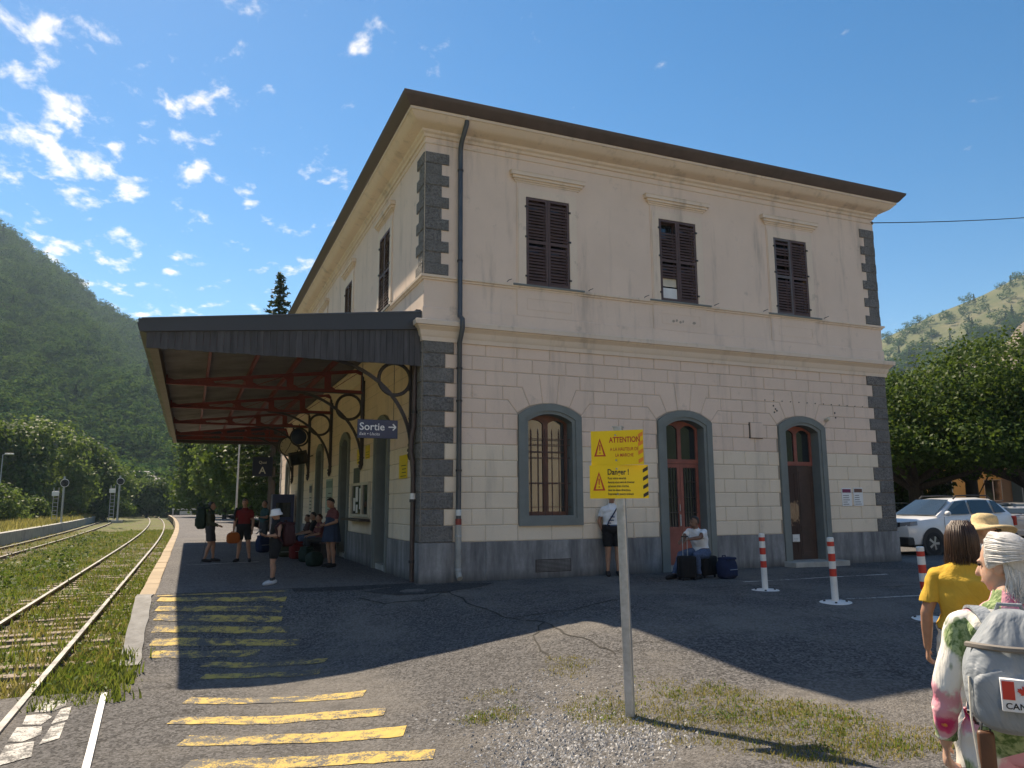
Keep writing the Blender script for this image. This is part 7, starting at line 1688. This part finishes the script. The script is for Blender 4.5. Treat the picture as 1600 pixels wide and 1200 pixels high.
# ================================================================== vehicles
def car_paint(name, col, metal=0.):
    t = NT(name); n = t.noise(2, 3, .5); b = t.pbr(t.mix(t.rng(n, .3, .7), mul(col, .95), mul(col, 1.03)), .28, metal, None, .5); b.inputs['Coat Weight'].default_value = .6; b.inputs['Coat Roughness'].default_value = .06; return t.done()
RUB = simple('tyre_rubber', (.02, .02, .021), .85, .2, 9, .1); ALU = simple('alloy_wheel', (.45, .46, .48), .35, .1, 6, metal=.8); PLAS = simple('black_plastic', (.025, .025, .027), .6, .2, 6, .05); CGL = M_glass('car_glass', (.03, .04, .045), .02); LENS = simple('lamp_lens', (.22, .23, .25), .08, .1, 20, spec=.9); TAIL = simple('tail_lamp', (.35, .015, .012), .15, .1, 6)
def car(label, loc, rz, paint, suv=True, group='cars parked on the square', L=4.3, Wd=1.8, Hh=1.66):
    t = thing('parked_car', label, 'car', loc, rz, group); kx = L / 4.3; ky = Wd / 1.8; kz = Hh / 1.66
    def P(x, y, z): return (x * kx, y * ky, z * kz)
    st = [(-2.15, .62, .40, .80), (-2.10, .76, .30, .90), (-1.95, .85, .26, 1.00), (-1.6, .895, .26, 1.045), (-1.0, .905, .26, 1.10), (-.2, .905, .25, 1.12), (.8, .905, .25, 1.14), (1.5, .90, .27, 1.16), (1.95, .86, .32, 1.15), (2.10, .78, .36, 1.10), (2.15, .68, .45, 1.0)]
    mb = MB(); n = 15
    for (x, w, zb, zt) in st:
        half = [(w * .70, zb), (w * .93, zb + .05), (w * .99, zb + .20), (w, zb + (zt - zb) * .55), (w * .985, zb + (zt - zb) * .78), (w * .93, zt - .045), (w * .82, zt - .008)]
        mb.v += [P(x, -y, z) for y, z in half] + [P(x, 0, zt + .015)] + [P(x, y, z) for y, z in reversed(half)]
    for i in range(len(st) - 1):
        for k in range(n - 1): mb.f.append((i * n + k, i * n + k + 1, (i + 1) * n + k + 1, (i + 1) * n + k)); mb.mi.append(0)
        mb.f.append((i * n + n - 1, i * n, (i + 1) * n, (i + 1) * n + n - 1)); mb.mi.append(0)
    mb.f += [tuple(range(n)), tuple((len(st) - 1) * n + k for k in range(n))]; mb.mi += [0, 0]; mb.build('body', paint, t, 32)
    # cabin
    cs = [(-1.05, .80, .80, 1.09, 1.10), (-.62, .815, .70, 1.10, 1.36), (-.20, .825, .645, 1.11, 1.575), (.25, .83, .63, 1.12, 1.625), (.9, .83, .63, 1.13, 1.64), (1.45, .825, .625, 1.14, 1.60), (1.75, .80, .66, 1.14, 1.46), (2.05, .76, .74, 1.13, 1.145)]
    mb = MB(); n = 8
    for (x, wb, wt, zb, zt) in cs:
        e = min(.05, max(.0, (zt - zb) * .3)); mb.v += [P(x, -wb, zb - .04), P(x, -(wb * .3 + wt * .7), zb + (zt - zb) * .68), P(x, -wt, zt - e), P(x, -wt * .82, zt), P(x, wt * .82, zt), P(x, wt, zt - e), P(x, (wb * .3 + wt * .7), zb + (zt - zb) * .68), P(x, wb, zb - .04)]
    for i in range(len(cs) - 1):
        for k in range(n - 1): mb.f.append((i * n + k, i * n + k + 1, (i + 1) * n + k + 1, (i + 1) * n + k)); mb.mi.append(0)
    mb.build('cabin', paint, t, 32)
    def quad(name, pts, mat, off_=(0, 0, 0), par=t): m_ = MB(); m_.add([Vector(P(*p)) + Vector(off_) for p in pts], [tuple(range(len(pts)))]); o = m_.build(name, mat, par); o.modifiers.new('thick', 'SOLIDIFY').thickness = .008; return o
    quad('windscreen', [(-1.02, -.73, 1.125), (-1.06, 0, 1.125), (-1.02, .73, 1.125), (-.25, .585, 1.565), (-.27, 0, 1.585), (-.25, -.585, 1.565)], CGL, (-.022, 0, .016))
    quad('rear_window', [(2.0, -.64, 1.19), (2.0, .64, 1.19), (1.60, .56, 1.54), (1.60, -.56, 1.54)], CGL, (.02, 0, .02))
    for s in (-1, 1):
        quad('side_window', [(-.78, s * .835, 1.145), (.22, s * .85, 1.155), (.22, s * .72, 1.555), (-.22, s * .735, 1.53)], CGL, (0, s * .004, 0)); quad('side_window', [(.31, s * .85, 1.16), (1.18, s * .848, 1.17), (1.10, s * .72, 1.565), (.31, s * .72, 1.56)], CGL, (0, s * .004, 0)); quad('side_window', [(1.26, s * .845, 1.18), (1.72, s * .83, 1.20), (1.42, s * .725, 1.52), (1.20, s * .725, 1.555)], CGL, (0, s * .004, 0))
        for wx in (-1.33, 1.34):
            m_ = MB(); m_.lathe([(.0, 0), (.415, 0), (.43, .02), (.395, .03), (.0, .012)], (0, 0, 0), 28, 0, Matrix.Translation(P(wx, s * .885, .36)) @ Matrix.Rotation(R(-90 * s), 4, 'X')); m_.build('wheel_arch', PLAS, t)
            Mw = Matrix.Translation(P(wx, s * .80, .335)) @ Matrix.Rotation(R(-90 * s), 4, 'X'); m_ = MB(); m_.lathe([(.20, -.10), (.30, -.10), (.335, -.07), (.335, .09), (.31, .12), (.225, .125), (.20, .10)], (0, 0, 0), 30, 0, Mw); wh = m_.build('wheel', RUB, t, 35)
            m_ = MB(); m_.lathe([(.225, .118), (.215, .10), (.205, .06)], (0, 0, 0), 30, 0, Mw)
            for k in range(5):
                a = k * 2 * math.pi / 5; c_, s_ = math.cos(a), math.sin(a); m_.add([Mw @ Vector((c_ * r - s_ * w, s_ * r + c_ * w, z)) for r, w, z in ((.03, -.028, .115), (.03, .028, .115), (.215, .036, .105), (.215, -.036, .105))], [(0, 1, 2, 3)])
            m_.lathe([(0, .122), (.045, .12), (.05, .09)], (0, 0, 0), 14, 0, Mw); m_.build('rim', ALU, wh)
            m_ = MB(); m_.lathe([(0, .05), (.205, .055)], (0, 0, 0), 20, 0, Mw); m_.build('brake_disc', PLAS, wh)
        m_ = MB(); m_.box(*sorted((P(-.98, 0, 0)[0], P(.98, 0, 0)[0])), *sorted((s * .87 * ky, s * .925 * ky)), .25 * kz, .40 * kz); m_.build('sill_cladding', PLAS, t)
        m_ = MB(); m_.sphere(P(-.82, s * 1.0, 1.18), (.06, .10, .075), 8); m_.build('door_mirror', paint, t, 'all')
        for hx in (.1, 1.05): m_ = MB(); m_.bev(hx * kx - .09, hx * kx + .09, *sorted((s * .895 * ky, s * .93 * ky)), .98 * kz, 1.01 * kz, .01); m_.build('door_handle', paint, t)
        for lx in (-.86, .265, 1.22): m_ = MB(); m_.box(lx * kx - .004, lx * kx + .004, *sorted((s * .90 * ky, s * .9085 * ky)), .42 * kz, 1.08 * kz); m_.build('door_gap', PLAS, t)
        m_ = MB(); m_.add([P(-2.13, s * .50, .82), P(-2.06, s * .78, .84), P(-1.86, s * .865, .86), P(-1.85, s * .85, .965), P(-2.02, s * .78, .955), P(-2.115, s * .50, .925)], [(0, 1, 2, 3, 4, 5)]); m_.v = [(x - .02, y + s * .012, z) for x, y, z in m_.v]; o = m_.build('headlamp', LENS, t); o.modifiers.new('thick', 'SOLIDIFY').thickness = .02
        m_ = MB(); m_.lathe([(0, 0), (.05, .0), (.055, -.02)], (0, 0, 0), 14, 0, Matrix.Translation(P(-2.0, s * .68, .50)) @ Matrix.Rotation(R(-100), 4, 'Y')); m_.build('fog_lamp', LENS, t)
        m_ = MB(); m_.bev(*sorted((2.02 * kx, 2.14 * kx)), *sorted((s * .70 * ky, s * .86 * ky)), .80 * kz, 1.08 * kz, .02); m_.build('tail_lamp', TAIL, t)
        if suv:
            m_ = MB(); m_.tube([P(-.1, s * .60, 1.60), P(.02, s * .60, 1.69), P(.7, s * .60, 1.705), P(1.3, s * .60, 1.69), P(1.42, s * .60, 1.60)], .022, 8); m_.build('roof_rail', PLAS, t, True)
    m_ = MB(); m_.bev(-2.19 * kx, -2.08 * kx, -.50 * ky, .50 * ky, .80 * kz, .93 * kz, .02); gr = m_.build('grille', PLAS, t)
    for k in range(3): m_ = MB(); m_.bev(-2.20 * kx, -2.18 * kx, -.48 * ky, .48 * ky, (.822 + k * .04) * kz, (.834 + k * .04) * kz, .003); m_.build('grille_bar', ALU, gr)
    m_ = MB(); m_.bev(-2.212 * kx, -2.19 * kx, -.085, .085, .835 * kz, .905 * kz, .012); m_.build('badge', ALU, gr)
    m_ = MB(); m_.bev(-2.20 * kx, -1.95 * kx, -.82 * ky, .82 * ky, .27 * kz, .52 * kz, .05); m_.build('front_bumper', PLAS, t); m_ = MB(); m_.bev(-2.215 * kx, -2.1 * kx, -.42 * ky, .42 * ky, .26 * kz, .36 * kz, .02); m_.build('skid_plate', ALU, t)
    m_ = MB(); m_.bev(-2.222 * kx, -2.20 * kx, -.26, .26, .56 * kz, .67 * kz, .004); npl = m_.build('number_plate', MT['whiteprint'], t)
    for k in range(7): m_ = MB(); y = -.20 + k * .06; m_.box(-2.2245 * kx, -2.2225 * kx, y, y + .034, .585 * kz, .645 * kz); m_.build('plate_mark', MT['black'], npl)
    m_ = MB(); m_.bev(1.98 * kx, 2.2 * kx, -.82 * ky, .82 * ky, .32 * kz, .58 * kz, .05); m_.build('rear_bumper', PLAS if suv else paint, t); m_ = MB(); m_.bev(2.15 * kx, 2.175 * kx, -.26, .26, .78 * kz, .89 * kz, .004); m_.build('number_plate', MT['whiteprint'], t)
    m_ = MB(); m_.box(-1.6 * kx, 1.7 * kx, -.7 * ky, .7 * ky, .2 * kz, .3 * kz); m_.build('underbody', PLAS, t)
    for s in (-1, 1): m_ = MB(); m_.bev(-.35 * kx, -.15 * kx, s * .36 - .2, s * .36 + .2, .9 * kz, 1.32 * kz, .05); m_.build('seat', PLAS, t)
    return t
WHT = car_paint('white_car_paint', (.78, .79, .80)); SIL = car_paint('silver_car_paint', (.45, .46, .48), .5); GRY = car_paint('dark_grey_car_paint', (.06, .065, .075), .3); BLU = car_paint('blue_car_paint', (.04, .08, .2), .2)
car('white compact off-road car with roof rails beside the right corner of the station', (16.98, 1.93, 0), R(-3), WHT)
car('silver hatchback at the right picture edge, tail lamp towards the camera', (25.2, 4.6, 0), R(195), SIL, False, L=4.1, Hh=1.5)
car('small white car far behind the bonnet of the white off-road car', (30.6, 15.0, 0), R(65), WHT, False, L=4.0, Hh=1.48)
car('dark grey car just visible beside the station corner', (26.0, 12.4, 0), R(60), GRY, False, L=4.2, Hh=1.45)
car('silver car in the farthest row under the plane trees', (35.5, 18.5, 0), R(65), SIL, False, L=4.2, Hh=1.5)
car('blue car in the farthest row behind the straw hat', (38.6, 13.8, 0), R(65), BLU, False, L=4.2, Hh=1.5)

# ================================================================== houses and railway furniture in the distance
def house(name, label, loc, rz, w, d, h, wallm, roofm, cols, rows, z0, ww, wh, shutters=None, roof_h=2.0, chim=True):
    t = thing(name, label, 'building', loc, rz); wins = []
    for i in range(cols):
        for j in range(rows): u = -w / 2 + w * (i + .5) / cols; wins.append((u - ww / 2, u + ww / 2, z0 + j * 2.9, z0 + j * 2.9 + wh))
    mb = MB(); mb.plate([(-w / 2, -1), (w / 2, -1), (w / 2, h), (-w / 2, h)], [[(a, c), (b, c), (b, e), (a, e)] for a, b, c, e in wins], -d / 2, -d / 2 + .25); mb.build('front_wall', wallm, t)
    mb = MB(); mb.box(-w / 2, w / 2, -d / 2 + .26, d / 2, -1, h); mb.build('body_wall', wallm, t)
    for a, b, c, e in wins:
        mb = MB(); mb.plate([(a, c), (b, c), (b, e), (a, e)], [[(a + .06, c + .06), ((a + b) / 2 - .03, c + .06), ((a + b) / 2 - .03, e - .06), (a + .06, e - .06)], [((a + b) / 2 + .03, c + .06), (b - .06, c + .06), (b - .06, e - .06), ((a + b) / 2 + .03, e - .06)]], -d / 2 + .10, -d / 2 + .15); wo = mb.build('window', MT['white'], t); mb = MB(); mb.box(a, b, -d / 2 + .16, -d / 2 + .17, c, e); mb.build('pane', MT['glass'], wo); mb = MB(); mb.box(a - .08, b + .08, -d / 2 - .08, -d / 2 + .05, c - .08, c); mb.build('sill', MT['concrete'], wo)
        if shutters:
            for s, x in ((-1, a), (1, b)): mb = MB(); mb.box(*sorted((x, x + s * ww * .5)), -d / 2 - .06, -d / 2 - .01, c, e); mb.build('shutter', shutters, wo)
    mb = MB(); o_ = .5; mb.v = [(-w / 2 - o_, -d / 2 - o_, h), (w / 2 + o_, -d / 2 - o_, h), (w / 2 + o_, d / 2 + o_, h), (-w / 2 - o_, d / 2 + o_, h), (-w / 2 - o_, 0, h + roof_h), (w / 2 + o_, 0, h + roof_h)]; mb.f = [(0, 1, 5, 4), (2, 3, 4, 5), (0, 4, 3), (1, 2, 5), (3, 2, 1, 0)]; mb.mi = [0] * 5; rf = mb.build('roof', roofm, t)
    if chim: mb = MB(); mb.box(w * .2, w * .2 + .6, .4, 1.0, h + .5, h + roof_h + .8); mb.build('chimney', wallm, rf)
    return t
TILE = simple('terracotta_tiles', (.30, .12, .07), .85, .25, 3, .3)
x, y, z = at(53.6, 68); house('ochre_house', 'ochre yellow house with white windows behind the plane trees', (x, y, 0), R(-53.6), 24, 10, 8.5, M_plaster('ochre_render', (.70, .47, .17), .12), TILE, 8, 2, 1.5, 1.1, 1.5, None)
x, y, z = at(61.5, 60); house('salmon_house', 'salmon pink house at the right edge behind the cars', (x, y, 0), R(-60), 12, 9, 8, M_plaster('salmon_render', (.68, .40, .26), .12), TILE, 4, 2, 1.2, 1.0, 1.5, MT['surround'])
x, y, z = at(-3.35, 180); house('hillside_house', 'small house with a pale roof among trees at the foot of the mountain', (x, y, 3.4), R(25), 6, 6, 3.4, M_plaster('grey_white_render', (.45, .43, .40), .2), simple('pale_sheet_roof', (.26, .25, .24), .7, .1, 2), 4, 1, 1.3, 1.2, 1.4, None, 1.8, False)

def signal(label, az, d, H):
    x, y, z = at(az, d); t = thing('railway_signal', label, 'signal', (x, y, -.3), R(-6), 'railway signals beside the tracks')
    mb = MB(); mb.tube([(0, 0, 0), (0, 0, H)], .09, 8); mb.build('mast', MT['galv'], t)
    mb = MB(); mb.lathe([(0, -.05), (.34, -.05), (.34, .05), (0, .05)], (0, 0, 0), 24, 0, Matrix.Translation((.1, -.18, H - .6)) @ Matrix.Rotation(R(90), 4, 'X')); hd = mb.build('round_board', MT['black'], t)
    mb = MB(); mb.ring((.1, -.24, H - .6), .34, .02, 'y', 28, 5); mb.build('white_rim', MT['white'], hd)
    for k in (-.12, .12): mb = MB(); mb.lathe([(.07, .0), (.08, .14)], (0, 0, 0), 12, 0, Matrix.Translation((.1, -.24, H - .6 + k)) @ Matrix.Rotation(R(90), 4, 'X')); mb.build('lamp_hood', MT['iron'], hd)
    mb = MB(); mb.bev(-.9, -.35, -.1, .12, H - 1.75, H - 1.35, .03); mb.build('relay_box', MT['white'], t)
    for s in (-1, 1): mb = MB(); mb.tube([(-.6 + s * .2, .1, 0), (-.6 + s * .2, .1, H - 1.0)], .03, 6); mb.build('ladder_rail', MT['galv'], t)
    for k in range(int((H - 1.2) / .35)): mb = MB(); mb.tube([(-.8, .1, .3 + k * .35), (-.4, .1, .3 + k * .35)], .025, 5); mb.build('ladder_rung', MT['galv'], t)
    mb = MB(); mb.bev(-.5, .5, -.4, .4, 0, .3, .03); mb.build('footing', MT['concrete'], t)
signal('left railway signal with ladder and round black board', -7.55, 80, 4.4); signal('right railway signal standing nearer the far bend of the track', -4.35, 88, 4.8)
def lamp_post(label, loc, H, arm, mat):
    t = thing('lamp_post', label, 'lamp post', loc, 0, 'lamp posts of the station'); mb = MB(); mb.tube([(0, 0, 0), (0, 0, H * .6), (0, 0, H)], [.07, .05, .035], 8); mb.build('post', mat, t); mb = MB(); mb.tube([(0, 0, H - .1), (arm * .6, 0, H + .05), (arm, 0, H + .05)], .03, 6); mb.build('arm', mat, t); mb = MB(); mb.bev(arm - .1, arm + .6, -.13, .13, H, H + .13, .04); mb.build('lantern', MT['white'], t)
lamp_post('thin dark lamp post behind the far platform', at(-11.0, 83), 6.1, .25, MT['galv']); lamp_post('tall pale lamp post rising behind the person in the red top', at(3.05, 47), 7.0, -.6, MT['galv'])
t = thing('marker_post', 'short dark wooden post in the meadow at the left edge', 'post', at(-11.85, 82)); mb = MB(); mb.tube([(0, 0, 0), (.03, 0, 2.4)], .1, 7); mb.build('post', MT['bark'], t); mb = MB(); mb.box(-.1, .13, -.1, .1, 2.4, 2.44); mb.build('cap', MT['rust'], t)
def buffer(label, loc, rz):
    t = thing('buffer_stop', label, 'barrier', loc, rz, 'white barriers near the tracks'); mb = MB(); mb.bev(-1.6, 1.6, -.06, .06, .85, 1.0, .02); mb.build('rail', MT['white'], t)
    for s in (-1, 1): mb = MB(); mb.box(s * 1.5 - .06, s * 1.5 + .06, -.06, .06, 0, .85); mb.build('post', MT['white'], t)
    mb = MB(); mb.bev(-.7, .7, -.08, -.065, .25, .7, .004); mb.build('plate', MT['white'], t)
buffer('white barrier by the left railway signal', at(-8.75, 112, -.3), R(5)); buffer('white barrier at the grassy end of the near platform', at(-.2, 108, 0), R(0))

# ================================================================== air
mb = MB(); mb.box(-1180, 1180, -1180, 1180, -4, 310); hz = mb.build('haze', None, None); hz.data.materials.clear()
t = NT('valley_haze'); v_ = t.N('ShaderNodeVolumePrincipled'); v_.inputs['Color'].default_value = (.55, .78, 1.0, 1); v_.inputs['Density'].default_value = .00018; v_.inputs['Anisotropy'].default_value = .3; t.L(v_.outputs[0], t.out.inputs['Volume']); hz.data.materials.append(t.done()); hz['kind'] = 'stuff'
